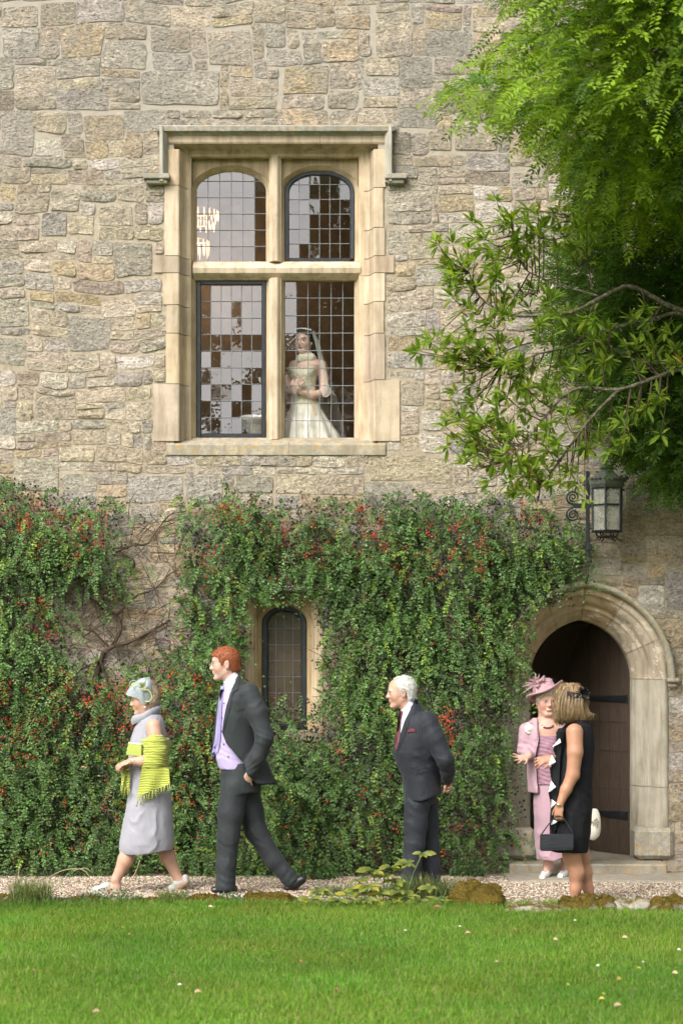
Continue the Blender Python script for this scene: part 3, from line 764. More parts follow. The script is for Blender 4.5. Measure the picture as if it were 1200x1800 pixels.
# ---- rooms behind ---------------------------------------------------------
def room(name, x0, x1, y0, y1, z0, z1, mats):
    o = None
    faces = dict(floor=[(x0, y0, z0), (x1, y0, z0), (x1, y1, z0), (x0, y1, z0)], ceiling=[(x0, y0, z1), (x1, y0, z1), (x1, y1, z1), (x0, y1, z1)],
                 left_wall=[(x0, y0, z0), (x0, y1, z0), (x0, y1, z1), (x0, y0, z1)], right_wall=[(x1, y0, z0), (x1, y1, z0), (x1, y1, z1), (x1, y0, z1)],
                 back_wall=[(x0, y1, z0), (x1, y1, z0), (x1, y1, z1), (x0, y1, z1)])
    for k, v in faces.items(): mk(name + '_' + k, v, np.array([[0, 1, 2, 3]]), mats.get(k, mats['wall']), house)
mp = m_plain('cream_plaster', (.42, .36, .27), .9, .2, 30, .2, var=.15)
mdw = m_plain('brown_panelling', (.24, .155, .09), .6, .3, 12, .2, var=.3)
mfl = m_plain('dark_floor', (.06, .045, .035), .6, .3)
room('hall', DX - 1.1, DX + 1.0, TH, 3.2, .085, 2.75, dict(wall=m_plain('hall_plaster', (.50, .43, .33), .9, .2), floor=mfl))
room('upper_room', -2.6, 1.5, TH, 3.4, 2.98, 6.4, dict(wall=mdw, floor=mfl, ceiling=m_plain('room_ceiling', (.2, .17, .13), .9)))
room('lower_room', -1.6, .6, TH, 2.0, .3, 2.8, dict(wall=mp, floor=mfl))
# ================================================================== ground
def m_lawn():
    s = NT('lawn_soil'); n = s.noise(2.2, 4, .6)
    return s.done(s.bsdf(s.ramp(n, [(.3, (.07, .11, .016)), (.7, (.10, .16, .024))]), .95, .1, s.bump(s.noise(60, 3), .6, .02)))
def m_gravel():
    s = NT('gravel_bed'); n = s.voro(70, out='Color'); d = s.voro(70)
    c = s.mix(.75, s.ramp(s.noise(110, 3, .7), [(.3, (.18, .125, .085)), (.5, (.36, .27, .20)), (.7, (.5, .42, .34))]), s.mix(1, (.42, .33, .26), n, 'MULTIPLY'))
    return s.done(s.bsdf(c, .95, .15, s.bump(d, .9, .012)))
EDGE = -2.52
base = mk('ground', [(-60, -70, -.06), (60, -70, -.06), (60, 20, -.06), (-60, 20, -.06)], np.array([[0, 1, 2, 3]]), m_plain('earth', (.10, .075, .05), .95, .1)); tag(base, kind='structure')
def sheet(name, x0, x1, y0, y1, z, nx, ny, mat, amp=.0):
    X, Y = np.meshgrid(np.linspace(x0, x1, nx), np.linspace(y0, y1, ny))
    q = np.stack([X.ravel() * .9, Y.ravel() * .9, np.zeros(X.size)], 1)
    Z = z + amp * fbm(q, 3, 5)
    o = mk(name, np.stack([X.ravel(), Y.ravel(), Z], 1), grid_faces(ny, nx), mat, None, True); tag(o, kind='structure'); return o
sheet('lawn', -30, 30, -60, EDGE + .02, .0, 160, 150, m_lawn(), .035)
sheet('gravel_path', -9, 9, EDGE - .05, -.02, -.004, 60, 16, m_gravel(), .01)
pv = mk('paving', [], np.zeros((0, 4), int), None) if False else None
m_ = MB(); m_.box(XW(880), 6.0, -.93, -.33, -.05, .012, .006, (.34, .31, .25))
o = m_.build('paving', M['sill'], None, False, True); tag(o, kind='structure')
# loose pebbles
g = np.random.default_rng(3)
N = 30000
px_ = g.uniform(-3.7, 3.7, N); py_ = EDGE + .02 + (g.random(N) ** .8) * 2.0
keep = ~((px_ > XW(878)) & (py_ > -.95)); px_, py_ = px_[keep], py_[keep]; N = len(px_)
octv = np.array([(1, 0, 0), (0, 1, 0), (-1, 0, 0), (0, -1, 0), (0, 0, .7), (0, 0, -.5)]); octf = np.array([[0, 1, 4], [1, 2, 4], [2, 3, 4], [3, 0, 4]])
sz = g.uniform(.005, .0125, N); an = g.uniform(0, 6.28, N); asp = g.uniform(.6, 1, N)
V = np.zeros((N, 5, 3)); ov = octv[:5]
V[:, :, 0] = px_[:, None] + sz[:, None] * (ov[:, 0] * np.cos(an)[:, None] - ov[:, 1] * asp[:, None] * np.sin(an)[:, None])
V[:, :, 1] = py_[:, None] + sz[:, None] * (ov[:, 0] * np.sin(an)[:, None] + ov[:, 1] * asp[:, None] * np.cos(an)[:, None])
V[:, :, 2] = .002 + sz[:, None] * ov[:, 2]
pc = .88 * np.array([(.48, .38, .27), (.58, .49, .37), (.40, .28, .18), (.33, .26, .19), (.62, .55, .44), (.17, .13, .10)])[g.integers(0, 6, N)] * g.uniform(.8, 1.15, (N, 1))
o = mk('gravel', V.reshape(-1, 3), (octf[None] + np.arange(N)[:, None, None] * 5).reshape(-1, 3), m_attr('pebble', .9, .2), None, False, np.repeat(pc, 5, 0))
tag(o, 'fine pinkish buff gravel of the path along the house', 'gravel', kind='stuff')
# grass blades: short mown lawn
def blades(N, x0, x1, y0, y1, h0, h1, wd, cols, seed, zf=lambda x, y: 0 * x, lean=.55, yw=1.0):
    g = np.random.default_rng(seed)
    x = g.uniform(x0, x1, N); y = y0 + (y1 - y0) * g.random(N) ** yw
    z = zf(x, y); h = g.uniform(h0, h1, N); a = g.uniform(0, 6.28, N); l = g.uniform(.1, lean, N)
    dx, dy = np.cos(a) * l, np.sin(a) * l; b = g.uniform(0, 6.28, N); wx, wy = np.cos(b) * wd, np.sin(b) * wd
    V = np.zeros((N, 5, 3))
    for k, (t, sgn, wf) in enumerate(((0, -1, 1), (0, 1, 1), (.55, 1, .8), (.55, -1, .8), (1, 0, 0))):
        V[:, k, 0] = x + dx * h * t ** 1.6 + sgn * wx * wf; V[:, k, 1] = y + dy * h * t ** 1.6 + sgn * wy * wf; V[:, k, 2] = z + h * t * (1 - .35 * l * t)
    cc = np.array(cols)[g.integers(0, len(cols), N)] * g.uniform(.75, 1.25, (N, 1))
    patch = 1 + .45 * fbm(np.stack([x * .8, y * .8, 0 * x], 1), 3, 9)[:, None]
    cc = cc * patch; cc[:, 0] *= (1 + .35 * fbm(np.stack([x * 1.7, y * 1.7, 0 * x], 1), 2, 21))
    i = np.arange(N)[:, None] * 5
    return V.reshape(-1, 3), [(np.array([[0, 1, 2, 3]]) + i), (np.array([[3, 2, 4]]) + i)], np.repeat(np.clip(cc, 0, 1), 5, 0)
def lawn_z(x, y): 
    return .035 * fbm(np.stack([x * .9, y * .9, 0 * x], 1), 3, 5)
M['grass'] = m_leaf('grass_blade', .6, .2, .45, (1.2, 1.25, .5))
GC = [(.115, .245, .02), (.145, .295, .026), (.17, .31, .034), (.095, .205, .02), (.21, .30, .06), (.26, .28, .10)]
v, f, c = blades(210000, -3.5, 3.5, -8.4, EDGE, .022, .05, .0021, GC, 4, lawn_z, .9)
v2, f2, c2 = blades(9000, -3.4, 3.4, EDGE - .14, EDGE + .05, .03, .085, .0022, GC, 6, lawn_z, .9)
f = f + [q + len(v) for q in f2]; v = np.vstack([v, v2]); c = np.vstack([c, c2])
o = mk('grass', v, f, M['grass'], None, True, c); tag(o, 'short mown green grass of the lawn in front of the path', 'grass', kind='stuff')
# ================================================================== foliage tools
def nrm(v): return v / (np.linalg.norm(v, axis=-1, keepdims=True) + 1e-9)
def leaf_geo(p, ax, nr, L, W, fold=.25, rich=False):
    """leaves as folded blades; p base points, ax direction, nr normal"""
    ax = nrm(ax); sd = nrm(np.cross(ax, nr)); nr = np.cross(sd, ax)
    L = np.asarray(L)[:, None]; W = np.asarray(W)[:, None]
    N = len(p); i = np.arange(N)[:, None]
    if not rich:
        V = np.stack([p, p + ax * L * .5 + sd * W * .5 + nr * W * fold, p + ax * L, p + ax * L * .5 - sd * W * .5 + nr * W * fold], 1)
        F = np.concatenate([i * 4 + np.array([0, 1, 2]), i * 4 + np.array([0, 2, 3])])
        return V.reshape(-1, 3), F, 4
    dr = -nr * L * .10
    V = np.stack([p, p + ax * L * .3 + sd * W * .40 + nr * W * fold, p + ax * L * .68 + sd * W * .42 + nr * W * fold + dr * .4, p + ax * L + dr,
                  p + ax * L * .68 - sd * W * .42 + nr * W * fold + dr * .4, p + ax * L * .3 - sd * W * .40 + nr * W * fold], 1)
    F = np.concatenate([i * 6 + np.array([0, 1, 2, 3]), i * 6 + np.array([0, 3, 4, 5])])
    return V.reshape(-1, 3), F, 6

# ================================================================== cotoneaster on the wall
DENS = ["63200000010000000000000000", "88876310479676677767776410", "99976300799999999999999972", "99987200699999999999999995", "88875000699999999999999981", "86521000678776899999999950", "84400000686000599998996100", "97510002688000599989996100", "99874446893000499999996100", "99999888995311599999993100", "99999999996887699999993000", "99999999999986899999893000", "99999999999999999999893000", "99999999999999999899893000", "99999999999999998789783000", "99999999999999997789663000", "99999999999999996679443000", "77777777777777776555221000"]
DENS = np.array([[int(c) for c in r] for r in DENS]) / 9.0
DENS = np.hstack([np.repeat(DENS[:, :1], 8, 1), DENS])               # carries on past the frame
def dens(px, py):
    u = np.clip((px + 320) / 40 - .5, 0, DENS.shape[1] - 1.001); v = np.clip((py - 840) / 40 - .5, 0, DENS.shape[0] - 1.001)
    i, j = u.astype(int), v.astype(int); a, b = u - i, v - j
    return DENS[j, i] * (1 - a) * (1 - b) + DENS[j, i + 1] * a * (1 - b) + DENS[j + 1, i] * (1 - a) * b + DENS[j + 1, i + 1] * a * b
def thick(px, py):
    t = np.interp(py, [840, 920, 1050, 1150, 1300, 1420, 1540], [.08, .20, .20, .24, .36, .46, .50])
    lump = 1 + .85 * fbm(np.stack([px / 90., py / 90., 0 * px], 1), 2, 31)
    return t * lump * np.clip(dens(px, py) * 1.2, .25, 1) * np.where(px > 860, .7, 1)
def sample(n, g, x0=-300, x1=1030, power=1.0, gap=.10):
    out = []
    while sum(len(o) for o in out) < n:
        px = g.uniform(x0, x1, 20000); py = g.uniform(845, 1545, 20000)
        k = g.random(20000) < np.clip(dens(px, py), 0, 1) ** power * np.clip(.62 + 1.5 * fbm(np.stack([px / 55., py / 55., 0 * px + 3], 1), 2, 44), gap, 1)
        out.append(np.stack([px[k], py[k]], 1))
    return np.concatenate(out)[:n]
g = np.random.default_rng(12)
M['coto'] = m_leaf('cotoneaster_leaf', .42, .38, .22, (1.1, 1.2, .5))
M['berry'] = m_attr('red_berry', .35, .5)
M['twig'] = m_plain('brown_twig', (.085, .058, .042), .9, .15, 40, .3, var=.3)
NS = 5600
sp_ = sample(NS, g)
layer = g.random(NS) ** .6
T = thick(sp_[:, 0], sp_[:, 1]) * layer
base_ = np.stack([XW(sp_[:, 0]), -.03 - T, ZW(sp_[:, 1])], 1)
ln = g.uniform(.16, .46, NS) * np.where(layer > .5, 1, .75)
sidew = g.normal(0, 1.0, NS)
d0 = nrm(np.stack([sidew, -g.uniform(.25, 1.0, NS), g.normal(.35, .6, NS)], 1))
drp = g.uniform(.5, 1.75, NS)
K_ = 18
tt = np.linspace(0, 1, K_)[None, :, None]
curve = base_[:, None] + d0[:, None] * ln[:, None, None] * tt * (1 - .25 * tt) + np.array([0, 0, -1])[None, None] * (ln * drp)[:, None, None] * .62 * tt ** 2
tan = nrm(np.gradient(curve, axis=1))
out = np.array([0, -1.0, .45])
side = nrm(np.cross(tan, np.broadcast_to(nrm(out + g.normal(0, .35, (NS, 1, 3))), tan.shape)))
nor = np.cross(side, tan); nor *= np.sign((nor * out).sum(-1, keepdims=True) + 1e-6)
P, A, Nn, Cc, Own = [], [], [], [], []
tone = np.clip(g.normal(1, .22, NS) + .5 * fbm(np.stack([sp_[:, 0] / 70., sp_[:, 1] / 70., 0 * sp_[:, 0]], 1), 2, 13), .5, 1.8)
yel = (g.random(NS) < .10)
for s in (-1, 1):
    p = curve[:, 1:] + tan[:, 1:] * g.normal(0, .003, (NS, K_ - 1, 1))
    a = side[:, 1:] * s * .85 + tan[:, 1:] * .5 + g.normal(0, .22, p.shape)
    P.append(p.reshape(-1, 3)); A.append(a.reshape(-1, 3)); Nn.append((nor[:, 1:] + g.normal(0, .3, p.shape)).reshape(-1, 3))
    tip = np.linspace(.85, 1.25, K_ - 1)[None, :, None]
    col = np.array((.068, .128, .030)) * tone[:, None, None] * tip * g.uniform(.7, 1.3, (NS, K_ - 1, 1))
    col = np.where(yel[:, None, None], col * np.array((1.9, 1.5, .9)), col)
    Cc.append(col.reshape(-1, 3)); Own.append(np.repeat(sp_[:, 0] < 262, K_ - 1))
P, A, Nn, Cc, Own = map(np.concatenate, (P, A, Nn, Cc, Own))
# inner leaves that close the depth
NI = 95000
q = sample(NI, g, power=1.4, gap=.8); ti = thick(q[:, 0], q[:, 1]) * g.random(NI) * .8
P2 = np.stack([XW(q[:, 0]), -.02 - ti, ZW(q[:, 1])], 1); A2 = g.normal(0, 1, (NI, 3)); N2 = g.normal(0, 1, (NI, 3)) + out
C2 = np.array((.024, .048, .013)) * g.uniform(.6, 1.25, (NI, 1))  # darker green: shade of the gaps put into the inner leaf colour
inwin = lambda p: (np.abs(p[:, 0] - XW(499)) < .30 + .10 * vnoise(p * 9, 3)) & (p[:, 2] > ZW(1228) + .08 * vnoise(p * 6, 5)) & (p[:, 2] < ZW(1062) + .10 * vnoise(p * 8, 8))
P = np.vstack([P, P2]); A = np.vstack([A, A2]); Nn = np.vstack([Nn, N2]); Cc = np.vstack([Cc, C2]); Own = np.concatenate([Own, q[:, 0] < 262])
indoor = (np.abs(P[:, 0] - DX) < .43) & (P[:, 2] < 2.2)
kp = (~inwin(P) | (g.random(len(P)) < .05)) & (P[:, 2] > .01) & ~indoor
P, A, Nn, Cc, Own = P[kp], A[kp], Nn[kp], Cc[kp], Own[kp]
Lf = .012 + .022 * g.random(len(P)) ** 1.2; Wf = Lf * g.uniform(.55, .8, len(P))
bz = [(650, 860, 915, 1020, .5), (375, 445, 885, 925, 1.6), (0, 205, 895, 970, .8), (40, 110, 1045, 1120, 1.4), (0, 380, 1170, 1330, .55), (440, 660, 920, 1000, .5), (820, 960, 905, 980, .35), (760, 790, 1230, 1300, 1.5), (200, 390, 1250, 1420, .4), (300, 420, 950, 1090, .3), (500, 700, 1420, 1530, .12), (0, 1000, 880, 1500, .07)]
bp = []
for x0, x1, y0, y1, dn in bz:
    n = int((x1 - x0) * (y1 - y0) * .031 * dn); nc_ = max(2, n // 6)
    c = np.stack([g.uniform(x0, x1, nc_), g.uniform(y0, y1, nc_)], 1)[g.integers(0, nc_, n)] + g.normal(0, 5, (n, 2)); bp.append(c)
bp = np.concatenate(bp); bp = bp[(g.random(len(bp)) < dens(bp[:, 0], bp[:, 1]) + .15)]
bt = thick(bp[:, 0], bp[:, 1]) * g.uniform(.75, 1.12, len(bp)) + .05
B = np.stack([XW(bp[:, 0]), -bt, ZW(bp[:, 1])], 1); B = B[~inwin(B) & ~((np.abs(B[:, 0] - DX) < .6) & (B[:, 2] < 2.3))]; nb = len(B)
ico = np.array([(0, 0, 1), (.894, 0, .447), (.276, .851, .447), (-.724, .526, .447), (-.724, -.526, .447), (.276, -.851, .447), (.724, .526, -.447), (-.276, .851, -.447), (-.894, 0, -.447), (-.276, -.851, -.447), (.724, -.526, -.447), (0, 0, -1)])
icf = np.array([(0, 1, 2), (0, 2, 3), (0, 3, 4), (0, 4, 5), (0, 5, 1), (1, 6, 2), (2, 7, 3), (3, 8, 4), (4, 9, 5), (5, 10, 1), (6, 7, 2), (7, 8, 3), (8, 9, 4), (9, 10, 5), (10, 6, 1), (11, 7, 6), (11, 8, 7), (11, 9, 8), (11, 10, 9), (11, 6, 10)])
rb = g.uniform(.005, .0078, nb)
climbers = []
for who, lab in ((0, 'dense red berried cotoneaster climbing the wall around the small arched window'), (1, 'leafy cotoneaster shrub on the wall beside a patch of bare twisted stems')):
    r = empty('cotoneaster', (XW(120 if who else 640), -.1, 0)); tag(r, lab, 'climber', 'cotoneasters on the house wall'); climbers.append(r)
    off = np.array(r.location)
    k = Own == bool(who)
    v, f, n = leaf_geo(P[k], A[k], Nn[k], Lf[k], Wf[k], .22)
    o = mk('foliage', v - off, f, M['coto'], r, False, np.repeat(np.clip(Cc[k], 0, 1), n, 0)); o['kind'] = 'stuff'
    kb = (B[:, 0] < XW(262)) == bool(who)
    v = (B[kb][:, None] + ico[None] * rb[kb][:, None, None]).reshape(-1, 3); m = kb.sum()
    bc = np.array((.52, .06, .018)) * g.uniform(.6, 1.25, (m, 1))
    o = mk('berries', v - off, (icf[None] + np.arange(m)[:, None, None] * 12).reshape(-1, 3), M['berry'], r, True, np.repeat(bc, 12, 0)); o['kind'] = 'stuff'
# woody stems
def stem(parent, pts, r0, r1, Y=-.05, n=18, name='branch'):
    p = smoothpath([(XW(a), Y - .03 * math.sin(i * 1.7), ZW(b)) for i, (a, b) in enumerate(pts)], n)
    p = p + np.stack([fbm(p * 9, 2, 3), fbm(p * 9 + 5, 2, 3) * .5, fbm(p * 9 + 9, 2, 3)], 1) * .02
    v, f = tube_geo(p, np.linspace(r0, r1, n), 7); v = v - np.array(parent.location)
    return mk(name, v, f, M['twig'], parent, True)
L_, C_ = climbers[1], climbers[0]
for pts, a, b in (([(150, 1535), (160, 1400), (150, 1280), (178, 1162), (196, 1141), (224, 1131), (250, 1118), (300, 1090)], .030, .010), ([(196, 1141), (215, 1110), (206, 1082), (182, 1071), (157, 1047), (140, 1019), (90, 990)], .018, .008),
                  ([(182, 1071), (185, 1040), (210, 1026), (231, 1005), (236, 985), (210, 976)], .014, .006), ([(206, 972), (238, 959), (259, 956), (280, 928), (301, 907), (328, 902)], .009, .004),
                  ([(206, 1082), (241, 1047), (273, 1036), (300, 1010), (340, 990)], .010, .005), ([(196, 1141), (164, 1110), (140, 1106), (105, 1108), (60, 1090)], .010, .005),
                  ([(178, 1162), (120, 1190), (70, 1230)], .012, .006), ([(140, 1019), (120, 980), (60, 940), (10, 920)], .012, .005), ([(178, 1162), (190, 1210), (150, 1260)], .012, .006)):
    stem(L_, pts, a, b)
for pts, a, b in (([(690, 1530), (700, 1400), (720, 1300), (850, 1160), (860, 1080), (852, 1020), (880, 960)], .028, .008), ([(390, 1535), (360, 1400), (350, 1200), (340, 1040), (360, 940), (420, 900)], .024, .007),
                  ([(720, 1300), (640, 1200), (620, 1060), (600, 960), (520, 920)], .016, .006), ([(860, 1080), (900, 1040), (950, 980)], .010, .005), ([(620, 1060), (700, 980), (780, 930)], .010, .005)):
    stem(C_, pts, a, b, -.06)
for par, zone, cnt in ((L_, [(130, 320), (910, 1180)], 170), (C_, [(560, 900), (1150, 1480)], 120), (L_, [(0, 200), (1000, 1160)], 50)):
    m_ = MB()
    for _ in range(cnt):
        x, y = g.uniform(*zone[0]), g.uniform(*zone[1]); a = g.uniform(0, 6.28); l = g.uniform(25, 75)
        pts = [(x, y), (x + math.cos(a) * l * .5 + g.normal(0, 6), y + math.sin(a) * l * .5), (x + math.cos(a) * l + g.normal(0, 9), y + math.sin(a) * l + 10)]
        yo = g.uniform(.03, .16)
        m_.tube([np.array((XW(q[0]), -yo - .02 * i, ZW(q[1]))) - np.array(par.location) for i, q in enumerate(pts)], [.0038, .003, .0015], 4, False)
    o = m_.build('twigs', M['twig'], par, True); o['kind'] = 'stuff'

# ================================================================== ornamental tree with long limbs (right)
TY = -3.0
tree = empty('magnolia_tree', (PX(1560, 1500, TY)[0], TY, 0)); tag(tree, 'small tree whose lichened bare limbs carry tufts of long leaves before the wall', 'tree')
TO = np.array(tree.location)
M['tleaf'] = m_leaf('tree_leaf', .48, .25, .48, (1.35, 1.35, .45))
def lim(pts, r0, r1, name='limb', n=30, wob=.012):
    p = smoothpath([PX(a, b, TY + c) for a, b, c in pts], n)
    p = p + np.stack([fbm(p * 6, 2, 3), fbm(p * 6 + 5, 2, 3), fbm(p * 6 + 9, 2, 3)], 1) * wob * np.linspace(0, 1, n)[:, None]
    v, f = tube_geo(p, np.linspace(r0, r1, n) * .82, 8); mk(name, v - TO, f, M['limb'], tree, True); return p
s_ = NT('lichened_bark'); n_ = s_.noise(45, 4, .65)
M['limb'] = s_.done(s_.bsdf(s_.ramp(n_, [(.35, (.055, .045, .032)), (.55, (.13, .11, .075)), (.68, (.26, .27, .20))]), .9, .15, s_.bump(n_, .6, .006)))
mk_tr = [PX(1560, 1590, TY), PX(1550, 1300, TY), PX(1520, 1000, TY), PX(1470, 800, TY), PX(1400, 620, TY)]
v, f = tube_geo(smoothpath(mk_tr, 24), np.linspace(.11, .045, 24), 12); mk('trunk', v - TO, f, M['limb'], tree, True)
LM = [lim([(1400, 620, 0), (1250, 560, 0), (1180, 540, -.1), (1130, 512, -.15), (1100, 503, -.2), (1060, 520, -.25), (1010, 547, -.3), (960, 553, -.3), (900, 555, -.25), (865, 540, -.2), (840, 518, -.2), (824, 478, -.2)], .026, .007),
      lim([(1450, 760, 0), (1300, 600, 0), (1200, 553, .1), (1150, 560, .1), (1080, 576, 0), (1030, 592, -.1), (1000, 610, -.15), (950, 622, -.2), (880, 642, -.2)], .022, .005),
      lim([(1480, 820, 0), (1300, 640, 0), (1200, 648, -.2), (1150, 664, -.3), (1090, 684, -.4), (1020, 682, -.4), (985, 700, -.4), (955, 735, -.35), (930, 770, -.3), (900, 800, -.3)], .022, .006),
      lim([(1088, 684, -.4), (1050, 722, -.4), (1020, 758, -.35), (990, 800, -.3), (965, 835, -.3), (950, 850, -.3)], .015, .005),
      lim([(1300, 640, 0), (1200, 640, .1), (1120, 634, .15), (1060, 606, .1), (960, 600, .05), (900, 612, 0), (850, 640, 0)], .012, .004),
      lim([(1050, 520, -.25), (1000, 505, -.2), (950, 488, -.2), (920, 470, -.2), (905, 430, -.2), (900, 395, -.2)], .009, .004),
      lim([(1040, 510, -.2), (1030, 460, -.1), (1010, 410, 0), (1000, 380, 0)], .008, .004)]
allp = np.concatenate(LM)
tuft = [(795, 430), (822, 440), (815, 470), (852, 402), (862, 440), (898, 388), (925, 395), (945, 382), (955, 402), (788, 470), (800, 500), (835, 505), (872, 478), (885, 500), (757, 598), (782, 612), (800, 640), (832, 598), (850, 566), (882, 606), (905, 520), (930, 545), (805, 720), (800, 775), (825, 760), (850, 742), (838, 800), (862, 822), (884, 800), (905, 838), (922, 866), (935, 842), (950, 812), (980, 780), (870, 742), (900, 760), (932, 712), (905, 668), (862, 645), (830, 640), (940, 640), (990, 642), (1010, 620), (970, 590), (1040, 600), (1000, 560), (960, 520), (1030, 560), (985, 850), (1000, 820), (1030, 790), (1050, 760), (960, 760), (890, 700), (920, 690), (960, 680), (1000, 720), (1060, 640), (1100, 610), (1110, 560), (1180, 590), (1160, 700), (1120, 720), (1090, 740), (1190, 640), (980, 440), (1010, 390), (1030, 420), (905, 420), (920, 455), (880, 555), (830, 548), (850, 620), (780, 640), (812, 740), (842, 775), (895, 815)]
g = np.random.default_rng(5)
tw = MB(); TP, TA, TN, TL, TC = [], [], [], [], []
for (a, b) in tuft + [(x + g.normal(0, 22), y + g.normal(0, 20)) for x, y in tuft if g.random() < .95] + [(x + g.normal(8, 28), y + g.normal(0, 24)) for x, y in tuft if g.random() < .8] + [(x + g.normal(14, 30), y + g.normal(0, 28)) for x, y in tuft if g.random() < .75]:
    e = PX(a, b, TY - .25 + g.normal(0, .16)); d_ = np.linalg.norm(allp - e, axis=1) + np.where(allp[:, 0] < e[0], .25, 0)
    s0 = allp[d_.argmin()]; m1 = (s0 * .5 + e * .5) + np.array([0, g.normal(0, .03), -.03 + g.normal(0, .03)])
    pth = smoothpath([s0, m1, e], 8); tw.tube(pth - TO, np.linspace(.0055, .0025, 8), 5, False)
    dr = nrm(pth[-1] - pth[-3])
    for spot, nl, sc in ((pth[-1], g.integers(8, 13), 1.0), (pth[5], g.integers(3, 5), .8), (pth[3], g.integers(1, 3), .7)):
        for k in range(nl):
            ra = nrm(g.normal(0, 1, 3)); ax = nrm(dr * .55 + ra * .9 + np.array([-.12, -.1, .12]))
            TP.append(spot + ax * .01); TA.append(ax); TN.append(np.array([0, -.35, 1]) + g.normal(0, .35, 3)); TL.append(g.uniform(.06, .115) * sc)
            t = g.uniform(.75, 1.35); c = np.array((.145, .235, .026)) if g.random() > .35 else np.array((.23, .30, .04))
            if g.random() < .012: c = np.array((.30, .17, .03))
            TC.append(c * t)
TP, TA, TN, TL, TC = map(np.array, (TP, TA, TN, TL, TC))
v, f, n = leaf_geo(TP, TA, TN, TL, TL * g.uniform(.26, .36, len(TL)), .14, True)
o = mk('crown', v - TO, f, M['tleaf'], tree, False, np.repeat(TC, n, 0)); o['kind'] = 'stuff'
o = tw.build('twigs', M['twig'], tree, True); o['kind'] = 'stuff'

# ================================================================== wisteria: heavy curtain of pinnate leaves (right, above the door)
wis = empty('wisteria', (4.0, -1.0, 0)); tag(wis, 'heavy curtain of feathery wisteria leaves, bright outside and dark within, above the lantern', 'climber')
WO = np.array(wis.location)
yb = [-300, 0, 60, 120, 165, 200, 235, 300, 340, 400, 440, 520, 580, 620, 680, 740, 790, 830, 850, 875]
xb = [840, 890, 880, 820, 770, 840, 935, 990, 1000, 992, 975, 970, 965, 985, 1020, 1050, 1075, 1095, 1130, 1250]
g = np.random.default_rng(8)
NW = 12500
px_ = g.uniform(760, 1420, NW * 3); py_ = g.uniform(-300, 880, NW * 3)
edge = px_ - np.interp(py_, yb, xb) + 22 * vnoise(np.stack([px_ / 40, py_ / 40, 0 * px_], 1), 4)
inside = edge > g.exponential(20, NW * 3) 
loose = (py_ < 235) & (edge < 170) & (g.random(NW * 3) < .45)
kp = inside & ~loose & ~((py_ > 800) & (px_ > 985) & (px_ < 1135))
px_, py_, edge = px_[kp][:NW], py_[kp][:NW], edge[kp][:NW]; NW = len(px_)
front = np.interp(py_, [-300, 150, 330, 420, 520, 900], [-5.4, -5.2, -4.2, -2.3, -2.0, -1.5]); back = np.interp(py_, [-300, 300, 420, 900], [-2.2, -1.6, -.45, -.35])
dep = g.random(NW) ** np.where(edge < 60, 1.6, .9); Yw = back + (front - back) * dep * np.clip(.35 + edge / 140, .35, 1)
d_ = CAM_D + Yw
W0 = np.stack([(px_ - 600) * d_ / F_PX, Yw, CAM_H + (HOR - py_) * d_ / F_PX], 1)
NL = 11
rl = g.uniform(.16, .27, NW)
rd = nrm(np.stack([g.normal(-.35, .7, NW), g.normal(-.35, .6, NW), g.normal(-.1, .45, NW)], 1))
tt = np.linspace(.12, 1, NL)[None, :, None]
rc = W0[:, None] + rd[:, None] * rl[:, None, None] * tt + np.array([0, 0, -1]) * rl[:, None, None] * .38 * tt ** 2
tn = nrm(np.gradient(rc, axis=1)); upv = nrm(np.array([0, -.4, 1.0]) + g.normal(0, .3, (NW, 1, 3)))
sdv = nrm(np.cross(tn, np.broadcast_to(upv, tn.shape))); nrv = np.cross(sdv, tn)
PP, AA, NN, LL, CC = [], [], [], [], []
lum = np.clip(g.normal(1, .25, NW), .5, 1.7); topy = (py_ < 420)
colw = np.where((topy & (g.random(NW) < .75))[:, None], np.array((.185, .285, .02)), np.array((.065, .13, .016))) * lum[:, None]  # upper leaves mostly brighter: sunlit glow put into the leaf colour
for s in (-1, 1, 0):
    sel = slice(None) if s else slice(NL - 1, NL)
    p = rc[:, sel]; a = (sdv[:, sel] * s * .9 + tn[:, sel] * (.55 if s else 1)) + g.normal(0, .12, p.shape)
    PP.append(p.reshape(-1, 3)); AA.append(a.reshape(-1, 3)); NN.append((nrv[:, sel] + g.normal(0, .2, p.shape)).reshape(-1, 3))
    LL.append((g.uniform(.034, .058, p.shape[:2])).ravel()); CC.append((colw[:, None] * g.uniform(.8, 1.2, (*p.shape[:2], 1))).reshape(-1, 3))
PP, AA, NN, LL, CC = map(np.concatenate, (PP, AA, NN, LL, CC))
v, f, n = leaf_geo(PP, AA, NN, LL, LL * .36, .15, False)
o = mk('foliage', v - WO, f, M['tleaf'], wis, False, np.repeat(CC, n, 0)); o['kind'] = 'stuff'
for pts, a, b in (([(4.3, -.5, 0), (4.2, -.6, 1.5), (4.35, -.7, 3.2), (3.9, -1.0, 4.8), (3.6, -1.8, 6.2), (2.9, -3.0, 7.4)], .07, .02), ([(4.35, -.7, 3.2), (3.6, -1.0, 4.2), (3.1, -1.2, 4.6), (2.5, -1.3, 4.4)], .03, .008), ([(3.9, -1.0, 4.8), (3.2, -1.5, 5.3), (2.4, -1.9, 5.5)], .025, .006), ([(3.6, -1.8, 6.2), (2.6, -3.2, 5.9), (1.6, -4.4, 5.45)], .02, .004), ([(2.9, -3.0, 7.4), (1.9, -4.2, 7.0), (1.3, -4.6, 6.6)], .015, .004)):
    v, f = tube_geo(smoothpath(pts, 30), np.linspace(a, b, 30), 8); mk('vine_stem', v - WO, f, M['twig'], wis, True)
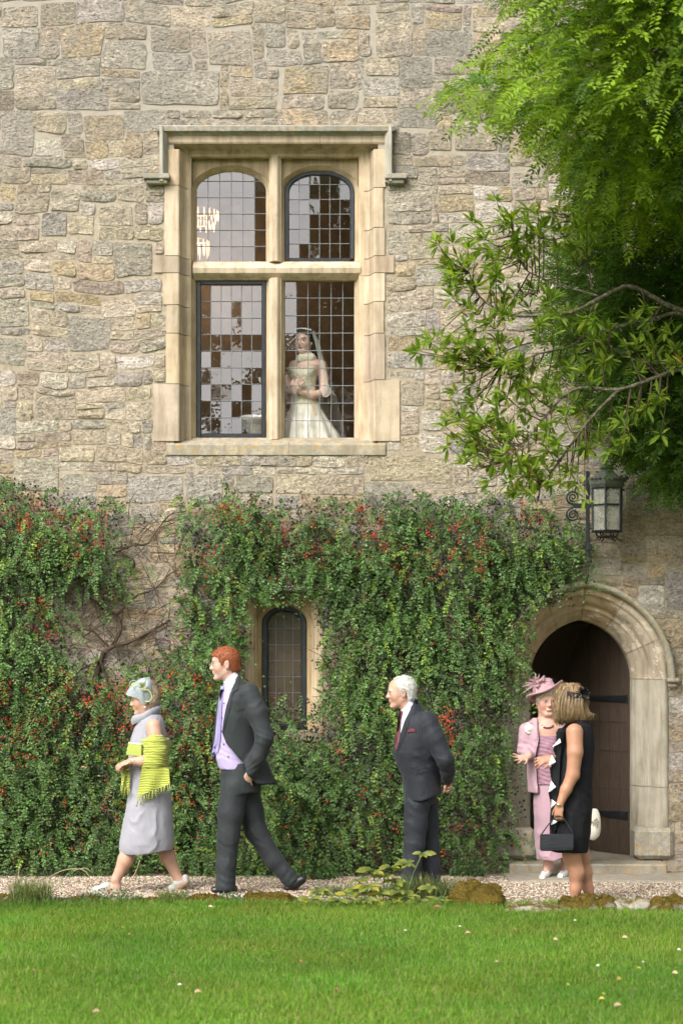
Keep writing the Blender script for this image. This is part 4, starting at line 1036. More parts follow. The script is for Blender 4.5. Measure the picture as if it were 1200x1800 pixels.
# ================================================================== wall lantern
LY = -.28; LS = F_PX / (CAM_D + LY)
lan = empty('wall_lantern', PX(1066, 940, LY)); tag(lan, 'black iron hexagonal lantern on a scrolled wall bracket beside the arched doorway', 'lantern')
LO = np.array(lan.location)
def lp(px, py, y=LY): return PX(px, py, y) - LO
def lathe(prof, n=20, rot=0.0):
    a = np.arange(n) * 2 * math.pi / n + rot
    V = np.array([[(r * math.cos(t), r * math.sin(t), z) for t in a] for r, z in prof]).reshape(-1, 3)
    return V, grid_faces(len(prof), n, True)
zb_, zm_, zt_ = lp(0, 934)[2], lp(0, 888)[2], lp(0, 858)[2]
RL = .128; r0_ = R(17)
hexp = [(RL * math.cos(r0_ + i * math.pi / 3), RL * math.sin(r0_ + i * math.pi / 3)) for i in range(6)]
M['lglass'] = m_glass('milky_lantern_glass', .18, (.72, .74, .66), .25, .4, 30)
s_ = NT('dusty_glass'); t_ = s_.n('ShaderNodeBsdfTransparent'); d_ = s_.n('ShaderNodeBsdfPrincipled'); s_.put(d_.inputs['Base Color'], s_.ramp(s_.noise(14, 4), [(.35, (.22, .23, .18)), (.65, (.42, .42, .34))])); d_.inputs['Roughness'].default_value = .25
mx_ = s_.n('ShaderNodeMixShader'); mx_.inputs[0].default_value = .5; s_.l(t_.outputs[0], mx_.inputs[1]); s_.l(d_.outputs[0], mx_.inputs[2]); M['lglass'] = s_.done(mx_.outputs[0])
for i in range(6):
    a, b = hexp[i], hexp[(i + 1) % 6]
    m_ = MB(); m_.tube([(a[0], a[1], zb_), (a[0] * 1.03, a[1] * 1.03, zt_)], .0085, 6); m_.build('frame_bar', M['iron'], lan)
    for z in (zb_, zm_, zt_):
        m_ = MB(); m_.tube([(a[0] * 1.015, a[1] * 1.015, z), (b[0] * 1.015, b[1] * 1.015, z)], .009 if z != zm_ else .007, 5); m_.build('frame_rail', M['iron'], lan)
    k = .97; mk('glass_pane', [(a[0] * k, a[1] * k, zb_), (b[0] * k, b[1] * k, zb_), (b[0] * k, b[1] * k, zt_), (a[0] * k, a[1] * k, zt_)], np.array([[0, 1, 2, 3]]), M['lglass'], lan)
zc0, zc1, zr = lp(0, 852)[2], lp(0, 843)[2], lp(0, 829)[2]
s_ = NT('mossy_lead_roof'); M['lroof'] = s_.done(s_.bsdf(s_.mix(s_.ramp(s_.noise(40, 4), [(.45, 0), (.6, .8)]), (.06, .065, .075), (.10, .12, .04)), .55, .4, s_.bump(s_.noise(60, 3), .4, .005)))
v, f = lathe([(RL + .005, zt_ - .004), (RL + .028, zc0), (RL + .034, zc1), (RL + .01, zc1 + .004), (.065, zr), (.06, zr + .004), (.0, zr + .004)], 6, r0_); roof = mk('roof', v, f, M['lroof'], lan)
for i in range(24):
    a = i / 24 * 2 * math.pi; rr = (RL + .038) * (.93 if i % 2 else .96)
    m_ = MB(); x, y = rr * math.cos(a), rr * math.sin(a); m_.box(x - .012, x + .012, y - .012, y + .012, zc1 - .006, zc1 + .016, .006); m_.build('cresting', M['lroof'], roof)
v, f = lathe([(.05, zr), (.045, zr + .015), (.068, zr + .026), (.06, zr + .04), (.02, zr + .05), (0, zr + .052)], 10); mk('chimney', v, f, M['lroof'], roof)
v, f = lathe([(RL, zb_ + .004), (RL, zb_ - .006), (.0, zb_ - .004)], 6, r0_); mk('base_plate', v, f, M['iron'], lan)
for i in range(6):
    a = r0_ + i * math.pi / 3 + .5; c, s = math.cos(a), math.sin(a)
    pts = [(c * q, s * q, z) for q, z in ((.09, zb_ - .002), (.085, zb_ - .03), (.07, zb_ - .045), (.085, zb_ - .062), (.105, zb_ - .075), (.12, zb_ - .07))]
    m_ = MB(); m_.tube(smoothpath(pts, 12), .006, 5); m_.build('scroll_foot', M['iron'], lan)
v, f = lathe([(.075, zb_ - .038), (.088, zb_ - .046), (.075, zb_ - .054), (.062, zb_ - .046), (.075, zb_ - .038)], 18); mk('ring', v, f, M['iron'], lan)
br = MB()
xs_, z1_, z2_ = lp(1032, 0)[0], lp(0, 828)[2], lp(0, 996)[2]
br.box(xs_ - .016, xs_ + .016, -.014, .014, z2_, z1_, .004)
for py in (962, 984): br.box(xs_ - .006, xs_ + .03, -.02, .02, lp(0, py + 6)[2], lp(0, py - 6)[2], .006)
for py in (845, 960): br.box(xs_ - .012, xs_ + .012, .014, -LY + .01, lp(0, py + 3)[2], lp(0, py - 3)[2], .003)
br.tube([(xs_, 0, z2_ + .01), (xs_ - .002, .0, lp(0, 1015)[2]), (xs_ - .012, .02, lp(0, 1026)[2])], [.009, .006, .008], 6)
br.box(xs_, RL * -.9, -.01, .01, lp(0, 892)[2], lp(0, 885)[2], .003); br.box(xs_, -.02, -.008, .008, zc1 - .02, zc1 - .005, .002)
br.box(lp(1006, 0)[0], xs_, -.011, .011, lp(0, 893)[2], lp(0, 885)[2], .003)
bro = br.build('bracket', M['iron'], lan)
for cy, sg_ in ((874, 1), (905, -1)):
    c = lp(1006, cy); pts = []
    for t in np.linspace(0, 1, 46):
        r_ = (12.2 * (1 - t) + 1.2 * t) / LS; a = -sg_ * (math.pi / 2) + -sg_ * t * 4.6 * math.pi
        pts.append((c[0] + r_ * math.cos(a), 0, c[2] + r_ * math.sin(a)))
    m_ = MB(); m_.tube(pts, np.linspace(.010, .006, 46), 6); m_.build('scroll', M['iron'], bro, True)

# ================================================================== edging between lawn and path
def m_moss():
    s = NT('mossy_stone'); n = s.noise(16, 5, .7); f = s.noise(120, 3, .7)
    up = s.n('ShaderNodeSeparateXYZ'); s.l(s.n('ShaderNodeNewGeometry').outputs['Normal'], up.inputs[0])
    c = s.ramp(n, [(.35, (.30, .27, .21)), (.6, (.46, .43, .37))])
    mo = s.ramp(f, [(.3, (.05, .038, .008)), (.55, (.13, .09, .016)), (.75, (.22, .16, .04))])
    a = s.n('ShaderNodeAttribute', attribute_name='Col').outputs['Fac']
    k = s.ramp(s.math('ADD', s.math('MULTIPLY', up.outputs[2], .25), s.math('ADD', s.math('MULTIPLY', n, .8), s.math('MULTIPLY', a, .6))), [(.62, 0), (.80, 1)])
    return s.done(s.bsdf(s.mix(k, c, mo), .97, .1, s.bump(f, .9, .012, s.bump(n, .8, .03))))
M['moss'] = m_moss()
g_r = np.random.default_rng(77)
def rock(px, py, wpx, hpx, moss, lab, seed, dep=.13):
    Y = ground_Y(py); s = F_PX / (CAM_D + Y); a, b, h = wpx / s / 2, dep, hpx / s
    n, m = 14, 34; V = []
    for i in range(n + 1):
        ph = math.pi / 2 * i / n
        for j in range(m):
            th = 2 * math.pi * j / m; sq = 1 / max(abs(math.cos(th)), abs(math.sin(th))) ** .6
            c = math.cos(ph) ** .5 if i < n else 0
            V.append((a * c * math.cos(th) * sq, b * c * math.sin(th) * sq, h * (math.sin(ph) ** .8)))
    V = np.array(V); q = V * np.array([11, 11, 14]) + seed * 7.3
    V += np.stack([fbm(q, 4, 1), fbm(q, 4, 2), fbm(q, 4, 3)], 1) * np.array([.07, .06, min(h * 1.1, .08)])
    V[:, 2] -= .015
    o = mk('edging_stone', V, grid_faces(n + 1, m, True), M['moss'], None, True, np.full((len(V), 3), moss), (PX(px, py, Y)[0], Y, 0))
    tag(o, lab, 'stone', 'stones edging the lawn')
    if moss > .4:
        k = int(2600 * wpx / 100); i = g_r.integers(0, len(V), k); j = g_r.integers(0, len(V), k)
        near = np.where(np.linalg.norm(V[i] - V[(i + 1) % len(V)], axis=1) < .06, (i + 1) % len(V), i); t = g_r.random((k, 1)); q = V[i] * t + V[near] * (1 - t)
        q = q[q[:, 2] > .005]; k = len(q); d = np.stack([g_r.normal(0, .6, k), g_r.normal(0, .6, k) - .2, np.ones(k)], 1); L = g_r.uniform(.007, .017, k)
        v, f, n_ = leaf_geo(q - nrm(d) * .003, d, g_r.normal(0, 1, (k, 3)), L, L * .45, .1)
        c = np.array([(.12, .095, .016), (.19, .15, .03), (.10, .11, .02), (.16, .11, .03)])[g_r.integers(0, 4, k)] * g_r.uniform(.6, 1.3, (k, 1))
        m2 = mk('moss', v, f, M['grass'], o, False, np.repeat(c, n_, 0)); m2['kind'] = 'stuff'
    return o
for i, q in enumerate([(836, 1588, 100, 38, 1.0, 'thick block of edging stone covered in brown green moss', .2), (474, 1586, 96, 18, .8, 'mossy edging mound in front of the walking young man', .12), (942, 1601, 110, 14, .25, 'flat pale edging stone beside the moss block', .12),
                       (1036, 1598, 110, 24, .5, 'ragged edging stone in front of the black dress legs', .14), (1112, 1598, 84, 27, .2, 'whitish broken edging stone with moss patches beside the lawn', .14), (1178, 1600, 80, 24, .6, 'brown mossy edging stone below the doorstep end', .14),
                       (1270, 1600, 110, 24, .6, 'edging stone continuing the row past the broken one', .14), (362, 1586, 90, 15, .6, 'low earthy edging stone between the two leading walkers', .1), (250, 1586, 80, 12, .5, 'small sunken edging stone under the grey dressed woman', .1),
                       (140, 1586, 110, 12, .6, 'low edging stone overgrown with trailing weeds', .1), (30, 1586, 90, 12, .5, 'half buried edging stone by the tall grass tuft', .1)]):
    rock(q[0], q[1], q[2], q[3], q[4], q[5], i + 1, q[6])
# weeds and tufts along the edge
def tuft_obj(name, px, py, wpx, hpx, n, cols, lab, cat, seed, wd=.003, grp=None):
    Y = ground_Y(py); s = F_PX / (CAM_D + Y); X = PX(px, py, Y)[0]
    v, f, c = blades(n, -wpx / s / 2, wpx / s / 2, -.09, .09, hpx / s * .45, hpx / s, wd, cols, seed, lean=.9)
    o = mk(name, v, f, M['grass'], None, True, c, (X, Y, 0)); tag(o, lab, cat, grp); o['kind'] = 'thing' if False else o.get('kind', ''); 
    if not o['kind']: del o['kind']
    return o
GT = [(.09, .15, .04), (.13, .19, .06), (.20, .19, .09), (.06, .11, .03)]
tuft_obj('grass_tuft', 55, 1588, 64, 62, 420, GT, 'tall grass tuft at the lawn edge beside the half buried stone', 'grass', 31, .003, 'tufts along the lawn edge')
tuft_obj('grass_tuft', 304, 1588, 44, 34, 300, GT, 'short grass tuft growing between the grey dressed woman and the young man', 'grass', 32, .003, 'tufts along the lawn edge')
tuft_obj('grass_tuft', 745, 1580, 110, 58, 520, GT, 'grass tuft rising behind the yellow edged leafy plant', 'grass', 33, .003, 'tufts along the lawn edge')
tuft_obj('grass_tuft', 640, 1574, 170, 30, 900, [(.12, .15, .07), (.16, .19, .10), (.09, .13, .05)], 'pale wispy grass mat under the yellow edged leafy plant', 'grass', 34, .0025, 'tufts along the lawn edge')
g = np.random.default_rng(17)
def weed(px, py, wpx, hpx, n, lab, col, L=.02, grp='weeds along the path'):
    Y = ground_Y(py); s = F_PX / (CAM_D + Y); X = PX(px, py, Y)[0]
    p = np.stack([g.uniform(-wpx / s / 2, wpx / s / 2, n), g.uniform(-.12, .12, n), np.abs(g.normal(0, .5, n)) * hpx / s], 1)
    p[:, 2] = np.minimum(p[:, 2], hpx / s) * (1 - (2 * p[:, 0] * s / wpx) ** 2 * .6)
    Ll = g.uniform(.6, 1.4, n) * L
    v, f, k = leaf_geo(p, g.normal(0, 1, (n, 3)) + np.array([0, -.3, .5]), g.normal(0, .5, (n, 3)) + np.array([0, -.4, 1]), Ll, Ll * .6, .2)
    c = np.array(col) * g.uniform(.6, 1.4, (n, 1))
    o = mk('weed', v, f, M['coto'], None, False, np.repeat(c, k, 0), (X, Y, .0)); tag(o, lab, 'weed', grp, 'stuff')
weed(70, 1588, 170, 16, 800, 'trailing dark leaved weed mat beside the tall grass tuft', (.06, .10, .04))
weed(195, 1588, 110, 24, 800, 'small leaved weed clump below the sandalled foot', (.065, .125, .035))
weed(405, 1586, 50, 16, 300, 'bluish green weed clump beside the mossy mound', (.06, .11, .05))
weed(545, 1545, 90, 34, 700, 'bright green weed growing at the foot of the cotoneaster', (.07, .15, .03), .028)
weed(820, 1540, 60, 30, 500, 'weed clump at the wall foot behind the moss block', (.06, .12, .03), .024)
weed(430, 1535, 160, 26, 1500, 'low weeds at the wall foot behind the walking young man', (.06, .12, .03), .022)
weed(110, 1540, 240, 26, 1200, 'low weeds and dead stems at the foot of the leafy shrub', (.07, .10, .035), .022)
# dry arching stalks
m_ = MB(); Yd = ground_Y(1580)
for pts in ([(66, 1560), (90, 1540), (120, 1528), (150, 1531), (165, 1560)], [(30, 1560), (34, 1530), (36, 1518)], [(130, 1530), (150, 1526), (160, 1532)], [(225, 1560), (240, 1530), (246, 1512)]):
    m_.tube(smoothpath([PX(a, b, Yd) for a, b in pts], 14), .003, 5)
o = m_.build('dry_stalk', m_plain('straw', (.36, .28, .17), .9), None, True); tag(o, 'thin straw coloured dead stalks arching over the gravel', 'stalk')
# leafy plant with yellow edged leaves
Yp = ground_Y(1588) - .02
pl = empty('leafy_plant', (PX(670, 1590, Yp)[0], Yp, 0)); tag(pl, 'leafy plant with yellow edged fingered leaves at the lawn edge', 'plant')
PO = np.array(pl.location); st_ = MB(); A_ = []
for a, b, L, y in ((742, 1500, .09, .02), (716, 1518, .10, .03), (684, 1524, .085, 0), (655, 1530, .11, -.05), (628, 1546, .10, -.06), (646, 1556, .11, -.1), (690, 1548, .12, .05), (700, 1566, .10, -.08), (560, 1566, .10, -.05), (545, 1580, .09, -.1), (608, 1572, .08, -.12), (640, 1580, .09, -.15), (692, 1584, .10, -.15), (735, 1582, .09, -.12), (772, 1584, .10, -.12), (800, 1580, .08, -.08), (668, 1570, .10, -.1), (596, 1582, .10, -.16), (575, 1588, .09, -.15), (660, 1590, .10, -.18), (715, 1576, .10, -.1), (625, 1562, .11, -.02), (675, 1540, .10, .03), (755, 1560, .08, .0)):
    e = PX(a, b, Yp + y) - PO; root = np.array([e[0] * .55, y * .3, 0.0])
    st_.tube(smoothpath([root, (root + e) / 2 + np.array([0, 0, .03]), e], 8), .004, 5)
    k = 7; az0 = g.uniform(0, 6.28)
    for i in range(k):
        t = az0 + (i - 3) * .72; ax = np.array([math.cos(t), math.sin(t) * .8 - .25, g.uniform(-.35, .25)])
        A_.append((e, ax, np.array([0, -.5, 1]) + g.normal(0, .2, 3), L * 1.22 * g.uniform(.75, 1.1) * (1 - .07 * abs(i - 3)), g.random() < .12))
p_, a_, n_, l_, y_ = map(np.array, zip(*A_))
v, f, k = leaf_geo(p_, a_, n_, l_, l_ * .52, .12, True)
gr = np.array((.085, .155, .055)) * g.uniform(.75, 1.25, (len(l_), 1)); gr[y_ > 0] = (.40, .32, .04)
ye = np.array((.42, .40, .06)); cols = np.stack([gr, gr * .75 + ye * .25, gr * .6 + ye * .4, ye * .8 + gr * .2, gr * .6 + ye * .4, gr * .75 + ye * .25], 1).reshape(-1, 3)
for i in range(len(l_)):
    mk('leaf', v[i * 6:i * 6 + 6], np.array([[0, 1, 2, 3], [0, 3, 4, 5]]), M['tleaf'], pl, False, cols[i * 6:i * 6 + 6])
o = st_.build('stems', m_plain('green_stem', (.10, .15, .05), .7), pl, True); o['kind'] = 'stuff'
# fallen leaves on the lawn
M['dry'] = m_attr('dry_leaf', .7, .25)
kinds = dict(p=((.42, .29, .19), 'pale pinkish dry leaf fallen on the lawn'), b=((.20, .10, .05), 'dark brown dry leaf fallen on the lawn'), y=((.42, .34, .07), 'yellowish fallen leaf on the lawn'), w=((.55, .53, .47), 'tiny white petal lying on the lawn'))
for i, (a, b, w_, kd) in enumerate([(348, 1744, 14, 'p'), (170, 1780, 15, 'p'), (528, 1692, 11, 'b'), (822, 1643, 11, 'p'), (873, 1694, 9, 'p'), (975, 1656, 11, 'p'), (1097, 1652, 12, 'p'), (1185, 1712, 14, 'p'), (1085, 1772, 16, 'p'), (1057, 1758, 12, 'y'), (1122, 1702, 7, 'y'), (1060, 1747, 8, 'y'),
        (768, 1602, 14, 'b'), (370, 1599, 10, 'p'), (215, 1636, 8, 'b'), (998, 1732, 10, 'y'), (1088, 1720, 15, 'y'), (60, 1709, 9, 'b'), (592, 1746, 14, 'b'), (712, 1637, 6, 'w'), (1050, 1700, 7, 'w'), (1192, 1670, 9, 'w'), (770, 1777, 8, 'b'), (425, 1677, 7, 'b'), (186, 1708, 6, 'b'), (228, 1647, 7, 'p'), (316, 1733, 9, 'w'), (808, 1632, 6, 'w'), (905, 1640, 8, 'b'), (1130, 1692, 6, 'w'), (635, 1668, 6, 'b'), (1010, 1622, 6, 'w')]):
    Y = ground_Y(b, .04); s = F_PX / (CAM_D + Y); L = w_ * .95 / s
    v, f, k = leaf_geo(np.array([[-L / 2, 0, .012]]), np.array([[1.0, 0, .15]]), np.array([[0, -.5, 1.0]]), [L], [L * .7], .35, True)
    c = np.array(kinds[kd][0]) * g.uniform(.85, 1.15)
    o = mk('fallen_leaf', v, f, M['dry'], None, False, np.tile(c, (len(v), 1)), (PX(a, b, Y)[0], Y, .036 + lawn_z(np.array([PX(a, b, Y)[0]]), np.array([Y]))[0]))
    o.rotation_euler = (0, 0, g.uniform(-.9, .9)); tag(o, kinds[kd][1], 'leaf', 'leaves fallen on the lawn')

# ================================================================== inside the upper room
ch = empty('chandelier', PX(345, 345, 2.4)); tag(ch, 'lit crystal chandelier behind the leaded panes of the upper room', 'chandelier')
s_ = NT('lit_crystal'); e_ = s_.n('ShaderNodeEmission'); s_.put(e_.inputs[0], (1, .50, .24)); e_.inputs[1].default_value = 1.7; M['lit'] = s_.done(e_.outputs[0])
M['brass'] = m_plain('brass', (.5, .32, .12), .3, .5, Metallic=1.0)
for tier, (rr, zz, nn, ln_) in enumerate(((.21, -.14, 22, .10), (.17, -.25, 18, .08), (.12, -.42, 14, .16))):
    v, f = lathe([(rr, zz + .006), (rr + .006, zz), (rr, zz - .006), (rr - .006, zz), (rr, zz + .006)], 24); mk('ring', v, f, M['brass'], ch)
    for i in range(nn):
        a = 2 * math.pi * i / nn; x, y = rr * math.cos(a), rr * math.sin(a)
        m_ = MB(); l2 = ln_ * (.7 + .5 * rnd.random())
        m_.tube([(x, y, zz), (x, y, zz - l2 * .5), (x, y, zz - l2)], [.003, .007, .001], 5); m_.build('crystal_drop', M['lit'], ch)
lt = bpy.data.lights.new('chandelier_light', 'POINT'); lt.energy = 14; lt.color = (1, .88, .74); lt.shadow_soft_size = .2
lo_ = bpy.data.objects.new('chandelier_light', lt); COL.objects.link(lo_); lo_.parent = ch; lo_.location = (0, 0, -.62)
m_ = MB(); m_.tube([(0, 0, -.5), (0, 0, 6.4 - ch.location.z)], .008, 6); m_.build('rod', M['brass'], ch)
pe = empty('pedestal', (PX(452, 760, .75)[0], .75, 2.98)); tag(pe, 'white moulded pedestal standing inside behind the lower panes', 'pedestal')
hz_ = PX(452, 732, .75)[2] - 2.98
M['white_plaster'] = m_plain('white_plaster', (.62, .60, .54), .6)
v, f = lathe([(.16, 0), (.16, .06), (.10, .10), (.085, hz_ * .5), (.09, hz_ - .12), (.11, hz_ - .10), (.115, hz_ - .06), (.15, hz_ - .04), (.15, hz_), (0, hz_)], 20); mk('column', v, f, M['white_plaster'], pe, True)
# ================================================================== figures: distance-field modelling (one continuous skin per body or garment)
BIG = 9.0
def smin(a, b, k):
    h = np.clip(.5 + .5 * (b - a) / k, 0, 1); return b + (a - b) * h - k * h * (1 - h)
def smax(a, b, k): return -smin(-a, -b, k)
def poly_sd(px, pz, poly):
    """signed distance (negative inside) to a 2-D polygon"""
    poly = np.asarray(poly, dtype=float); d = np.full(px.shape, 1e9); ins = np.zeros(px.shape, bool); n = len(poly)
    for i in range(n):
        ax, az = poly[i]; bx, bz = poly[(i + 1) % n]; ex, ez = bx - ax, bz - az
        wx, wz = px - ax, pz - az; t = np.clip((wx * ex + wz * ez) / (ex * ex + ez * ez + 1e-12), 0, 1)
        d = np.minimum(d, (wx - ex * t) ** 2 + (wz - ez * t) ** 2)
        c = (az > pz) != (bz > pz); xi = ex * (pz - az) / (ez if abs(ez) > 1e-12 else 1e-12) + ax; ins ^= c & (px < xi)
    d = np.sqrt(d); return np.where(ins, -d, d)
class Sdf:
    def __init__(s, k=.02): s.p = []; s.k = k
    def _add(s, fn, lo, hi, op='u', k=None):
        s.p.append((fn, np.array(lo, float), np.array(hi, float), op, s.k if k is None else k)); return s
    def cone(s, a, b, r1, r2, op='u', k=None):
        a, b = np.array(a, float), np.array(b, float); ab = b - a; l2 = ab @ ab + 1e-12; m = max(r1, r2)
        def f(P):
            w = P - a; t = np.clip(w @ ab / l2, 0, 1); return np.linalg.norm(w - t[..., None] * ab, axis=-1) - (r1 + t * (r2 - r1))
        return s._add(f, np.minimum(a, b) - m, np.maximum(a, b) + m, op, k)
    def chain(s, pts, rs, op='u', k=None):
        for i in range(len(pts) - 1): s.cone(pts[i], pts[i + 1], rs[i], rs[i + 1], op, k)
        return s
    def ell(s, c, r, M=None, op='u', k=None):
        c = np.array(c, float); r = np.array(r, float); M = np.eye(3) if M is None else np.array(M, float); m = r.max()
        def f(P):
            q = (P - c) @ M.T; k0 = np.linalg.norm(q / r, axis=-1); k1 = np.linalg.norm(q / (r * r), axis=-1) + 1e-9; return k0 * (k0 - 1) / k1
        return s._add(f, c - m, c + m, op, k)
    def loft(s, rows, op='u', k=None, cap=.0, pw=2.0):
        """rows: (z, cx, cy, rx, ry), any order"""
        rows = np.array(sorted(rows), float); z = rows[:, 0]
        def f(P):
            zz = np.clip(P[..., 2], z[0], z[-1]); cx, cy, rx, ry = (np.interp(zz, z, rows[:, i]) for i in (1, 2, 3, 4))
            u, v = np.abs(P[..., 0] - cx) / rx, np.abs(P[..., 1] - cy) / ry
            q = (u ** pw + v ** pw) ** (1 / pw); d = (q - 1) * np.minimum(rx, ry)
            e = np.maximum(P[..., 2] - z[-1], z[0] - P[..., 2]); return np.maximum(d, e) if cap == 0 else smax(d, e, cap)
        m = np.maximum(rows[:, 3], 0)
        return s._add(f, (np.min(rows[:, 1] - rows[:, 3]), np.min(rows[:, 2] - rows[:, 4]), z[0]), (np.max(rows[:, 1] + rows[:, 3]), np.max(rows[:, 2] + rows[:, 4]), z[-1]), op, k)
    def prism(s, poly, y0, y1, op='s', k=.006):
        """polygon in (x, z), between depths y0 and y1"""
        poly = np.array(poly, float)
        def f(P): return np.maximum(poly_sd(P[..., 0], P[..., 2], poly), np.maximum(y0 - P[..., 1], P[..., 1] - y1))
        return s._add(f, (poly[:, 0].min(), y0, poly[:, 1].min()), (poly[:, 0].max(), y1, poly[:, 1].max()), op, k)
    def ev(s, P, C, rad):
        """P (M, n, 3) points of M blocks with centres C and half diagonal rad"""
        D = np.full(P.shape[:2], BIG)
        for fn, lo, hi, op, k in s.p:
            pad = rad + k + .012
            idx = np.where(((C > lo - pad) & (C < hi + pad)).all(1))[0]
            if op == 'i':
                D = smax(D, fn(P), k); continue
            if not len(idx): continue
            d = fn(P[idx])
            D[idx] = smin(D[idx], d, k) if op == 'u' else smax(D[idx], -d, k)
        return D
    def mesh(s, vox=.007):
        us = [p for p in s.p if p[3] == 'u']; lo = np.min([p[1] for p in us], 0) - .03; hi = np.max([p[2] for p in us], 0) + .03
        B = 8; nb = np.ceil((hi - lo) / (vox * B)).astype(int) + 1
        gi = np.stack(np.meshgrid(*[np.arange(n) for n in nb], indexing='ij'), -1).reshape(-1, 3)
        C = lo + (gi + .5) * vox * B; hd = vox * B * .87
        dc = s.ev(C[:, None], C, hd)[:, 0]
        act = np.abs(dc) < hd * 1.7
        A, CA = gi[act], C[act]
        loc = (np.stack(np.meshgrid(*[np.arange(B)] * 3, indexing='ij'), -1).reshape(-1, 3) + .5) * vox
        n = nb * B; D = np.empty(n)
        Db = np.repeat(np.repeat(np.repeat(np.where(dc < 0, -1., 1.).reshape(nb), B, 0), B, 1), B, 2) * vox * 4
        D = Db
        for i in range(0, len(A), 1500):
            a = A[i:i + 1500]; c = CA[i:i + 1500]; P = (lo + a * vox * B)[:, None] + loc[None]
            d = s.ev(P, c, hd).reshape(-1, B, B, B)
            for q, (x, y, z) in zip(d, a * B): D[x:x + B, y:y + B, z:z + B] = q
        return surface_nets(D, lo + .5 * vox, vox)
def surface_nets(D, lo, vox):
    ins = D < 0
    c = [ins[a:ins.shape[0] - 1 + a, b:ins.shape[1] - 1 + b, e:ins.shape[2] - 1 + e] for a in (0, 1) for b in (0, 1) for e in (0, 1)]
    sm = sum(x.astype(np.int8) for x in c); cell = (sm > 0) & (sm < 8)
    ci = np.argwhere(cell); idm = -np.ones(cell.shape, np.int64); idm[cell] = np.arange(len(ci))
    acc = np.zeros((len(ci), 3)); cnt = np.zeros(len(ci))
    cor = [np.array((a, b, e)) for a in (0, 1) for b in (0, 1) for e in (0, 1)]
    for i in range(8):
        for ax in range(3):
            if cor[i][ax]: continue
            j = cor[i].copy(); j[ax] = 1
            p, q = ci + cor[i], ci + j
            d0, d1 = D[p[:, 0], p[:, 1], p[:, 2]], D[q[:, 0], q[:, 1], q[:, 2]]
            x = (d0 < 0) != (d1 < 0); t = np.where(x, d0 / np.where(x, d0 - d1, 1), 0)
            acc += np.where(x[:, None], cor[i] + np.outer(t, np.eye(3)[ax]), 0); cnt += x
    V = lo + (ci + acc / cnt[:, None]) * vox
    F = []
    for ax in range(3):
        b, e = [i for i in range(3) if i != ax]
        s0 = [slice(None)] * 3; s1 = [slice(None)] * 3; s0[ax] = slice(0, -1); s1[ax] = slice(1, None)
        x = np.argwhere(ins[tuple(s0)] != ins[tuple(s1)])
        x = x[(x[:, b] > 0) & (x[:, e] > 0) & (x[:, b] < ins.shape[b] - 1) & (x[:, e] < ins.shape[e] - 1)]
        up = ins[x[:, 0], x[:, 1], x[:, 2]]
        q = []
        for db, de in ((0, 0), (1, 0), (1, 1), (0, 1)):
            y = x.copy(); y[:, b] -= db; y[:, e] -= de; q.append(idm[y[:, 0], y[:, 1], y[:, 2]])
        q = np.stack(q, 1); fl = up if ax != 1 else ~up
        q[fl] = q[fl][:, ::-1]; F.append(q)
    F = np.concatenate(F); F = F[(F >= 0).all(1)][:, ::-1]
    g_ = np.stack(np.gradient(D, vox), -1); i = np.clip(((V - lo) / vox).round().astype(int), 0, np.array(D.shape) - 1)
    N = nrm(g_[i[:, 0], i[:, 1], i[:, 2]])
    return V, F, N
def wrinkle(V, N, sets, base=0.0, bs=(9, 9, 4), seed=1):
    n_ = fbm(V * np.array(bs), 3, seed); d = base * (.6 * n_ + .55 * (.35 - np.abs(fbm(V * np.array(bs) * .8 + 31, 2, seed + 3)) * 1.6))
    for c, rad, axis, freq, amp in sets:
        axis = nrm(np.array(axis, float)); q = V - np.array(c)
        w_ = np.exp(-(np.linalg.norm(q, axis=1) / rad) ** 2)
        d = d + amp * w_ * (1 - 2 * np.abs(np.sin(.5 * freq * (q @ axis) + 4.2 * fbm(V * 7, 2, seed + 5))) ** .75)
    return V + N * d[:, None]

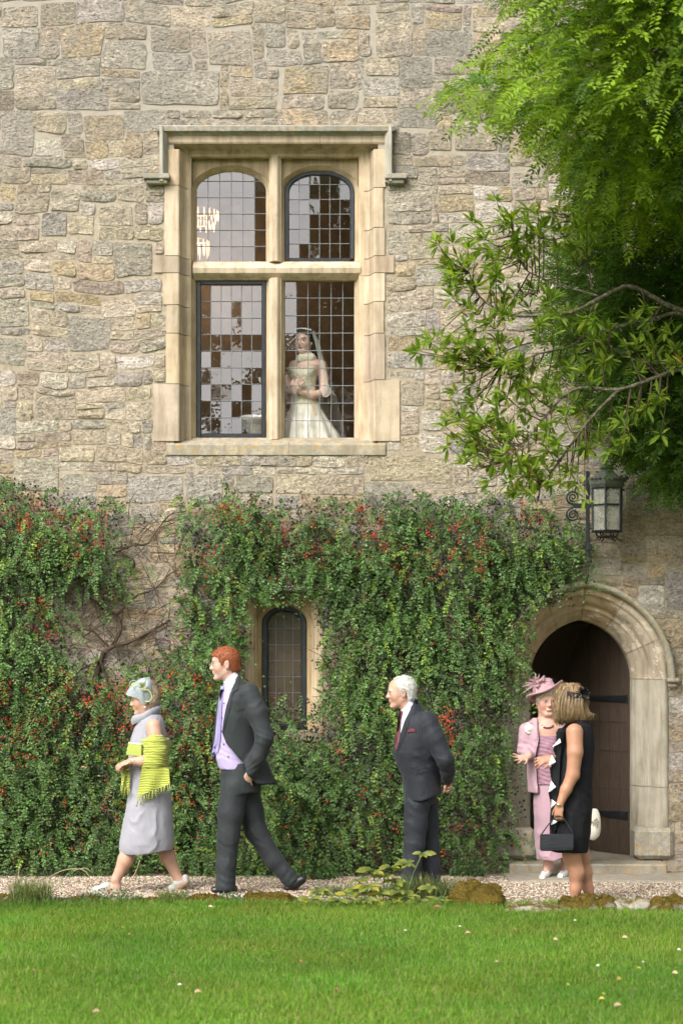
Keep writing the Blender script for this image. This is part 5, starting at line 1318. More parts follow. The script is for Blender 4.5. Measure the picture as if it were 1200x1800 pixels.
class Person:
    def __init__(s, label, Y, foot_px, foot_py, group='wedding guests', name='person'):
        s.Y = Y; s.s = F_PX / (CAM_D + Y)
        b = PX(foot_px, foot_py, Y); s.root = empty(name, (b[0], Y, 0)); s.o = np.array(s.root.location)
        tag(s.root, label, 'person', group)
    def K(s, px, py, dy=0.0): return PX(px, py, s.Y + dy)
    def put(s, name, V, F, mat, cols=None, smooth=True, parent=None):
        return mk(name, V - s.o, F, mat, parent or s.root, smooth, cols)
    def rows(s, rs, dy=0.0):
        """(py, xl, xr, ry[, dy]) -> loft rows in metres"""
        out = []
        for r in rs:
            d = dy + (r[4] if len(r) > 4 else 0); a, b = s.K(r[1], r[0], d), s.K(r[2], r[0], d)
            out.append((a[2], (a[0] + b[0]) / 2, s.Y + d, (b[0] - a[0]) / 2, r[3]))
        return out
    def poly(s, pts, dy=0.0): return [tuple(s.K(a, b, dy)[[0, 2]]) for a, b in pts]
    def patch(s, name, rows, targets, mat, off=.004, th=.004, nc=4, parent=None, dy0=-.2, col=None, sub=3):
        """thin cloth piece given as rows of (left px, right px), laid onto the target meshes as seen square on, with real thickness"""
        rows = np.array(rows, float)
        l, r = smoothpath(rows[:, 0], (len(rows) - 1) * sub + 1) if len(rows) > 2 else np.linspace(rows[0, 0], rows[-1, 0], 5), smoothpath(rows[:, 1], (len(rows) - 1) * sub + 1) if len(rows) > 2 else np.linspace(rows[0, 1], rows[-1, 1], 5)
        n = len(l); pts = np.array([[l[i] * (1 - t) + r[i] * t for t in np.linspace(0, 1, nc)] for i in range(n)])
        bv = [BVHTree.FromPolygons((np.array([v.co for v in t.data.vertices]) + s.o).tolist(), [list(p.vertices) for p in t.data.polygons]) for t in targets] if not isinstance(targets[0], BVHTree) else targets
        cam_ = Vector(cam_o.location); V = np.full((n, nc, 3), np.nan)
        for i in range(n):
            for j in range(nc):
                d = Vector(s.K(*pts[i, j])) - cam_; d.normalize(); best = None
                for t in bv:
                    h = t.ray_cast(cam_, d)
                    if h[0] is not None and (best is None or h[3] < best[1]): best = (h[0], h[3])
                if best: V[i, j] = np.array(best[0]) - np.array(d) * off
        yy = V[..., 1]; med = np.nanmedian(yy) if np.isfinite(yy).any() else s.Y + dy0
        for i in range(n):
            for j in range(nc):
                if not np.isfinite(V[i, j, 0]):
                    row = yy[i][np.isfinite(yy[i])]; V[i, j] = PX(*pts[i, j], (row.min() if len(row) else med))
        A = V.reshape(-1, 3); Bk = A + np.array([0, th, 0]); m = n * nc
        f = grid_faces(n, nc); ring = [i for i in range(nc)] + [i * nc + nc - 1 for i in range(1, n)] + [(n - 1) * nc + j for j in range(nc - 2, -1, -1)] + [i * nc for i in range(n - 2, 0, -1)]
        F = [list(q) for q in f] + [[x + m for x in q[::-1]] for q in f] + [[ring[i], ring[i] + m, ring[(i + 1) % len(ring)] + m, ring[(i + 1) % len(ring)]] for i in range(len(ring))]
        VV = np.vstack([A, Bk])
        return s.put(name, VV, F, mat, None if col is None else np.tile(col, (len(VV), 1)), False, parent)
def bvh(s, objs): return [BVHTree.FromPolygons((np.array([v.co for v in t.data.vertices]) + s.o).tolist(), [list(p.vertices) for p in t.data.polygons]) for t in objs]
class Head:
    """head axes: f forward, r to its own right, u up; unit h = chin to crown"""
    def __init__(s, c, h, f, u=(0, 0, 1)):
        s.c = np.array(c, float); s.h = h; f = nrm(np.array(f, float)); u = np.array(u, float); u = nrm(u - f * (u @ f)); s.f, s.u = f, u; s.r = np.cross(f, u)
        s.M = np.stack([s.f, s.r, s.u])
    def p(s, f, r, u): return s.c + s.h * (f * s.f + r * s.r + u * s.u)
    def loc(s, P): return (P - s.c) @ s.M.T / s.h
    def add(s, S, wide=1.0, age=0.0, smile=0.0, nose=1.0):
        h = s.h; E = lambda f, r, u, a, b, c, **k: S.ell(s.p(f, r, u), np.array((a, b, c)) * h, s.M, **k)
        E(-.03, 0, .14, .415, .335 * wide, .36, k=.02)
        E(.10, 0, -.14, .265, .265 * wide, .33, k=.03)
        for q in (-1, 1):
            S.cone(s.p(-.02, .20 * q * wide, -.20), s.p(.25, .06 * q, -.41), .095 * h, .085 * h, k=.02)
            E(.215, .16 * q * wide, -.11, .11, .10, .12, k=.03)
            E(-.045, .335 * q * wide, -.04, .075, .035, .135, k=.008); E(-.03, .375 * q * wide, -.03, .04, .03, .08, op='s', k=.006)
        S.cone(s.p(.285, -.035, -.415), s.p(.285, .035, -.415), .085 * h, .085 * h, k=.02)
        S.cone(s.p(.335, -.14, .085), s.p(.335, .14, .085), .05 * h, .05 * h, k=.018)
        S.chain([s.p(.355, 0, .07), s.p(.395, 0, -.02), s.p(.445 * nose, 0, -.115)], [.028 * h, .034 * h, .046 * h], k=.010)
        S.cone(s.p(.40, 0, -.14), s.p(.345, 0, -.20), .04 * h, .05 * h, k=.012)
        for q in (-1, 1):
            S.ell(s.p(.395, .05 * q, -.13), np.array((.05, .034, .032)) * h, s.M, k=.006)
            E(.425, .15 * q, .01, .085, .085, .050, op='s', k=.012)
            E(.318, .148 * q, -.005, .058, .065, .052, k=.004)
        E(.350, 0, -.255, .045, .10, .026, k=.008); E(.345, 0, -.305, .047, .085, .030, k=.008)
        S.cone(s.p(.425, -.055 - .04 * smile, -.280 + .03 * smile), s.p(.425, .055 + .04 * smile, -.280 + .03 * smile), .016 * h, .016 * h, op='s', k=.003)
        S.ell(s.p(.40, 0, -.352), np.array((.05, .10, .02)) * h, s.M, op='s', k=.015)
    def neck(s, S, base, r0=.23, r1=.27, k=.03): S.cone(s.p(-.08, 0, -.30), base, r0 * s.h, r1 * s.h, k=k)
    def cols(s, V, skin, lip, brow, cheek=.12):
        q = s.loc(V); c = np.tile(np.array(skin, float), (len(V), 1))
        def blend(col, w_):
            nonlocal c; c = c * (1 - w_[:, None]) + np.array(col) * w_[:, None]
        g3 = lambda f, r, u, a, b, e: np.exp(-(((q[:, 0] - f) / a) ** 2 + ((np.abs(q[:, 1]) - r) / b) ** 2 + ((q[:, 2] - u) / e) ** 2))
        red = np.array(skin) * np.array((1.08, .74, .68))
        blend(red, np.clip(g3(.3, .2, -.13, .15, .12, .10), 0, 1) * cheek * 3); blend(red, g3(.48, 0, -.12, .1, .07, .06) * cheek * 3); blend(red, g3(-.05, .37, -.04, .1, .06, .14) * .4)
        blend(lip, np.clip(g3(.40, 0, -.283, .08, .075, .042) * 1.4, 0, 1) * (q[:, 0] > .3))
        blend(brow, np.clip(g3(.36, .16, .095, .14, .10, .022) * 1.25, 0, 1) * (q[:, 0] > .2))
        blend((.05, .035, .03), np.clip(g3(.37, .152, .022, .08, .075, .016) * 1.1, 0, 1) * (q[:, 0] > .25))
        return c
    def eyes(s, per, iris=(.08, .10, .12)):
        for q in (-1, 1):
            m_ = MB(); a = ico * .046 * s.h * np.array([1, 1.2, .45])
            V = s.p(.352, .150 * q, -.006) + (a @ s.M); c = np.full((12, 3), .27)
            m_.add(V, icf, c)
            a = ico * .024 * s.h; m_.add(s.p(.380, .152 * q, -.005) + a @ s.M, icf, np.tile(iris, (12, 1)))
            V_ = np.concatenate(m_.v); e = mk('eye', V_ - per.o, m_.f, M['eye'], per.root, True, np.concatenate(m_.c))
    def hair(s, poly, grow=.035, extra=None, vox=.005, top=1.0, wide=1.0, rw=None):
        S = Sdf(.02); g_ = grow
        S.ell(s.p(-.03, 0, .14), np.array((.415 + g_, .335 * wide + (g_ if rw is None else rw), .36 + g_ * top)) * s.h, s.M)
        S.ell(s.p(-.12, 0, -.10), np.array((.31 + g_, .27 * wide + (g_ if rw is None else rw), .30)) * s.h, s.M)
        if extra: extra(S)
        pl = np.array(poly, float)
        def f(P):
            q = (P - s.c) @ s.M.T / s.h; return poly_sd(q[..., 0], q[..., 2], pl) * s.h
        S._add(f, -1e3 * np.ones(3), 1e3 * np.ones(3), 'i', .008)
        return S.mesh(vox)
def hand(S, wrist, d, palm_n, L=.18, side=1, curl=.4, spread=.16, thumb=.7, k=.006):
    """palm, four fingers of unequal length with two bends and a thumb from the side of the palm; d = hand direction, palm_n = palm normal"""
    d = nrm(np.array(d, float)); n = np.array(palm_n, float); n = nrm(n - d * (n @ d)); a = np.cross(d, n) * side; w = np.array(wrist, float)
    Mx = np.stack([d, a, n]); S.ell(w + d * L * .27, (L * .30, L * .215, L * .085), Mx, k=.012)
    for i, (t, l) in enumerate(((-.16, .40), (-.055, .46), (.055, .43), (.16, .34))):
        p0 = w + d * L * .46 + a * L * t; d1 = nrm(d + a * (i - 1.5) * spread + n * curl * .5); d2 = nrm(d1 + n * curl * 1.1); d3 = nrm(d2 + n * curl * 1.2)
        p1 = p0 + d1 * L * l * .45; p2 = p1 + d2 * L * l * .32; p3 = p2 + d3 * L * l * .25
        S.chain([p0, p1, p2, p3], [L * .052, L * .048, L * .043, L * .036], k=k)
    p0 = w + d * L * .14 - a * L * .14; d1 = nrm(d * .75 - a * thumb + n * .35); p1 = p0 + d1 * L * .26; d2 = nrm(d1 + d * .6); p2 = p1 + d2 * L * .2
    S.chain([p0, p1, p2], [L * .07, L * .055, L * .042], k=k)
def foot_shoe(S, heel, toe, h=.065, w=.042, k=.02):
    heel, toe = np.array(heel, float), np.array(toe, float); m = heel * .45 + toe * .55
    S.cone(heel + (0, 0, h * .55), m + (0, 0, w * .75), h * .5, w * .85, k=k); S.cone(m + (0, 0, w * .7), toe + (0, 0, w * .55), w * .9, w * .62, k=k)

def m_skin():
    s = NT('skin'); c = s.attr(); n = s.noise(35, 4, .6)
    c = s.mix(.5, c, s.ramp(n, [(.3, (.86, .80, .78)), (.65, (1.06, 1.05, 1.05))]), 'MULTIPLY')
    return s.done(s.bsdf(c, .48, .35, s.bump(s.noise(160, 2), .12, .002), Subsurface_Weight=.12, Subsurface_Radius=(.02, .008, .004)))
def m_cloth(name, col, rough=.85, weave=900, wstr=.25, var=.10, sheen=.0, fold=0.0, stripes=None, spec=.2):
    s = NT(name); n = s.noise(5, 4, .6)
    c = s.mix(1.0, col, s.ramp(n, [(.3, 1 - var), (.7, 1 + var)]), 'MULTIPLY')
    if stripes:
        sep = s.n('ShaderNodeSeparateXYZ'); s.l(s.obj(), sep.inputs[0])
        q = s.math('SINE', s.math('MULTIPLY', sep.outputs[0], stripes[0])); c = s.mix(s.ramp(q, [(.90, 0.0), (.97, stripes[2])]), c, stripes[1])
    b = s.bump(s.noise(weave / 4, 2, .6), wstr, .002)
    if fold: b = s.bump(s.noise(7, 3, .55, s.mapped(s.pos(), (1, 1, .45))), fold, .03, b); b = s.bump(s.noise(22, 3, .6, s.mapped(s.pos(), (1, 1, .6)), 1.5), fold * .9, .010, b)
    return s.done(s.bsdf(c, rough, spec, b, Sheen_Weight=sheen))
def m_hair(name, c0, c1, sc=(60, 60, 9), rough=.45):
    s = NT(name); n = s.noise(3.2, 4, .7, s.mapped(s.obj(), sc)); 
    return s.done(s.bsdf(s.ramp(n, [(.3, c0), (.7, c1)]), rough, .4, s.bump(n, .8, .006)))
M['skin'] = m_skin(); M['eye'] = m_attr('eye', .15, .5)
M['shoe_black'] = m_plain('black_leather', (.012, .012, .013), .35, .5, 40, .1)
M['silver'] = m_plain('silver', (.7, .7, .72), .25, .5, Metallic=1.0)

def fuzz(p, V, N, n, L, W, mat, flow, lift=.25, seed=1, name='hair_strands', parent=None):
    """fine strands lying along the hair surface"""
    g = np.random.default_rng(seed); i = g.integers(0, len(V), n); nn = N[i]
    f = (flow(V[i]) if callable(flow) else np.tile(np.array(flow, float), (n, 1))) + g.normal(0, .22, (n, 3)); f = f - nn * (f * nn).sum(1, keepdims=True); d = nrm(nrm(f) + nn * lift * g.uniform(.2, 1.4, (n, 1)))
    Ll = g.uniform(.6, 1.3, n) * L
    v, ff, k = leaf_geo(V[i] - nn * .002 + g.normal(0, .002, (n, 3)), d, nn + g.normal(0, .3, (n, 3)), Ll, np.full(n, W), .1, True)
    o = p.put(name, v, ff, mat, None, False, parent); o['kind'] = 'stuff'; return o
# ================================================================== young man in charcoal suit
def young_man():
    p = Person('red haired young man striding in an open charcoal suit, lilac shirt and tie', ground_Y(1568), 440, 1568); K = p.K
    suit = m_cloth('charcoal_suiting', (.026, .030, .032), .66, 1000, .25, .12, .05, .35); shirtm = m_cloth('lilac_shirt', (.40, .33, .54), .75, 900, .1, .05, .1, .2); tiem = m_cloth('lilac_satin_tie', (.27, .235, .45), .4, 1200, .15, .05, .2)
    H = Head(K(395.5, 1167), 57 / p.s, (-1, -.10, -.05))
    S = Sdf(.02); H.add(S, 1.0); H.neck(S, K(416, 1207), .24, .29)
    S.loft(p.rows([(1212, 404, 428, .08), (1250, 394, 446, .15), (1330, 394, 444, .12), (1385, 400, 448, .11)]), k=.04)
    for dy, hp, kn, an, hl, to in ((-.08, (418, 1372), (402, 1468), (399, 1552), (410, 1566), (374, 1568)), (.08, (434, 1372), (446, 1458), (514, 1545), (529, 1548), (505, 1566))):
        S.chain([K(*hp, dy), K(*kn, dy), K(*an, dy)], [.06, .05, .04], k=.03); S.cone(K(*hl, dy), K(*to, dy), .03, .025)
    S.chain([K(436, 1222, -.18), K(464, 1296, -.235), K(440, 1358, -.19)], [.05, .04, .028], k=.03); hand(S, K(439, 1357, -.18), (-.25, .5, -1), (0, 1, .2), .17, -1, .5)
    S.chain([K(418, 1222, .18), K(440, 1300, .23), K(424, 1352, .19)], [.05, .04, .028], k=.03); hand(S, K(424, 1352, .19), (-.1, -.2, -1), (0, -1, .2), .17, 1, .5)
    V, F, N = S.mesh(.006)
    c = H.cols(V, (.50, .315, .245), (.50, .24, .21), (.28, .12, .05), .14); body = p.put('body', V, F, M['skin'], c); H.eyes(p)
    # hair: short and ginger
    V, F, N = H.hair([(.46, .245), (.33, .255), (.22, .20), (.185, .08), (.145, -.07), (.075, -.06), (.05, .07), (-.06, .11), (-.14, .04), (-.155, -.20), (-.26, -.34), (-.7, -.34), (-.7, .8), (.6, .8)], .045, rw=.018)
    V = V + N * (.005 * fbm(V * np.array((60, 60, 40)), 3, 5))[:, None]
    hm = m_hair('ginger_hair', (.15, .038, .013), (.42, .125, .042), (70, 70, 40)); hr = p.put('hair', V, F, hm); fuzz(p, V, N, 2600, .020, .0022, hm, lambda q: (q - H.c) * np.array([1.2, 1, 0]) + np.array([.10, 0, -.10]), .5, 2, parent=hr)
    # shirt
    S = Sdf(.02); S.loft(p.rows([(1196, 394, 419, .075), (1210, 392, 430, .13), (1235, 386, 446, .17), (1290, 380, 450, .165), (1335, 380, 450, .15), (1352, 386, 450, .15)]), k=.02)
    V, F, N = S.mesh(.008); V = wrinkle(V, N, [(K(392, 1320, -.1), .14, (.4, 0, 1), 110, 0.0017)], .006); shirt = p.put('shirt', V, F, shirtm)
    # trousers
    S = Sdf(.03); S.loft(p.rows([(1340, 391, 456, .155), (1365, 387, 460, .165), (1392, 388, 458, .165)]), k=.03)
    S.chain([K(412, 1385, -.075), K(405, 1430, -.08), K(401, 1472, -.085), K(398, 1520, -.085), K(397, 1558, -.085)], [.102, .094, .082, .076, .079], k=.03)
    S.chain([K(432, 1385, .075), K(440, 1425, .08), K(450, 1462, .08), K(482, 1512, .08), K(510, 1547, .08)], [.105, .094, .082, .070, .066], k=.03)
    S.prism(p.poly([(360, 1565), (430, 1565), (430, 1600), (360, 1600)], -.08), p.Y - .3, p.Y, 's', .004)
    V, F, N = S.mesh(.008)
    V = wrinkle(V, N, [(K(401, 1475, -.1), .12, (.25, 0, 1), 75, 0.0033), (K(400, 1545, -.1), .10, (.3, 0, 1), 100, 0.0033), (K(455, 1465, .05), .12, (.6, 0, 1), 80, 0.0033), (K(505, 1540, .05), .09, (.8, 0, -.6), 110, 0.0033), (K(425, 1395, -.1), .12, (.9, 0, .5), 60, 0.0028), (K(400, 1500, -.1), .3, (1, .2, 0), 55, 0.0022)], .010, (10, 10, 3), 3)
    p.put('trousers', V, F, suit)
    # jacket, open in front
    S = Sdf(.03); S.loft(p.rows([(1190, 402, 423, .085), (1200, 395, 432, .15), (1212, 390, 441, .20), (1230, 383, 452, .22), (1260, 377, 459, .225), (1300, 372, 463, .21), (1335, 370, 468, .20), (1362, 376, 480, .205), (1380, 384, 488, .21)]), k=.03)
    S.chain([K(438, 1220, -.165), K(452, 1252, -.205), K(465, 1298, -.235), K(452, 1332, -.225), K(439, 1357, -.205)], [.082, .076, .066, .060, .055], k=.028)
    S.chain([K(418, 1220, .165), K(430, 1252, .205), K(442, 1300, .235), K(426, 1352, .20)], [.08, .072, .064, .05], k=.028)
    S.prism(p.poly([(300, 1150), (424, 1150), (419, 1183), (408, 1212), (399, 1240), (392, 1270), (390, 1288), (398, 1306), (416, 1327), (430, 1343), (434, 1360), (452, 1378), (474, 1379), (490, 1376), (500, 1420), (300, 1420)], -.15), p.Y - .5, p.Y + .035, 's', .006)
    S.prism(p.poly([(300, 1335), (372, 1332), (390, 1345), (420, 1375), (490, 1380), (500, 1420), (300, 1420)], .15), p.Y + .0, p.Y + .5, 's', .006)
    V, F, N = S.mesh(.008)
    V = wrinkle(V, N, [(K(464, 1296, -.25), .085, (.35, 0, 1), 130, 0.0039), (K(446, 1345, -.25), .07, (-.5, 0, 1), 140, 0.0033), (K(452, 1240, -.25), .08, (-.7, 0, 1), 80, 0.0033), (K(455, 1340, -.1), .12, (.9, 0, .4), 60, 0.0028)], .008, (10, 10, 4), 7)
    jac = p.put('jacket', V, F, suit)
    T = bvh(p, [jac, shirt, body])
    p.patch('lapel', [((417, 1184), (423, 1189)), ((409, 1208), (419, 1210)), ((406, 1216), (416, 1213)), ((405, 1217), (409, 1219)), ((400, 1236), (406, 1238)), ((394, 1262), (398, 1266)), ((391, 1284), (392, 1287))], T, suit, .007, .006)
    p.patch('collar', [((392, 1201), (394, 1199)), ((399, 1193), (405, 1210)), ((407, 1186), (409, 1207)), ((415, 1179), (418, 1187))], T, m_cloth('white_collar', (.60, .58, .66), .8, 900, .1), .010, .006)
    p.patch('tie', [((388, 1206), (394, 1206)), ((387, 1213), (393, 1215)), ((385, 1222), (391, 1224)), ((381, 1260), (389, 1261)), ((377, 1300), (387, 1301)), ((373, 1320), (383, 1321)), ((371, 1329), (376, 1330))], T, tiem, .016, .006, 3)
    p.patch('breast_pocket', [((412, 1248), (428, 1244)), ((412.5, 1250.5), (428.5, 1246.5))], T, suit, .005, .004)
    bm = m_plain('dark_button', (.03, .02, .05), .4)
    for a, b in ((393, 1236), (390, 1262), (389, 1285), (393, 1308), (401, 1330), (401, 1204.5)): p.patch('button', [((a - 1, b - 1), (a + 1, b - 1)), ((a - 1, b + 1), (a + 1, b + 1))], T, bm, .008, .004, 3)
    for hl, to, dy in (((411, 1566), (376, 1567), -.085), ((531, 1546), (506, 1566), .08)):
        S = Sdf(.015); a, b = K(*hl, dy), K(*to, dy)
        if dy < 0: a[2] = b[2] = 0.0; foot_shoe(S, a, b, .06, .042)
        else: S.chain([a, (a + b) / 2 + (-.01, 0, .01), b + (0, 0, .02)], [.034, .044, .03])
        V, F, N = S.mesh(.006); p.put('shoe', V, F, M['shoe_black'])
young_man()

# ================================================================== old man with hands behind his back
def old_man():
    p = Person('stooping white haired old man in pinstripe suit and burgundy tie, hands clasped behind', ground_Y(1561), 735, 1561); K = p.K
    suit = m_cloth('pinstripe_suiting', (.018, .020, .025), .68, 1000, .25, .10, .05, .35, (520, (.07, .08, .10), .55)); shirtm = m_cloth('white_shirt', (.58, .58, .64), .75, 900, .1, .04, .1, .2); tiem = m_cloth('burgundy_tie', (.13, .012, .028), .5, 1200, .2, .08, .2)
    H = Head(K(704, 1217), 55 / p.s, (-1, -.12, -.06))
    S = Sdf(.02); H.add(S, 1.0, nose=1.0); H.neck(S, K(728, 1258), .23, .28)
    S.loft(p.rows([(1262, 714, 742, .08), (1300, 712, 756, .15), (1350, 716, 758, .12), (1400, 724, 758, .11)]), k=.04)
    for dy, hp, kn, an, to in ((-.08, (734, 1410), (729, 1482), (722, 1548), (702, 1559)), (.08, (748, 1410), (752, 1486), (757, 1545), (742, 1558))):
        S.chain([K(*hp, dy), K(*kn, dy), K(*an, dy)], [.08, .052, .038], k=.03); S.cone(K(*an, dy), K(*to, dy), .035, .025)
    S.chain([K(752, 1268, -.16), K(780, 1334, -.2), K(785, 1368, -.08)], [.048, .038, .026], k=.03); hand(S, K(784, 1367, -.07), (.1, .55, -.6), (-1, 0, .1), .17, 1, .7)
    S.chain([K(738, 1268, .16), K(772, 1334, .2), K(784, 1366, .05)], [.048, .038, .026], k=.03); hand(S, K(785, 1366, .04), (.25, -.6, -.55), (-1, 0, .2), .17, -1, .6)
    V, F, N = S.mesh(.006); V = wrinkle(V, N, [], .0)
    c = H.cols(V, (.50, .295, .21), (.40, .22, .17), (.50, .46, .40), .16); body = p.put('body', V, F, M['skin'], c); H.eyes(p)
    V, F, N = H.hair([(.20, .38), (.13, .20), (.10, .10), (.10, -.06), (.02, -.02), (.0, .09), (-.08, .10), (-.15, .02), (-.17, -.25), (-.25, -.36), (-.75, -.36), (-.75, .7), (-.2, .7), (-.05, .46)], .055, rw=.03)
    V = V + N * (.008 * fbm(V * np.array((60, 60, 30)), 3, 5))[:, None]
    hm = m_hair('white_hair', (.48, .47, .43), (.80, .79, .75), (70, 70, 14), .5); hr = p.put('hair', V, F, hm); fuzz(p, V, N, 1800, .032, .0022, hm, (.75, 0, -.65), .32, 2, parent=hr)
    V, F, N = H.hair([(.40, .34), (.47, .40), (.40, .60), (.1, .7), (-.1, .7), (-.05, .47), (.2, .44), (.33, .40)], .022, rw=.0)
    p.put('hair_wisp', V, F, hm)
    S = Sdf(.02); S.loft(p.rows([(1244, 706, 735, .08), (1256, 702, 745, .13), (1280, 702, 760, .17), (1330, 700, 764, .17)]), k=.02); V, F, N = S.mesh(.008); shirt = p.put('shirt', V, F, shirtm)
    S = Sdf(.03); S.loft(p.rows([(1385, 714, 768, .155), (1412, 714, 766, .16)]), k=.03)
    S.chain([K(732, 1415, -.075), K(730, 1450, -.08), K(728, 1484, -.085), K(723, 1520, -.085), K(719, 1556, -.085)], [.098, .088, .080, .074, .076], k=.03)
    S.chain([K(747, 1415, .075), K(750, 1450, .08), K(753, 1486, .08), K(756, 1520, .08), K(757, 1554, .08)], [.10, .09, .08, .072, .073], k=.03)
    V, F, N = S.mesh(.008); V = wrinkle(V, N, [(K(728, 1430, -.1), .12, (.6, 0, 1), 80, 0.0039), (K(730, 1490, -.1), .13, (.3, 0, 1), 60, 0.0028), (K(722, 1545, -.1), .1, (.3, 0, 1), 100, 0.0033)], .011, (10, 10, 3), 3); p.put('trousers', V, F, suit)
    S = Sdf(.03); S.loft(p.rows([(1232, 716, 735, .085), (1243, 709, 742, .12), (1254, 704, 750, .165), (1270, 699, 762, .205), (1295, 694, 770, .22), (1322, 690, 773, .22), (1342, 696, 773, .205), (1362, 705, 772, .20), (1385, 709, 774, .20), (1408, 711, 776, .20)]), k=.03)
    S.chain([K(751, 1268, -.155), K(764, 1298, -.195), K(781, 1336, -.215), K(786, 1356, -.15), K(786, 1369, -.08)], [.082, .074, .066, .054, .048], k=.028)
    S.chain([K(738, 1268, .155), K(770, 1334, .21), K(784, 1367, .06)], [.08, .064, .045], k=.028)
    S.prism(p.poly([(600, 1200), (738, 1200), (729, 1228), (721, 1247), (711, 1268), (704, 1292), (697, 1318), (693, 1324), (600, 1324)], -.15), p.Y - .5, p.Y + .04, 's', .006)
    S.prism(p.poly([(600, 1409), (712, 1409), (740, 1407), (776, 1396), (800, 1390), (800, 1440), (600, 1440)], -.1), p.Y - .5, p.Y + .5, 's', .006)
    V, F, N = S.mesh(.008)
    V = wrinkle(V, N, [(K(778, 1334, -.22), .09, (.3, 0, 1), 110, 0.0039), (K(760, 1285, -.2), .09, (-.7, 0, 1), 75, 0.0039), (K(745, 1340, -.2), .11, (.7, 0, 1), 60, 0.0033), (K(735, 1330, -.2), .1, (-.3, 0, 1), 70, 0.0022)], .009, (10, 10, 4), 9)
    jac = p.put('jacket', V, F, suit); T = bvh(p, [jac, shirt, body])
    p.patch('lapel', [((729, 1228), (735, 1231)), ((722, 1246), (730, 1249)), ((720, 1251), (727, 1254)), ((718, 1255), (722, 1257)), ((710, 1272), (716, 1277)), ((703, 1297), (707, 1301)), ((696, 1319), (697, 1322))], T, suit, .007, .006)
    p.patch('collar', [((703, 1249), (705, 1247)), ((710, 1244), (711, 1256)), ((717, 1235), (717, 1249)), ((726, 1224), (729, 1232))], T, shirtm, .010, .006)
    p.patch('tie', [((701, 1250), (708, 1250)), ((700, 1258), (705, 1260)), ((698, 1266), (704, 1268)), ((696, 1295), (702, 1297)), ((693, 1316), (698, 1318))], T, tiem, .016, .006, 3)
    p.patch('pocket_square', [((716, 1287), (728, 1286)), ((717, 1284), (729, 1283)), ((721, 1281), (726, 1281))], T, tiem, .010, .008)
    p.patch('pocket_flap', [((728, 1352), (760, 1346)), ((728, 1361), (760, 1355))], T, suit, .006, .005, 6)
    for hl, to, dy in (((728, 1560), (700, 1560), -.085), ((764, 1559), (738, 1559), .08)):
        S = Sdf(.015); a, b = K(*hl, dy), K(*to, dy); a[2] = b[2] = 0; foot_shoe(S, a, b, .06, .042); V, F, N = S.mesh(.006); p.put('shoe', V, F, M['shoe_black'])
old_man()
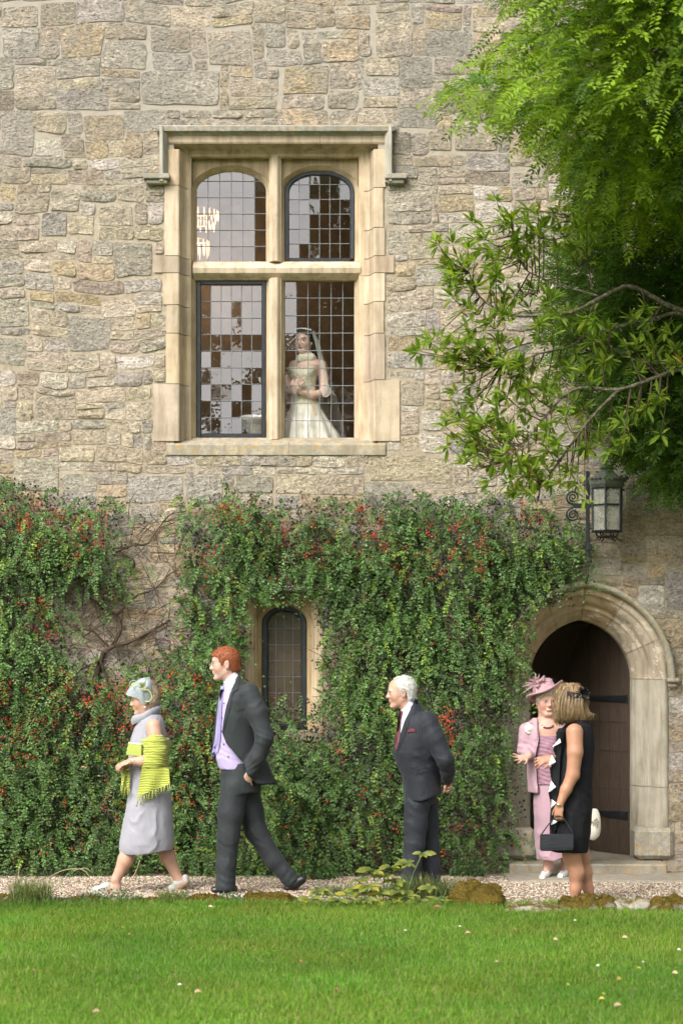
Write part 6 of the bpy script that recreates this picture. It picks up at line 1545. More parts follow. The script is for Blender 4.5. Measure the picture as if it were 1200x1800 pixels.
# ================================================================== woman in grey dress with lime shawl
def strands(parent_p, guides, n, spread, wd, mat, name='hair_strands', seed=1, cols=None):
    """loose locks: thin ribbons following guide curves"""
    g = np.random.default_rng(seed); V, F, nn = [], [], 0
    for _ in range(n):
        gd = guides[g.integers(len(guides))]; q = smoothpath(gd, 10) + g.normal(0, spread, 3) * np.linspace(.4, 1, 10)[:, None]
        t = nrm(np.gradient(q, axis=0)); sd = nrm(np.cross(t, np.array([.2, 1.0, .1]) + g.normal(0, .3, 3))); w_ = wd * np.linspace(1, .3, 10)[:, None]
        V.append(np.stack([q - sd * w_, q + sd * w_], 1).reshape(-1, 3)); F.append(grid_faces(10, 2) + nn); nn += 20
    return parent_p.put(name, np.concatenate(V), np.concatenate(F), mat, None, True)
def grey_lady():
    p = Person('older woman walking in a sleeveless grey dress wrapped in a lime shawl', ground_Y(1566), 250, 1566); K = p.K
    dressm = m_cloth('grey_linen', (.285, .28, .31), .85, 700, .3, .06, .15, .35)
    H = Head(K(254, 1230), 54 / p.s, (-1, -.08, -.10)); skin = (.48, .29, .205)
    S = Sdf(.02); H.add(S, 1.0); H.neck(S, K(262, 1268), .25, .30)
    S.loft(p.rows([(1268, 248, 280, .10), (1300, 238, 286, .14), (1370, 236, 288, .13), (1430, 238, 290, .13)]), k=.05)
    S.chain([K(270, 1277, -.150), K(275, 1305, -.185), K(274, 1336, -.19), K(250, 1338, -.20), K(232, 1337, -.19)], [.058, .052, .045, .040, .030], k=.02)
    hand(S, K(232, 1337, -.19), (-1, .15, -.35), (0, .5, -1), .165, 1, .75)
    S.chain([K(262, 1277, .150), K(258, 1330, .18), K(228, 1342, -.05)], [.058, .046, .032], k=.02); hand(S, K(230, 1340, -.08), (-.8, -.75, -.2), (0, .4, -1), .165, -1, .8)
    for dy, kn, ca, an, hl, to in ((-.06, (236, 1470), (221, 1512), (204, 1546), (206, 1560), (172, 1563)), (.07, (280, 1470), (296, 1508), (314, 1546), (324, 1551), (304, 1563))):
        S.chain([K(265, 1420, dy), K(*kn, dy), K(*ca, dy), K(*an, dy)], [.085, .062, .056, .036], k=.03); S.chain([K(*an, dy), K(*hl, dy), (K(*hl, dy) + K(*to, dy)) / 2, K(*to, dy)], [.034, .03, .034, .024], k=.02)
    V, F, N = S.mesh(.006); c = H.cols(V, skin, (.42, .14, .13), (.30, .22, .15), .12); body = p.put('body', V, F, M['skin'], c); H.eyes(p)
    V, F, N = H.hair([(.40, .22), (.30, .24), (.19, .14), (.13, -.02), (.06, -.02), (.03, .06), (-.06, .06), (-.13, -.02), (-.15, -.25), (-.25, -.36), (-.8, -.36), (-.8, .8), (.6, .8)], .075, rw=.05)
    V = V + N * (.008 * fbm(V * np.array((40, 40, 25)), 3, 5))[:, None]; hm = m_hair('fair_grey_hair', (.20, .14, .085), (.46, .36, .25), (50, 50, 14)); hr = p.put('hair', V, F, hm); fuzz(p, V, N, 1600, .034, .0022, hm, (.55, 0, -.85), .18, 2, parent=hr)
    # dress: bodice and barrel skirt
    S = Sdf(.025); S.loft(p.rows([(1256, 250, 283, .09), (1266, 243, 288, .12), (1280, 236, 291, .135), (1300, 229, 294, .150), (1320, 226, 296, .155), (1345, 226, 297, .15), (1370, 228, 298, .155), (1400, 225, 301, .175), (1430, 220, 304, .195), (1460, 214, 306, .205), (1482, 210, 306, .205), (1494, 210, 305, .195), (1504, 213, 304, .18)]), k=.02)
    S.prism(p.poly([(180, 1501), (214, 1503), (250, 1502), (290, 1496), (330, 1490), (330, 1530), (180, 1530)], -.1), p.Y - .5, p.Y + .5, 's', .006)
    S.ell(K(271, 1284, -.175), (.075, .055, .115), None, 's', .008)
    V, F, N = S.mesh(.008)
    V = wrinkle(V, N, [(K(246, 1430, -.2), .25, (1, 0, .30), 30, .006), (K(262, 1470, -.2), .14, (1, 0, .35), 45, .006), (K(236, 1310, -.1), .1, (.8, 0, .6), 70, .003)], .006, (8, 8, 3), 3)
    dress = p.put('dress', V, F, dressm)
    # standing cowl collar
    rows = []
    for t, (grow, lift) in enumerate(((0, 0), (.012, .018), (.016, .045), (.006, .062), (-.012, .058), (-.016, .03), (-.014, 0))):
        ring = []
        for a in np.linspace(0, 2 * math.pi, 33)[:-1]:
            ca, sa = math.cos(a), math.sin(a); cx = K(257, 1262)
            r_ = .098 + grow; x = cx[0] + r_ * ca; z = cx[2] - .012 + ca * .045 + lift * 1.05; y = p.Y + (.088 + grow) * sa
            ring.append((x + .006 * math.sin(3 * a), y, z + .004 * math.sin(5 * a + 1)))
        rows.append(ring)
    rows = np.array(rows); p.put('collar', rows.reshape(-1, 3), grid_faces(7, 32, True), dressm)
    # shawl round the arms and back
    sm = NT('lime_crinkle_shawl'); sep = sm.n('ShaderNodeSeparateXYZ'); sm.l(sm.obj(), sep.inputs[0])
    wv = sm.math('SINE', sm.math('ADD', sm.math('MULTIPLY', sep.outputs[2], 520), sm.math('MULTIPLY', sm.noise(14, 2, .5), 9)))
    cc = sm.mix(sm.ramp(wv, [(.3, 0), (.7, 1)]), (.42, .46, .06), (.52, .56, .12)); shm = sm.done(sm.bsdf(cc, .75, .25, sm.bump(wv, .8, .006), Sheen_Weight=.2))
    S = Sdf(.02); S.loft([(z, x, y - .03, rx, ry) for z, x, y, rx, ry in p.rows([(1297, 249, 299, .205), (1308, 247, 300, .215), (1325, 246, 299, .22), (1340, 248, 298, .215), (1352, 256, 298, .19)])], k=.02, cap=.012)
    S.chain([K(274, 1304, -.175), K(276, 1322, -.185), K(274, 1338, -.19), K(258, 1340, -.195)], [.072, .074, .068, .052], k=.02)
    S.ell(K(222, 1325, -.05), (.10, .25, .085), None, 's', .01)
    S.prism(p.poly([(200, 1280), (246, 1280), (247, 1330), (249, 1352), (200, 1352)], -.18), p.Y - .5, p.Y + .5, 's', .008)
    V, F, N = S.mesh(.007); V = wrinkle(V, N, [(K(273, 1325, -.2), .4, (.05, 0, 1), 150, .0035)], .007, (8, 8, 8), 4); sh = p.put('shawl', V, F, shm)
    def panel(top, bot, y, n=12, m=12, amp=.012, ph=0):
        g_ = []
        for i in range(n):
            t = i / (n - 1); row = []
            for j in range(m):
                u = j / (m - 1); q = np.array(top[0]) * (1 - u) + np.array(top[1]) * u; e = np.array(bot[0]) * (1 - u) + np.array(bot[1]) * u
                a = q * (1 - t) + e * t; row.append(K(a[0], a[1], y + amp * math.sin(9 * u + ph + 2 * t) * (.4 + t)))
            g_.append(row)
        g_ = np.array(g_); A = g_.reshape(-1, 3); B_ = A + (0, .006, 0); f = grid_faces(n, m)
        return np.vstack([A, B_]), np.vstack([f, f[:, ::-1] + n * m]), g_
    fr = MB()
    for top, bot, y, ph in ((((250, 1347), (297, 1350)), ((241, 1401), (299, 1378)), -.235, 0), (((216, 1348), (229, 1346)), ((213, 1381), (228, 1386)), -.12, 1)):
        V, F, g_ = panel(top, bot, y, ph=ph); p.put('shawl_end', V, F, shm, None, True, sh)
        e = g_[-1]
        for t in np.linspace(0, 1, 20 if ph == 0 else 9):
            q = e[0] * (1 - t) + e[-1] * t; q = e[min(int(t * (len(e) - 1)), len(e) - 1)] * .5 + q * .5
            l = rnd.uniform(.045, .085); fr.tube([q - p.o, q - p.o + (rnd.uniform(-.006, .006), rnd.uniform(-.01, .004), -l * .5), q - p.o + (rnd.uniform(-.012, .012), 0, -l)], [.0035, .003, .0025], 4)
    o = fr.build('fringe', shm, sh, True); o['kind'] = 'stuff'
    # fascinator
    sn = NT('grey_sinamay'); t_ = sn.n('ShaderNodeBsdfTransparent'); d_ = sn.n('ShaderNodeBsdfPrincipled'); sn.put(d_.inputs['Base Color'], (.33, .37, .39)); d_.inputs['Roughness'].default_value = .6
    mx_ = sn.n('ShaderNodeMixShader'); sn.put(mx_.inputs[0], sn.ramp(sn.noise(160, 2), [(.3, .62), (.6, .95)])); sn.l(t_.outputs[0], mx_.inputs[1]); sn.l(d_.outputs[0], mx_.inputs[2]); snm = sn.done(mx_.outputs[0])
    cx = K(252, 1212, -.06); rows = []
    out_ = [(273, 1208, 0), (268, 1226, -.075), (252, 1239, -.095), (244, 1229, -.10), (231, 1224, -.085), (222, 1220, -.03), (230, 1206, .03), (245, 1195, .05), (262, 1193, .05), (272, 1200, .04)]
    ring = smoothpath([K(a, b, c) for a, b, c in out_ + out_[:1]], 41)[:-1]
    top_ = K(254, 1202, -.065)
    for t in np.linspace(.04, 1, 8): rows.append(top_ * (1 - t) + ring * t + np.array([0, -.035, .030]) * math.sin(math.pi * t) ** 1.0 * .8)
    rows = np.array(rows); fa = p.put('fascinator', rows.reshape(-1, 3), grid_faces(8, 40, True), snm)
    ym = m_plain('lime_quill', (.50, .55, .08), .5); gm = m_plain('grey_ribbon', (.30, .33, .34), .5)
    for pts, mt in (([(254, 1212), (262, 1214), (267, 1224), (263, 1233), (256, 1232)], ym), ([(250, 1206), (238, 1200), (231, 1204), (236, 1210)], ym), ([(250, 1206), (236, 1196), (228, 1201), (229, 1208)], gm), ([(255, 1205), (257, 1193), (263, 1191), (264, 1197)], gm), ([(253, 1209), (250, 1222), (256, 1234), (266, 1230), (272, 1222)], gm)):
        v, f = tube_geo(smoothpath([K(a, b, -.125) for a, b in pts], 18), .0036, 5); p.put('quill', v, f, mt, None, True, fa)
    for i in range(11):
        a = i * .57; q = K(252, 1208, -.11); t = q + np.array([math.cos(a) * .034, -.02, math.sin(a) * .04 + .008])
        v = np.array([q, (q + t) / 2 + (.008 * math.sin(a), -.008, -.008 * math.cos(a)), t, (q + t) / 2 - (.008 * math.sin(a), .008, -.008 * math.cos(a))]); p.put('petal', v, np.array([[0, 1, 2, 3]]), ym if i % 2 else gm, None, False, fa)
    T = bvh(p, [body]); v, f = tube_geo([K(232 + 4.2 * math.cos(a) * .5, 1337 + 5.2 * math.sin(a), -.19 - .034 * math.cos(a)) for a in np.linspace(0, 6.28, 20)], .005, 6); p.put('bracelet', v, f, M['silver'])
    em = m_plain('pearl', (.7, .68, .62), .25); v = ico * .009 + K(255, 1243, -.088); p.put('earring', v, icf, em)
    shm2 = m_plain('grey_sandal', (.42, .42, .38), .7)
    for dy, hl, to in ((-.06, (208, 1562), (168, 1565)), (.07, (326, 1553), (302, 1565))):
        S = Sdf(.012); a, b = K(*hl, dy), K(*to, dy)
        if dy < 0: a[2] = b[2] = 0
        S.cone(a + (0, 0, .018), (a + b) / 2 + (0, 0, .016), .026, .032); S.cone((a + b) / 2 + (0, 0, .016), b + (0, 0, .016), .034, .030)
        m1 = a * .35 + b * .65; S.cone(m1 + (0, -.015, .035), m1 + (0, .015, .035), .030, .030); S.cone(m1 + (.03, -.012, .045), m1 + (.03, .012, .045), .030, .030); m2 = a * .95 + b * .05; S.cone(m2 + (0, 0, .02), m2 + (.004, 0, .045), .032, .028)
        V, F, N = S.mesh(.006); p.put('sandal', V, F, shm2)
    # clutch bag held against the body
    cl = MB(); q = [K(*a) for a in ((226, 1304, -.215), (249, 1307, -.215), (249, 1330, -.215), (222, 1327, -.215))]; b0 = np.array(q); b1 = b0 + (0, .028, 0)
    o_ = b0[3]; V = np.vstack([b0, b1]) - o_
    o = mk('clutch_bag', V, [[0, 1, 2, 3], [7, 6, 5, 4], [0, 4, 5, 1], [1, 5, 6, 2], [2, 6, 7, 3], [3, 7, 4, 0]], m_cloth('lime_weave', (.40, .44, .10), .7, 500, .5), None, False, None, o_)
    bm = o.modifiers.new('bevel', 'BEVEL'); bm.width = .004; bm.segments = 2
    tag(o, 'flat lime clutch bag held by the woman in grey', 'bag')
    e = b0[:2] + (0, -.003, -.002); e2 = e + (0, 0, -.008); z_ = np.vstack([e, e2[::-1], e + (0, .034, 0), e2[::-1] + (0, .034, 0)]) - o_
    mk('trim', z_, [[0, 1, 2, 3], [4, 5, 6, 7][::-1], [0, 4, 5, 1], [1, 5, 6, 2], [2, 6, 7, 3], [3, 7, 4, 0]], m_plain('white_trim', (.7, .7, .66), .6), o)
grey_lady()

# ================================================================== woman in pink with hat
def pink_lady():
    p = Person('smiling older woman in dusty pink jacket, long skirt and feathered hat before the doorway', ground_Y(1543), 970, 1543); K = p.K
    pk = m_cloth('dusty_pink_silk', (.40, .255, .295), .55, 500, .35, .08, .15, .4, None, .3); bod = m_cloth('mauve_ruched_silk', (.30, .165, .21), .6, 160, 1.0, .15, .1, .3)
    skin = (.52, .31, .235)
    H = Head(K(961, 1233), 52 / p.s, (.14, -1, -.02), (.06, 0, 1))
    S = Sdf(.02); H.add(S, 1.04, smile=1.2); H.neck(S, K(962, 1272, .02), .26, .33)
    S.loft(p.rows([(1268, 940, 986, .07), (1280, 930, 992, .10), (1330, 934, 986, .11), (1400, 938, 988, .11)]), k=.05)
    S.chain([K(927, 1282, 0), K(922, 1316, -.02), K(929, 1329, -.16)], [.05, .044, .030], k=.02)
    hand(S, K(928, 1330, -.17), (-.9, -.35, -.15), (.25, -.65, .65), .155, 1, .16, .36, 1.2)
    S.chain([K(994, 1282, .0), K(1012, 1340, .06), K(1032, 1392, .02)], [.05, .042, .03], k=.02); hand(S, K(1033, 1394, .02), (.2, -.1, -1), (-1, 0, 0), .17, 1, .8)
    for x, dy in ((961, -.0), (992, .07)):
        S.chain([K(x + 2, 1420, .05), K(x + 2, 1480, dy), K(x + 2, 1524, dy + .02), K(x - 3, 1538, dy - .06)], [.08, .055, .034, .026], k=.03)
    V, F, N = S.mesh(.006); c = H.cols(V, skin, (.42, .13, .12), (.42, .34, .26), .2)
    q = H.loc(V); tee = (np.abs(q[:, 1]) < .085) & (np.abs(q[:, 2] + .268 - .6 * q[:, 1] ** 2 * 6) < .016) & (q[:, 0] > .3); c[tee] = (.75, .72, .66)
    body = p.put('body', V, F, M['skin'], c); H.eyes(p, (.10, .14, .2))
    V, F, N = H.hair([(.30, .20), (.22, .10), (.12, -.05), (.02, -.12), (-.1, -.30), (-.8, -.30), (-.8, .8), (.5, .8), (.42, .26)], .06); p.put('hair', V, F, m_hair('silver_blond_hair', (.40, .33, .24), (.66, .6, .5)))
    # bodice and skirt
    S = Sdf(.02); S.loft(p.rows([(1292, 936, 988, .125), (1310, 934, 990, .150), (1340, 936, 988, .145), (1378, 935, 990, .150)]), k=.02); V, F, N = S.mesh(.007)
    V = wrinkle(V, N, [(K(962, 1340, -.1), .4, (.15, 0, 1), 190, .004)], .006, (30, 30, 30), 6); p.put('bodice', V, F, bod)
    S = Sdf(.02); S.loft(p.rows([(1372, 938, 990, .145), (1400, 937, 993, .150), (1450, 938, 996, .155), (1500, 941, 1000, .165), (1514, 943, 1001, .165)]), k=.02)
    S.prism(p.poly([(900, 1508), (940, 1511), (970, 1511), (1005, 1498), (1040, 1495), (1040, 1540), (900, 1540)]), p.Y - .5, p.Y + .5, 's', .006)
    V, F, N = S.mesh(.008); V = wrinkle(V, N, [(K(965, 1450, -.1), .4, (1, .2, .05), 55, .006), (K(960, 1500, -.1), .15, (.3, 0, 1), 50, .006)], .008, (9, 9, 2.5), 6); p.put('skirt', V, F, pk)
    # jacket
    S = Sdf(.025); S.loft(p.rows([(1262, 936, 986, .075), (1270, 927, 992, .10), (1285, 922, 998, .135), (1310, 923, 998, .165), (1350, 926, 996, .165), (1385, 926, 998, .17), (1392, 927, 998, .17)]), k=.025)
    S.chain([K(926, 1284, .0), K(921, 1318, -.02), K(928, 1327, -.12)], [.066, .056, .046], k=.02); S.chain([K(994, 1284, .0), K(1010, 1340, .06), K(1028, 1386, .03)], [.066, .054, .045], k=.02)
    S.prism(p.poly([(945, 1240), (985, 1240), (983, 1266), (982, 1292), (988, 1340), (990, 1400), (944, 1400), (941, 1370), (938, 1330), (944, 1300), (943, 1280), (943, 1262)]), p.Y - .5, p.Y + .02, 's', .006)
    V, F, N = S.mesh(.007); V = wrinkle(V, N, [(K(918, 1315, -.05), .07, (.2, 0, 1), 120, .006), (K(930, 1370, -.1), .12, (1, 0, .2), 90, .006)], .008, (10, 10, 5), 8); jac = p.put('jacket', V, F, pk)
    T = bvh(p, [jac, body]); p.patch('lapel', [((943, 1263), (936, 1268)), ((943, 1278), (934, 1284)), ((944, 1292), (936, 1296)), ((943, 1300), (940, 1302))], T, pk, .007, .006)
    # necklace, corsage
    for i, a in enumerate(np.linspace(-1.0, 1.0, 13)):
        b = K(961.5 + 9.5 * math.sin(a * 1.45), 1275 + 4.5 * (math.cos(a * 1.45)), 0); h = T[1].ray_cast(Vector(cam_o.location), (Vector(b) - Vector(cam_o.location)).normalized())
        if h[0] is None: continue
        p.put('bead', ico * .0085 + np.array(h[0]) + (0, -.004, 0), icf, m_plain('bead', (.66, .6, .58) if i % 3 else (.16, .03, .05), .25) if i < 3 else (bpy.data.materials['bead'] if i % 3 else bpy.data.materials['bead']), None, True)
    co = np.array(T[0].ray_cast(Vector(cam_o.location), (Vector(K(929, 1281)) - Vector(cam_o.location)).normalized())[0]) if T[0].ray_cast(Vector(cam_o.location), (Vector(K(929, 1281)) - Vector(cam_o.location)).normalized())[0] else K(929, 1281, -.13)
    wm, gm = m_plain('ivory_rose', (.72, .70, .58), .6), m_plain('corsage_leaf', (.07, .14, .05), .5); S = Sdf(.006)
    for a in range(7): S.ell(co + np.array([.018 * math.cos(a * .9), -.012, .022 * math.sin(a * .9)]), (.020, .012, .022), None)
    S.ell(co + (0, -.024, 0), (.018, .012, .02)); V, F, N = S.mesh(.004); V = wrinkle(V, N, [], .006, (90, 90, 90)); cors = p.put('corsage', V, F, wm)
    for t in ((.03, .055), (.045, .02), (.05, -.02), (.04, -.045), (.015, .06)):
        e = co + np.array([t[0], -.012, t[1]]); v = np.array([co, (co + e) / 2 + (.01, -.01, .008), e, (co + e) / 2 + (-.008, -.006, -.01)]); p.put('leaf', v, np.array([[0, 1, 2, 3]]), gm, None, False, cors)
    # hat: crown with a wide curved brim, worn tilted
    hm = m_cloth('pink_straw', (.42, .255, .275), .7, 300, .6, .08, .1); tl = R(16)
    c0 = K(957, 1213, .03); ux = np.array([math.cos(tl), 0, math.sin(tl)]); uz = np.array([-math.sin(tl), .34, math.cos(tl)]); uz /= np.linalg.norm(uz); uy = np.cross(uz, ux)
    prof = [(.0, .088), (.05, .086), (.078, .072), (.088, .03), (.092, 0), (.105, -.008), (.135, -.010), (.155, .004), (.163, .022), (.160, .024), (.15, .008), (.13, -.004), (.095, -.002)]
    rows = []
    for r_, z in prof:
        rows.append([c0 + ux * r_ * math.cos(a) + uy * r_ * 1.08 * math.sin(a) + uz * (z + (.030 * math.cos(2 * a) * (r_ - .09) / .07 - .020 * (r_ - .09) / .07 if r_ > .09 else 0) + (-.022 * (r_ - .09) / .07 * (1 - math.cos(a)) if r_ > .09 else 0)) for a in np.linspace(0, 2 * math.pi, 41)[:-1]])
    rows = np.array(rows); hat = p.put('hat', rows.reshape(-1, 3), grid_faces(len(prof), 40, True), hm)
    fm = m_cloth('pink_feather', (.52, .34, .36), .6, 300, .3); g = np.random.default_rng(4)
    fc = c0 + ux * -.05 - uy * .07 + uz * .045
    if fc[1] > c0[1]: fc = c0 - ux * .05 + uy * .07 + uz * .045
    for i in range(46):
        a = g.uniform(0, 6.28); d = nrm(np.array([math.cos(a) * 1.0 - .35, -.45 + g.normal(0, .2), math.sin(a) * .9 + .25])); l = g.uniform(.05, .12) if i < 34 else g.uniform(.10, .16)
        sd = nrm(np.cross(d, (0, 1, 0.2))); w_ = g.uniform(.004, .010) if i < 34 else .0022; e = fc + d * l + np.array([0, 0, -.25 * l * g.random()]); m1 = fc + d * l * .5
        p.put('feather', np.array([fc, m1 + sd * w_, e, m1 - sd * w_]), np.array([[0, 1, 2], [0, 2, 3]]), fm, None, False, hat)
    for i in range(5):
        S_ = g.normal(0, 1, 3); v, f = tube_geo(smoothpath([fc + g.normal(0, .012, 3), fc + np.array([g.normal(0, .03), -.04, g.normal(.02, .02)]), fc + np.array([g.normal(0, .03), -.02, g.normal(0, .03)])], 10), .008, 6); p.put('ribbon_loop', v, f, hm, None, True, hat)
    sm = m_plain('silver_leather', (.62, .62, .58), .35, .5)
    for x, dy in ((958, -.03), (990, .04)):
        S = Sdf(.012); a = K(x + 5, 1530, dy + .05); b = K(x - 6, 1540, dy - .12); a[2] = .045; b[2] = .018
        S.cone(a, (a + b) / 2 + (0, 0, .005), .028, .034); S.cone((a + b) / 2, b, .034, .026); S.cone(a + (0, .01, -.005), (a[0], a[1] + .012, .008), .012, .009)
        S.cone(a + (0, .0, .01), a + (0, .01, .045), .030, .030); S.ell((a + b) / 2 + (0, -.0, .05), (.022, .05, .03), None, 's', .01); S.cone(b + (0, -.02, .01), b + (0, -.05, .01), .012, .012, 's', .004)
        V, F, N = S.mesh(.005); p.put('shoe', V, F, sm)
    # cream handbag hanging from her arm
    hb = empty('handbag', K(1042, 1478, -.02)); tag(hb, 'cream leather handbag with a fabric flower, hanging behind the black dress', 'bag'); ho = np.array(hb.location)
    S = Sdf(.02); c = K(1041, 1447, -.02); S.ell(c, (.068, .045, .135), None); S.ell(c + (0, 0, -.05), (.062, .05, .085), None); S.prism(p.poly([(1000, 1400), (1080, 1400), (1080, 1420), (1000, 1422)]), p.Y - .4, p.Y + .4, 's', .01); V, F, N = S.mesh(.006)
    V = wrinkle(V, N, [(c, .12, (1, 0, .3), 80, .004)], .006, (12, 12, 6), 3); bm = m_plain('cream_leather', (.60, .56, .46), .35, .45, 30, .1); mk('bag_body', V - ho, F, bm, hb, True)
    m_ = MB(); m_.tube(smoothpath([K(1034, 1425, -.02), K(1034, 1405, -.0), K(1034, 1392, .02), K(1036, 1404, .04), K(1040, 1424, .03)], 16) - ho, .007, 6); m_.build('strap', bm, hb, True)
    fl = MB()
    for i in range(12):
        a = i * 2.4; r_ = .006 + .0024 * i; q = c + np.array([.012 + r_ * math.cos(a), -.05, .005 + r_ * math.sin(a)]) - ho; fl.add(ico * np.array([.011, .006, .011]) + q, icf)
    fl.build('flower', m_plain('taupe_flower', (.30, .26, .20), .7), hb, True)
pink_lady()

# ================================================================== woman in black, seen from behind
def black_lady():
    p = Person('blonde woman in a sleeveless black dress with white ruffle points, seen from behind', ground_Y(1590), 1020, 1590); K = p.K
    blk_ = m_cloth('black_crepe', (.008, .008, .010), .8, 700, .25, .1, .0, .25); skin = (.38, .195, .118)
    H = Head(K(1001, 1236), 50 / p.s, (-.80, .60, .05))
    S = Sdf(.02); H.add(S); H.neck(S, K(1014, 1272), .24, .3)
    S.loft(p.rows([(1272, 1000, 1036, .09), (1300, 990, 1036, .12), (1400, 980, 1030, .12), (1480, 976, 1028, .12)]), k=.05)
    S.chain([K(1009, 1287, -.145), K(1010, 1322, -.175), K(1006, 1362, -.18), K(994, 1388, -.19), K(983, 1414, -.2)], [.062, .055, .047, .039, .027], k=.02)
    hand(S, K(983, 1413, -.2), (-.12, 0, -1), (.5, .85, 0), .165, 1, .95, .03, .5)
    S.chain([K(1004, 1287, .13), K(985, 1340, .16), K(968, 1334, .10)], [.058, .045, .03], k=.02); hand(S, K(970, 1332, .10), (-1, -.1, -.25), (-.1, .75, -.6), .165, -1, .5, .16, .6)
    S.chain([K(1000, 1440, -.05), K(1004, 1502, -.05), K(1013, 1534, -.05), K(1011, 1562, -.05), K(1009, 1582, -.05)], [.09, .062, .053, .038, .029], k=.03)
    S.chain([K(1016, 1440, .07), K(1019, 1502, .07), K(1027, 1534, .08), K(1033, 1562, .08), K(1037, 1580, .08)], [.09, .060, .049, .036, .029], k=.03)
    for dy, a, b in ((-.05, (1014, 1586), (990, 1589)), (.08, (1037, 1580), (1012, 1586))): S.cone(K(*a, dy), K(*b, dy), .03, .022, k=.02)
    V, F, N = S.mesh(.006); c = H.cols(V, skin, (.4, .15, .13), (.2, .14, .08)); body = p.put('body', V, F, M['skin'], c); H.eyes(p)
    # bobbed hair with flicked ends
    S = Sdf(.02); S.ell(K(1001, 1232), (.125, .125, .130)); S.ell(K(1000, 1246), (.128, .13, .10)); S.cone(K(984, 1258, -.05), K(1022, 1254, -.04), .043, .040, k=.04); S.cone(K(1018, 1257, -.04), K(1038, 1255, -.05), .030, .012); S.cone(K(980, 1250, .0), K(986, 1266, -.03), .04, .02)
    S.prism(p.poly([(950, 1190), (972, 1190), (975, 1225), (972, 1300), (950, 1300)]), p.Y - .3, p.Y + .3, 's', .01)
    V, F, N = S.mesh(.005)
    hz = (V - K(1001, 1205)); ang = np.arctan2(hz[:, 0], -hz[:, 1] + .15); V = V + N * (.004 * np.sin(ang * 46 + 3 * fbm(V * 14, 2, 3)) + .008 * fbm(V * np.array((45, 45, 10)), 3, 5))[:, None]
    hm = NT('highlighted_blond_hair'); n_ = hm.noise(2.6, 4, .7, hm.mapped(hm.obj(), (75, 75, 9))); hmm = hm.done(hm.bsdf(hm.ramp(n_, [(.28, (.10, .060, .030)), (.5, (.26, .17, .085)), (.72, (.50, .38, .23))]), .38, .45, hm.bump(n_, .7, .005)))
    hr = p.put('hair', V, F, hmm); fuzz(p, V, N, 2600, .05, .0022, hmm, lambda q: np.stack([(q[:, 0] - K(1000, 1230)[0]) * 2.5, 0 * q[:, 0], -np.ones(len(q))], 1), .2, 5, parent=hr)
    gd = [[K(1000, 1204, -.06), K(985 + i * 5, 1222, -.12), K(980 + i * 6, 1245, -.132), K(981 + i * 6.2 + (4 if i > 5 else 0), 1264, -.10)] for i in range(8)] + [[K(1002, 1205, -.05), K(1018, 1222, -.11), K(1027, 1244, -.09), K(1037, 1256, -.07)]]
    st = strands(p, gd, 170, .006, .0016, hmm, seed=3); st['kind'] = 'stuff'
    # fascinator
    fm = NT('black_net'); t_ = fm.n('ShaderNodeBsdfTransparent'); d_ = fm.n('ShaderNodeBsdfPrincipled'); fm.put(d_.inputs['Base Color'], (.006, .006, .008)); d_.inputs['Roughness'].default_value = .5; mx_ = fm.n('ShaderNodeMixShader'); mx_.inputs[0].default_value = .82; fm.l(t_.outputs[0], mx_.inputs[1]); fm.l(d_.outputs[0], mx_.inputs[2]); fmm = fm.done(mx_.outputs[0])
    g = np.random.default_rng(9); fc = K(1023, 1220, -.115); V, F = [], []
    for i in range(70):
        d = nrm(np.array([g.normal(.25, .8), g.normal(-.25, .35), g.normal(.15, .7)])); l = g.uniform(.025, .07) * (1.2 if d[0] < 0 and d[2] < .2 else 1); sd = nrm(np.cross(d, g.normal(0, 1, 3))); w_ = g.uniform(.008, .02)
        k = len(V) * 4; V.append(np.array([fc, fc + d * l * .6 + sd * w_, fc + d * l, fc + d * l * .6 - sd * w_])); F.append([k, k + 1, k + 2, k + 3])
    V.append(np.array([fc, K(996, 1214, -.125), K(995, 1226, -.13), K(1016, 1234, -.13)])); F.append([280, 281, 282, 283])
    fa = p.put('fascinator', np.concatenate(V), np.array(F), fmm, None, False)
    for a in ((1018, 1200), (1026, 1203), (1040, 1213), (1030, 1206)):
        v, f = tube_geo([fc, (fc + K(*a, -.13)) / 2 + (.004, 0, .004), K(*a, -.13)], [.003, .002, .001], 4); p.put('quill', v, f, blk_, None, True, fa)
    # dress
    S = Sdf(.02); S.loft(p.rows([(1266, 1000, 1032, .085), (1274, 992, 1040, .12), (1290, 984, 1044, .14), (1310, 981, 1045, .15), (1340, 974, 1042, .15), (1380, 969, 1040, .155), (1420, 967, 1041, .165), (1460, 966, 1038, .165), (1490, 968, 1033, .155), (1497, 969, 1032, .15)]), k=.02)
    S.ell(K(1008, 1296, -.165), (.072, .075, .10), None, 's', .008)
    V, F, N = S.mesh(.008); V = wrinkle(V, N, [(K(1015, 1440, -.1), .25, (1, 0, .15), 50, .005), (K(1020, 1380, -.1), .12, (.5, 0, 1), 60, .005)], .008, (9, 9, 3), 4); dress = p.put('dress', V, F, blk_)
    wm = m_cloth('white_satin', (.74, .75, .74), .5, 600, .1)
    # ruffle down the front edge: black flounce with white lined points
    def flap(name, pts, mat, par, th=.005):
        A = np.array([K(*q) for q in pts]); B_ = A + (0, th, 0); n = len(A); ff = [list(range(n)), list(range(2 * n - 1, n - 1, -1))] + [[i, n + i, n + (i + 1) % n, (i + 1) % n] for i in range(n)]
        return p.put(name, np.vstack([A, B_]), ff, mat, None, False, par)
    rf = flap('ruffle', [(990, 1278, -.12), (981, 1283, -.13), (979, 1300, -.12), (972, 1318, -.13), (977, 1330, -.12), (966, 1352, -.13), (969, 1372, -.12), (964, 1396, -.13), (969, 1416, -.12), (966, 1450, -.13), (972, 1470, -.11), (982, 1440, -.14), (982, 1380, -.14), (984, 1330, -.14), (988, 1300, -.135)], blk_, None, .03)
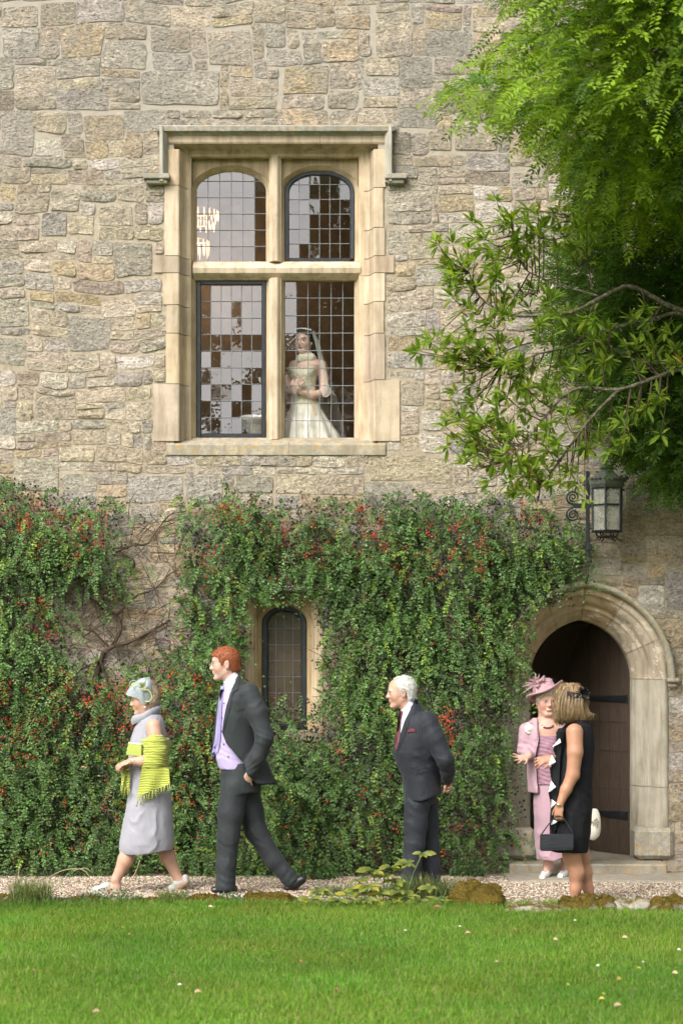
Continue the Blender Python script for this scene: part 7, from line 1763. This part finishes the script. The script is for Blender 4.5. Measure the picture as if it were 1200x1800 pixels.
    S = Sdf(.01)
    for i in range(9): S.ell(K(984 + 3 * math.sin(i * 2.1), 1284 + 2.2 * i, -.12 + .01 * math.cos(i * 2)), (.022, .016, .018), None)
    V, F, N = S.mesh(.006); p.put('rosette', V, F, blk_, None, True, rf)
    for pts in ([(983, 1298), (970, 1313), (977, 1310), (985, 1305)], [(969, 1327), (963, 1345), (972, 1343), (976, 1339)], [(968, 1372), (962, 1393), (968, 1391), (976, 1383)], [(969, 1405), (967.5, 1421), (972, 1416), (977, 1411)], [(972, 1441), (967.5, 1450), (972, 1448.5), (978.5, 1444)]):
        flap('ruffle_point', [(a, b, -.150 - .02 * (i % 2)) for i, (a, b) in enumerate(pts)], wm, rf)
    v, f = tube_geo([K(982.5 + 6.5 * math.cos(a), 1414 + 1.6 * math.cos(a) + .8 * math.sin(a), -.2 - .032 * math.sin(a)) for a in np.linspace(0, 6.28, 22)], .0045, 6); p.put('bracelet', v, f, M['silver'])
    for dy, a, b in ((-.05, (1016, 1590), (988, 1591)), (.08, (1040, 1584), (1012, 1589))):
        S = Sdf(.01); q, r_ = K(*a, dy), K(*b, dy); q[2] = .012; r_[2] = .01; S.cone(q, r_, .030, .028); m1 = q * .4 + r_ * .6; S.cone(m1 + (0, -.02, .035), m1 + (0, .02, .035), .022, .022); S.cone(q + (.012, -.02, .03), q + (.012, .02, .03), .014, .014); V, F, N = S.mesh(.006); p.put('sandal', V, F, M['shoe_black'])
    # black bag on a cord
    bg_ = empty('handbag', K(978, 1497, -.22)); tag(bg_, 'small black ribbed box handbag held by its cord by the blonde woman', 'bag'); bo = np.array(bg_.location)
    q0, q1 = K(949.5, 1496, -.25), K(1007, 1467, -.25); bl = NT('black_ribbed_satin'); n_ = bl.noise(12, 2, .5, bl.mapped(bl.obj(), (1, 1, 22))); blm = bl.done(bl.bsdf((.012, .014, .018), .45, .4, bl.bump(n_, .8, .004)))
    m_ = MB(); m_.box(q0[0] - bo[0], q1[0] - bo[0], -.03, .035, q0[2] - bo[2], q1[2] - bo[2], .008); o = m_.build('bag_body', blm, bg_)
    m_ = MB(); m_.box(q0[0] - bo[0] - .001, q1[0] - bo[0] + .001, -.034, -.029, q0[2] - bo[2] + .02, q1[2] - bo[2] + .002, .002); m_.build('flap', blm, bg_)
    m_ = MB(); m_.tube(smoothpath([K(950, 1468, -.23), K(962, 1451, -.22), K(974, 1438, -.215), K(981, 1434, -.21), K(990, 1439, -.215), K(999, 1452, -.22), K(1007, 1467, -.23)], 24) - bo, .0045, 6); m_.build('cord', blm, bg_, True)
black_lady()

# ================================================================== bride at the upper window
def bride():
    Y = .485; p = Person('bride in ivory gown and long veil looking out through the leaded window', Y, 535, 900); p.root.location.z = 2.98; p.o = np.array(p.root.location); K = p.K
    iv = m_cloth('ivory_satin', (.74, .73, .66), .4, 600, .1, .05, .1, .3, None, .4); bd = m_cloth('embroidered_bodice', (.72, .70, .56), .6, 140, 1.0, .35, .1); skin = (.74, .53, .46)
    H = Head(K(534, 599), 44 / p.s, (-.42, -1, -.10), (.04, 0, 1))
    S = Sdf(.02); H.add(S, .98, smile=.5); H.neck(S, K(540, 634, .02), .22, .27)
    S.loft(p.rows([(632, 524, 560, .07), (642, 516, 568, .09), (665, 512, 556, .10), (690, 516, 554, .09), (740, 512, 566, .11)]), k=.03)
    S.chain([K(565, 642, 0), K(570, 668, .0), K(569, 690, -.03), K(548, 696, -.10), K(530, 690, -.16)], [.045, .042, .038, .034, .024], k=.02); hand(S, K(531, 690, -.16), (-1, -.15, .55), (.3, .5, .6), .16, 1, .7)
    S.chain([K(517, 642, 0), K(509, 668, .0), K(508, 684, -.05), K(518, 688, -.15)], [.043, .040, .036, .024], k=.02); hand(S, K(517, 688, -.15), (.4, -.3, .75), (.3, .7, .2), .16, -1, .7)
    V, F, N = S.mesh(.006); c = H.cols(V, skin, (.50, .20, .18), (.10, .06, .04), .12); p.put('body', V, F, M['skin'], c); H.eyes(p, (.05, .04, .03))
    V, F, N = H.hair([(.30, .25), (.20, .15), (.10, -.02), (0, -.06), (-.06, -.45), (-.15, -.62), (-.8, -.62), (-.8, .8), (.5, .8), (.42, .30)], .07, lambda S: S.cone(H.p(-.30, -.12, -.1), H.p(-.26, -.25, -.55), .10, .05)); p.put('hair', V, F, m_hair('dark_brown_hair', (.012, .008, .006), (.05, .03, .02), (60, 60, 12)))
    S = Sdf(.02); S.loft(p.rows([(650, 510, 555, .115), (662, 507, 557, .13), (676, 511, 554, .115), (695, 513, 556, .11), (712, 510, 562, .125), (722, 509, 566, .13)]), k=.02); S.cone(K(516, 652, -.06), K(525, 656, -.09), .05, .045); S.cone(K(545, 652, -.06), K(538, 656, -.09), .05, .045)
    S.chain([K(530, 632, -.03), K(545, 631, -.03)], [.052, .052]); V, F, N = S.mesh(.006); V = wrinkle(V, N, [], .006, (60, 60, 60), 3); p.put('bodice', V, F, bd)
    S = Sdf(.02); S.loft(p.rows([(714, 510, 563, .13), (725, 506, 569, .145), (740, 501, 578, .175), (765, 494, 596, .205), (800, 488, 612, .22), (896, 480, 640, .24)]), k=.02); V, F, N = S.mesh(.012)
    cx = K(538, 720)[0]; an = np.arctan2(V[:, 1] - Y, V[:, 0] - cx); amp = np.clip((K(0, 716)[2] - V[:, 2]) / .35, 0, 1); V = V + N * (.016 * amp * np.sin(an * 13 + .6 * np.sin(an * 3)))[:, None]; p.put('skirt', V, F, iv)
    sash = m_cloth('gold_sash', (.58, .47, .32), .5); T = bvh(p, [o for o in p.root.children if o.name.startswith(('skirt', 'bodice'))])
    p.patch('sash', [((541, 700), (547, 700)), ((547, 714), (553, 713)), ((552, 728), (558, 726)), ((555, 731), (556, 729))], T, sash, .008, .005)
    # tiara
    tm = m_plain('tiara', (.8, .8, .78), .2, .6)
    for i, t in enumerate(np.linspace(-1.15, 1.15, 15)): q = H.p(.26 * math.cos(t), .36 * math.sin(t), .47 - .10 * (1 - math.cos(t))); p.put('tiara_bead', ico * (.0085 if i % 2 else .012) + q, icf, tm, None, True)
    # veil
    vm = NT('veil_net'); t_ = vm.n('ShaderNodeBsdfTransparent'); d_ = vm.n('ShaderNodeBsdfDiffuse'); vm.put(d_.inputs[0], (.78, .80, .76)); mx_ = vm.n('ShaderNodeMixShader'); mx_.inputs[0].default_value = .30; vm.l(t_.outputs[0], mx_.inputs[1]); vm.l(d_.outputs[0], mx_.inputs[2]); vmm = vm.done(mx_.outputs[0])
    rows = []
    for i, (py, xl, xr, y0, y1) in enumerate(((578, 540, 549, .02, .10), (590, 548, 558, .0, .14), (610, 553, 566, .0, .17), (640, 558, 576, -.02, .2), (680, 562, 586, -.04, .22), (720, 566, 595, -.06, .24), (765, 570, 606, -.08, .26), (830, 574, 618, -.08, .28), (896, 576, 628, -.08, .3))):
        rows.append([K(xl + (xr - xl) * t + 2.2 * math.sin(9 * t + i) * min(1, i / 3), py, y0 + (y1 - y0) * math.sin(3.14 * t * .5)) for t in np.linspace(0, 1, 14)])
    rows = np.array(rows); p.put('veil', rows.reshape(-1, 3), grid_faces(9, 14), vmm)
    rows2 = []
    for i, (py, xl, xr, y0) in enumerate(((582, 545, 552, -.02), (600, 551, 560, -.03), (640, 560, 572, -.05), (675, 566, 580, -.08), (692, 568, 590, -.10))): rows2.append([K(xl + (xr - xl) * t + 2 * math.sin(8 * t + i), py + (6 * math.sin(7 * t) if i == 4 else 0), y0 - .02 * math.sin(3.1 * t)) for t in np.linspace(0, 1, 12)])
    rows2 = np.array(rows2); ve = p.put('veil_tier', rows2.reshape(-1, 3), grid_faces(5, 12), vmm); v, f = tube_geo(rows2[-1], .003, 4); p.put('edging', v, f, iv, None, True, ve)
bride()
# ================================================================== trees across the lawn, behind the camera (mirrored in the panes)
def far_tree(seed, h, r):
    g = np.random.default_rng(seed); N = 5200
    d = g.normal(size=(N, 3)); d /= np.linalg.norm(d, axis=1)[:, None]
    lobes = g.normal(size=(14, 3)) * np.array([r * .5, r * .5, h * .2]) + np.array([0, 0, h * .62])
    k = g.integers(0, 14, N); p = lobes[k] + d * (r * .42 * g.random((N, 1)) ** .4)
    p[:, 2] = np.minimum(p[:, 2], h)
    s = g.uniform(.22, .45, (N, 1)); a = g.normal(size=(N, 3)); a /= np.linalg.norm(a, axis=1)[:, None]; b = np.cross(a, d); b /= np.linalg.norm(b, axis=1)[:, None] + 1e-6
    V = np.stack([p - a * s, p + b * s * .6, p + a * s, p - b * s * .6], 1).reshape(-1, 3)
    c = np.array((.045, .075, .018)) * g.uniform(.6, 1.5, (N, 1))
    return V, (np.arange(N)[:, None] * 4 + np.arange(4)), np.repeat(c, 4, 0)
M['far_leaf'] = m_leaf('far_leaf', .6, .2, .25)
for i, (x, y, h, r) in enumerate(((-15, -48, 14.5, 5.5), (-6.5, -46, 12.2, 4.6), (1.5, -49, 13.6, 5.0), (9.5, -47, 15.5, 5.4), (18, -50, 14, 5.5))):
    t = empty('broadleaf_tree', (x, y, 0)); tag(t, 'tall broadleaf tree across the lawn mirrored in the leaded panes', 'tree', 'trees across the lawn')
    v, f, c = far_tree(i, h, r); o = mk('crown', v, f, M['far_leaf'], t, False, c)
    m_ = MB(); m_.tube([(0, 0, -.1), (.1, 0, h * .3), (0, .2, h * .6)], [.4, .3, .12], 10); m_.build('trunk', M['bark'], t, True)
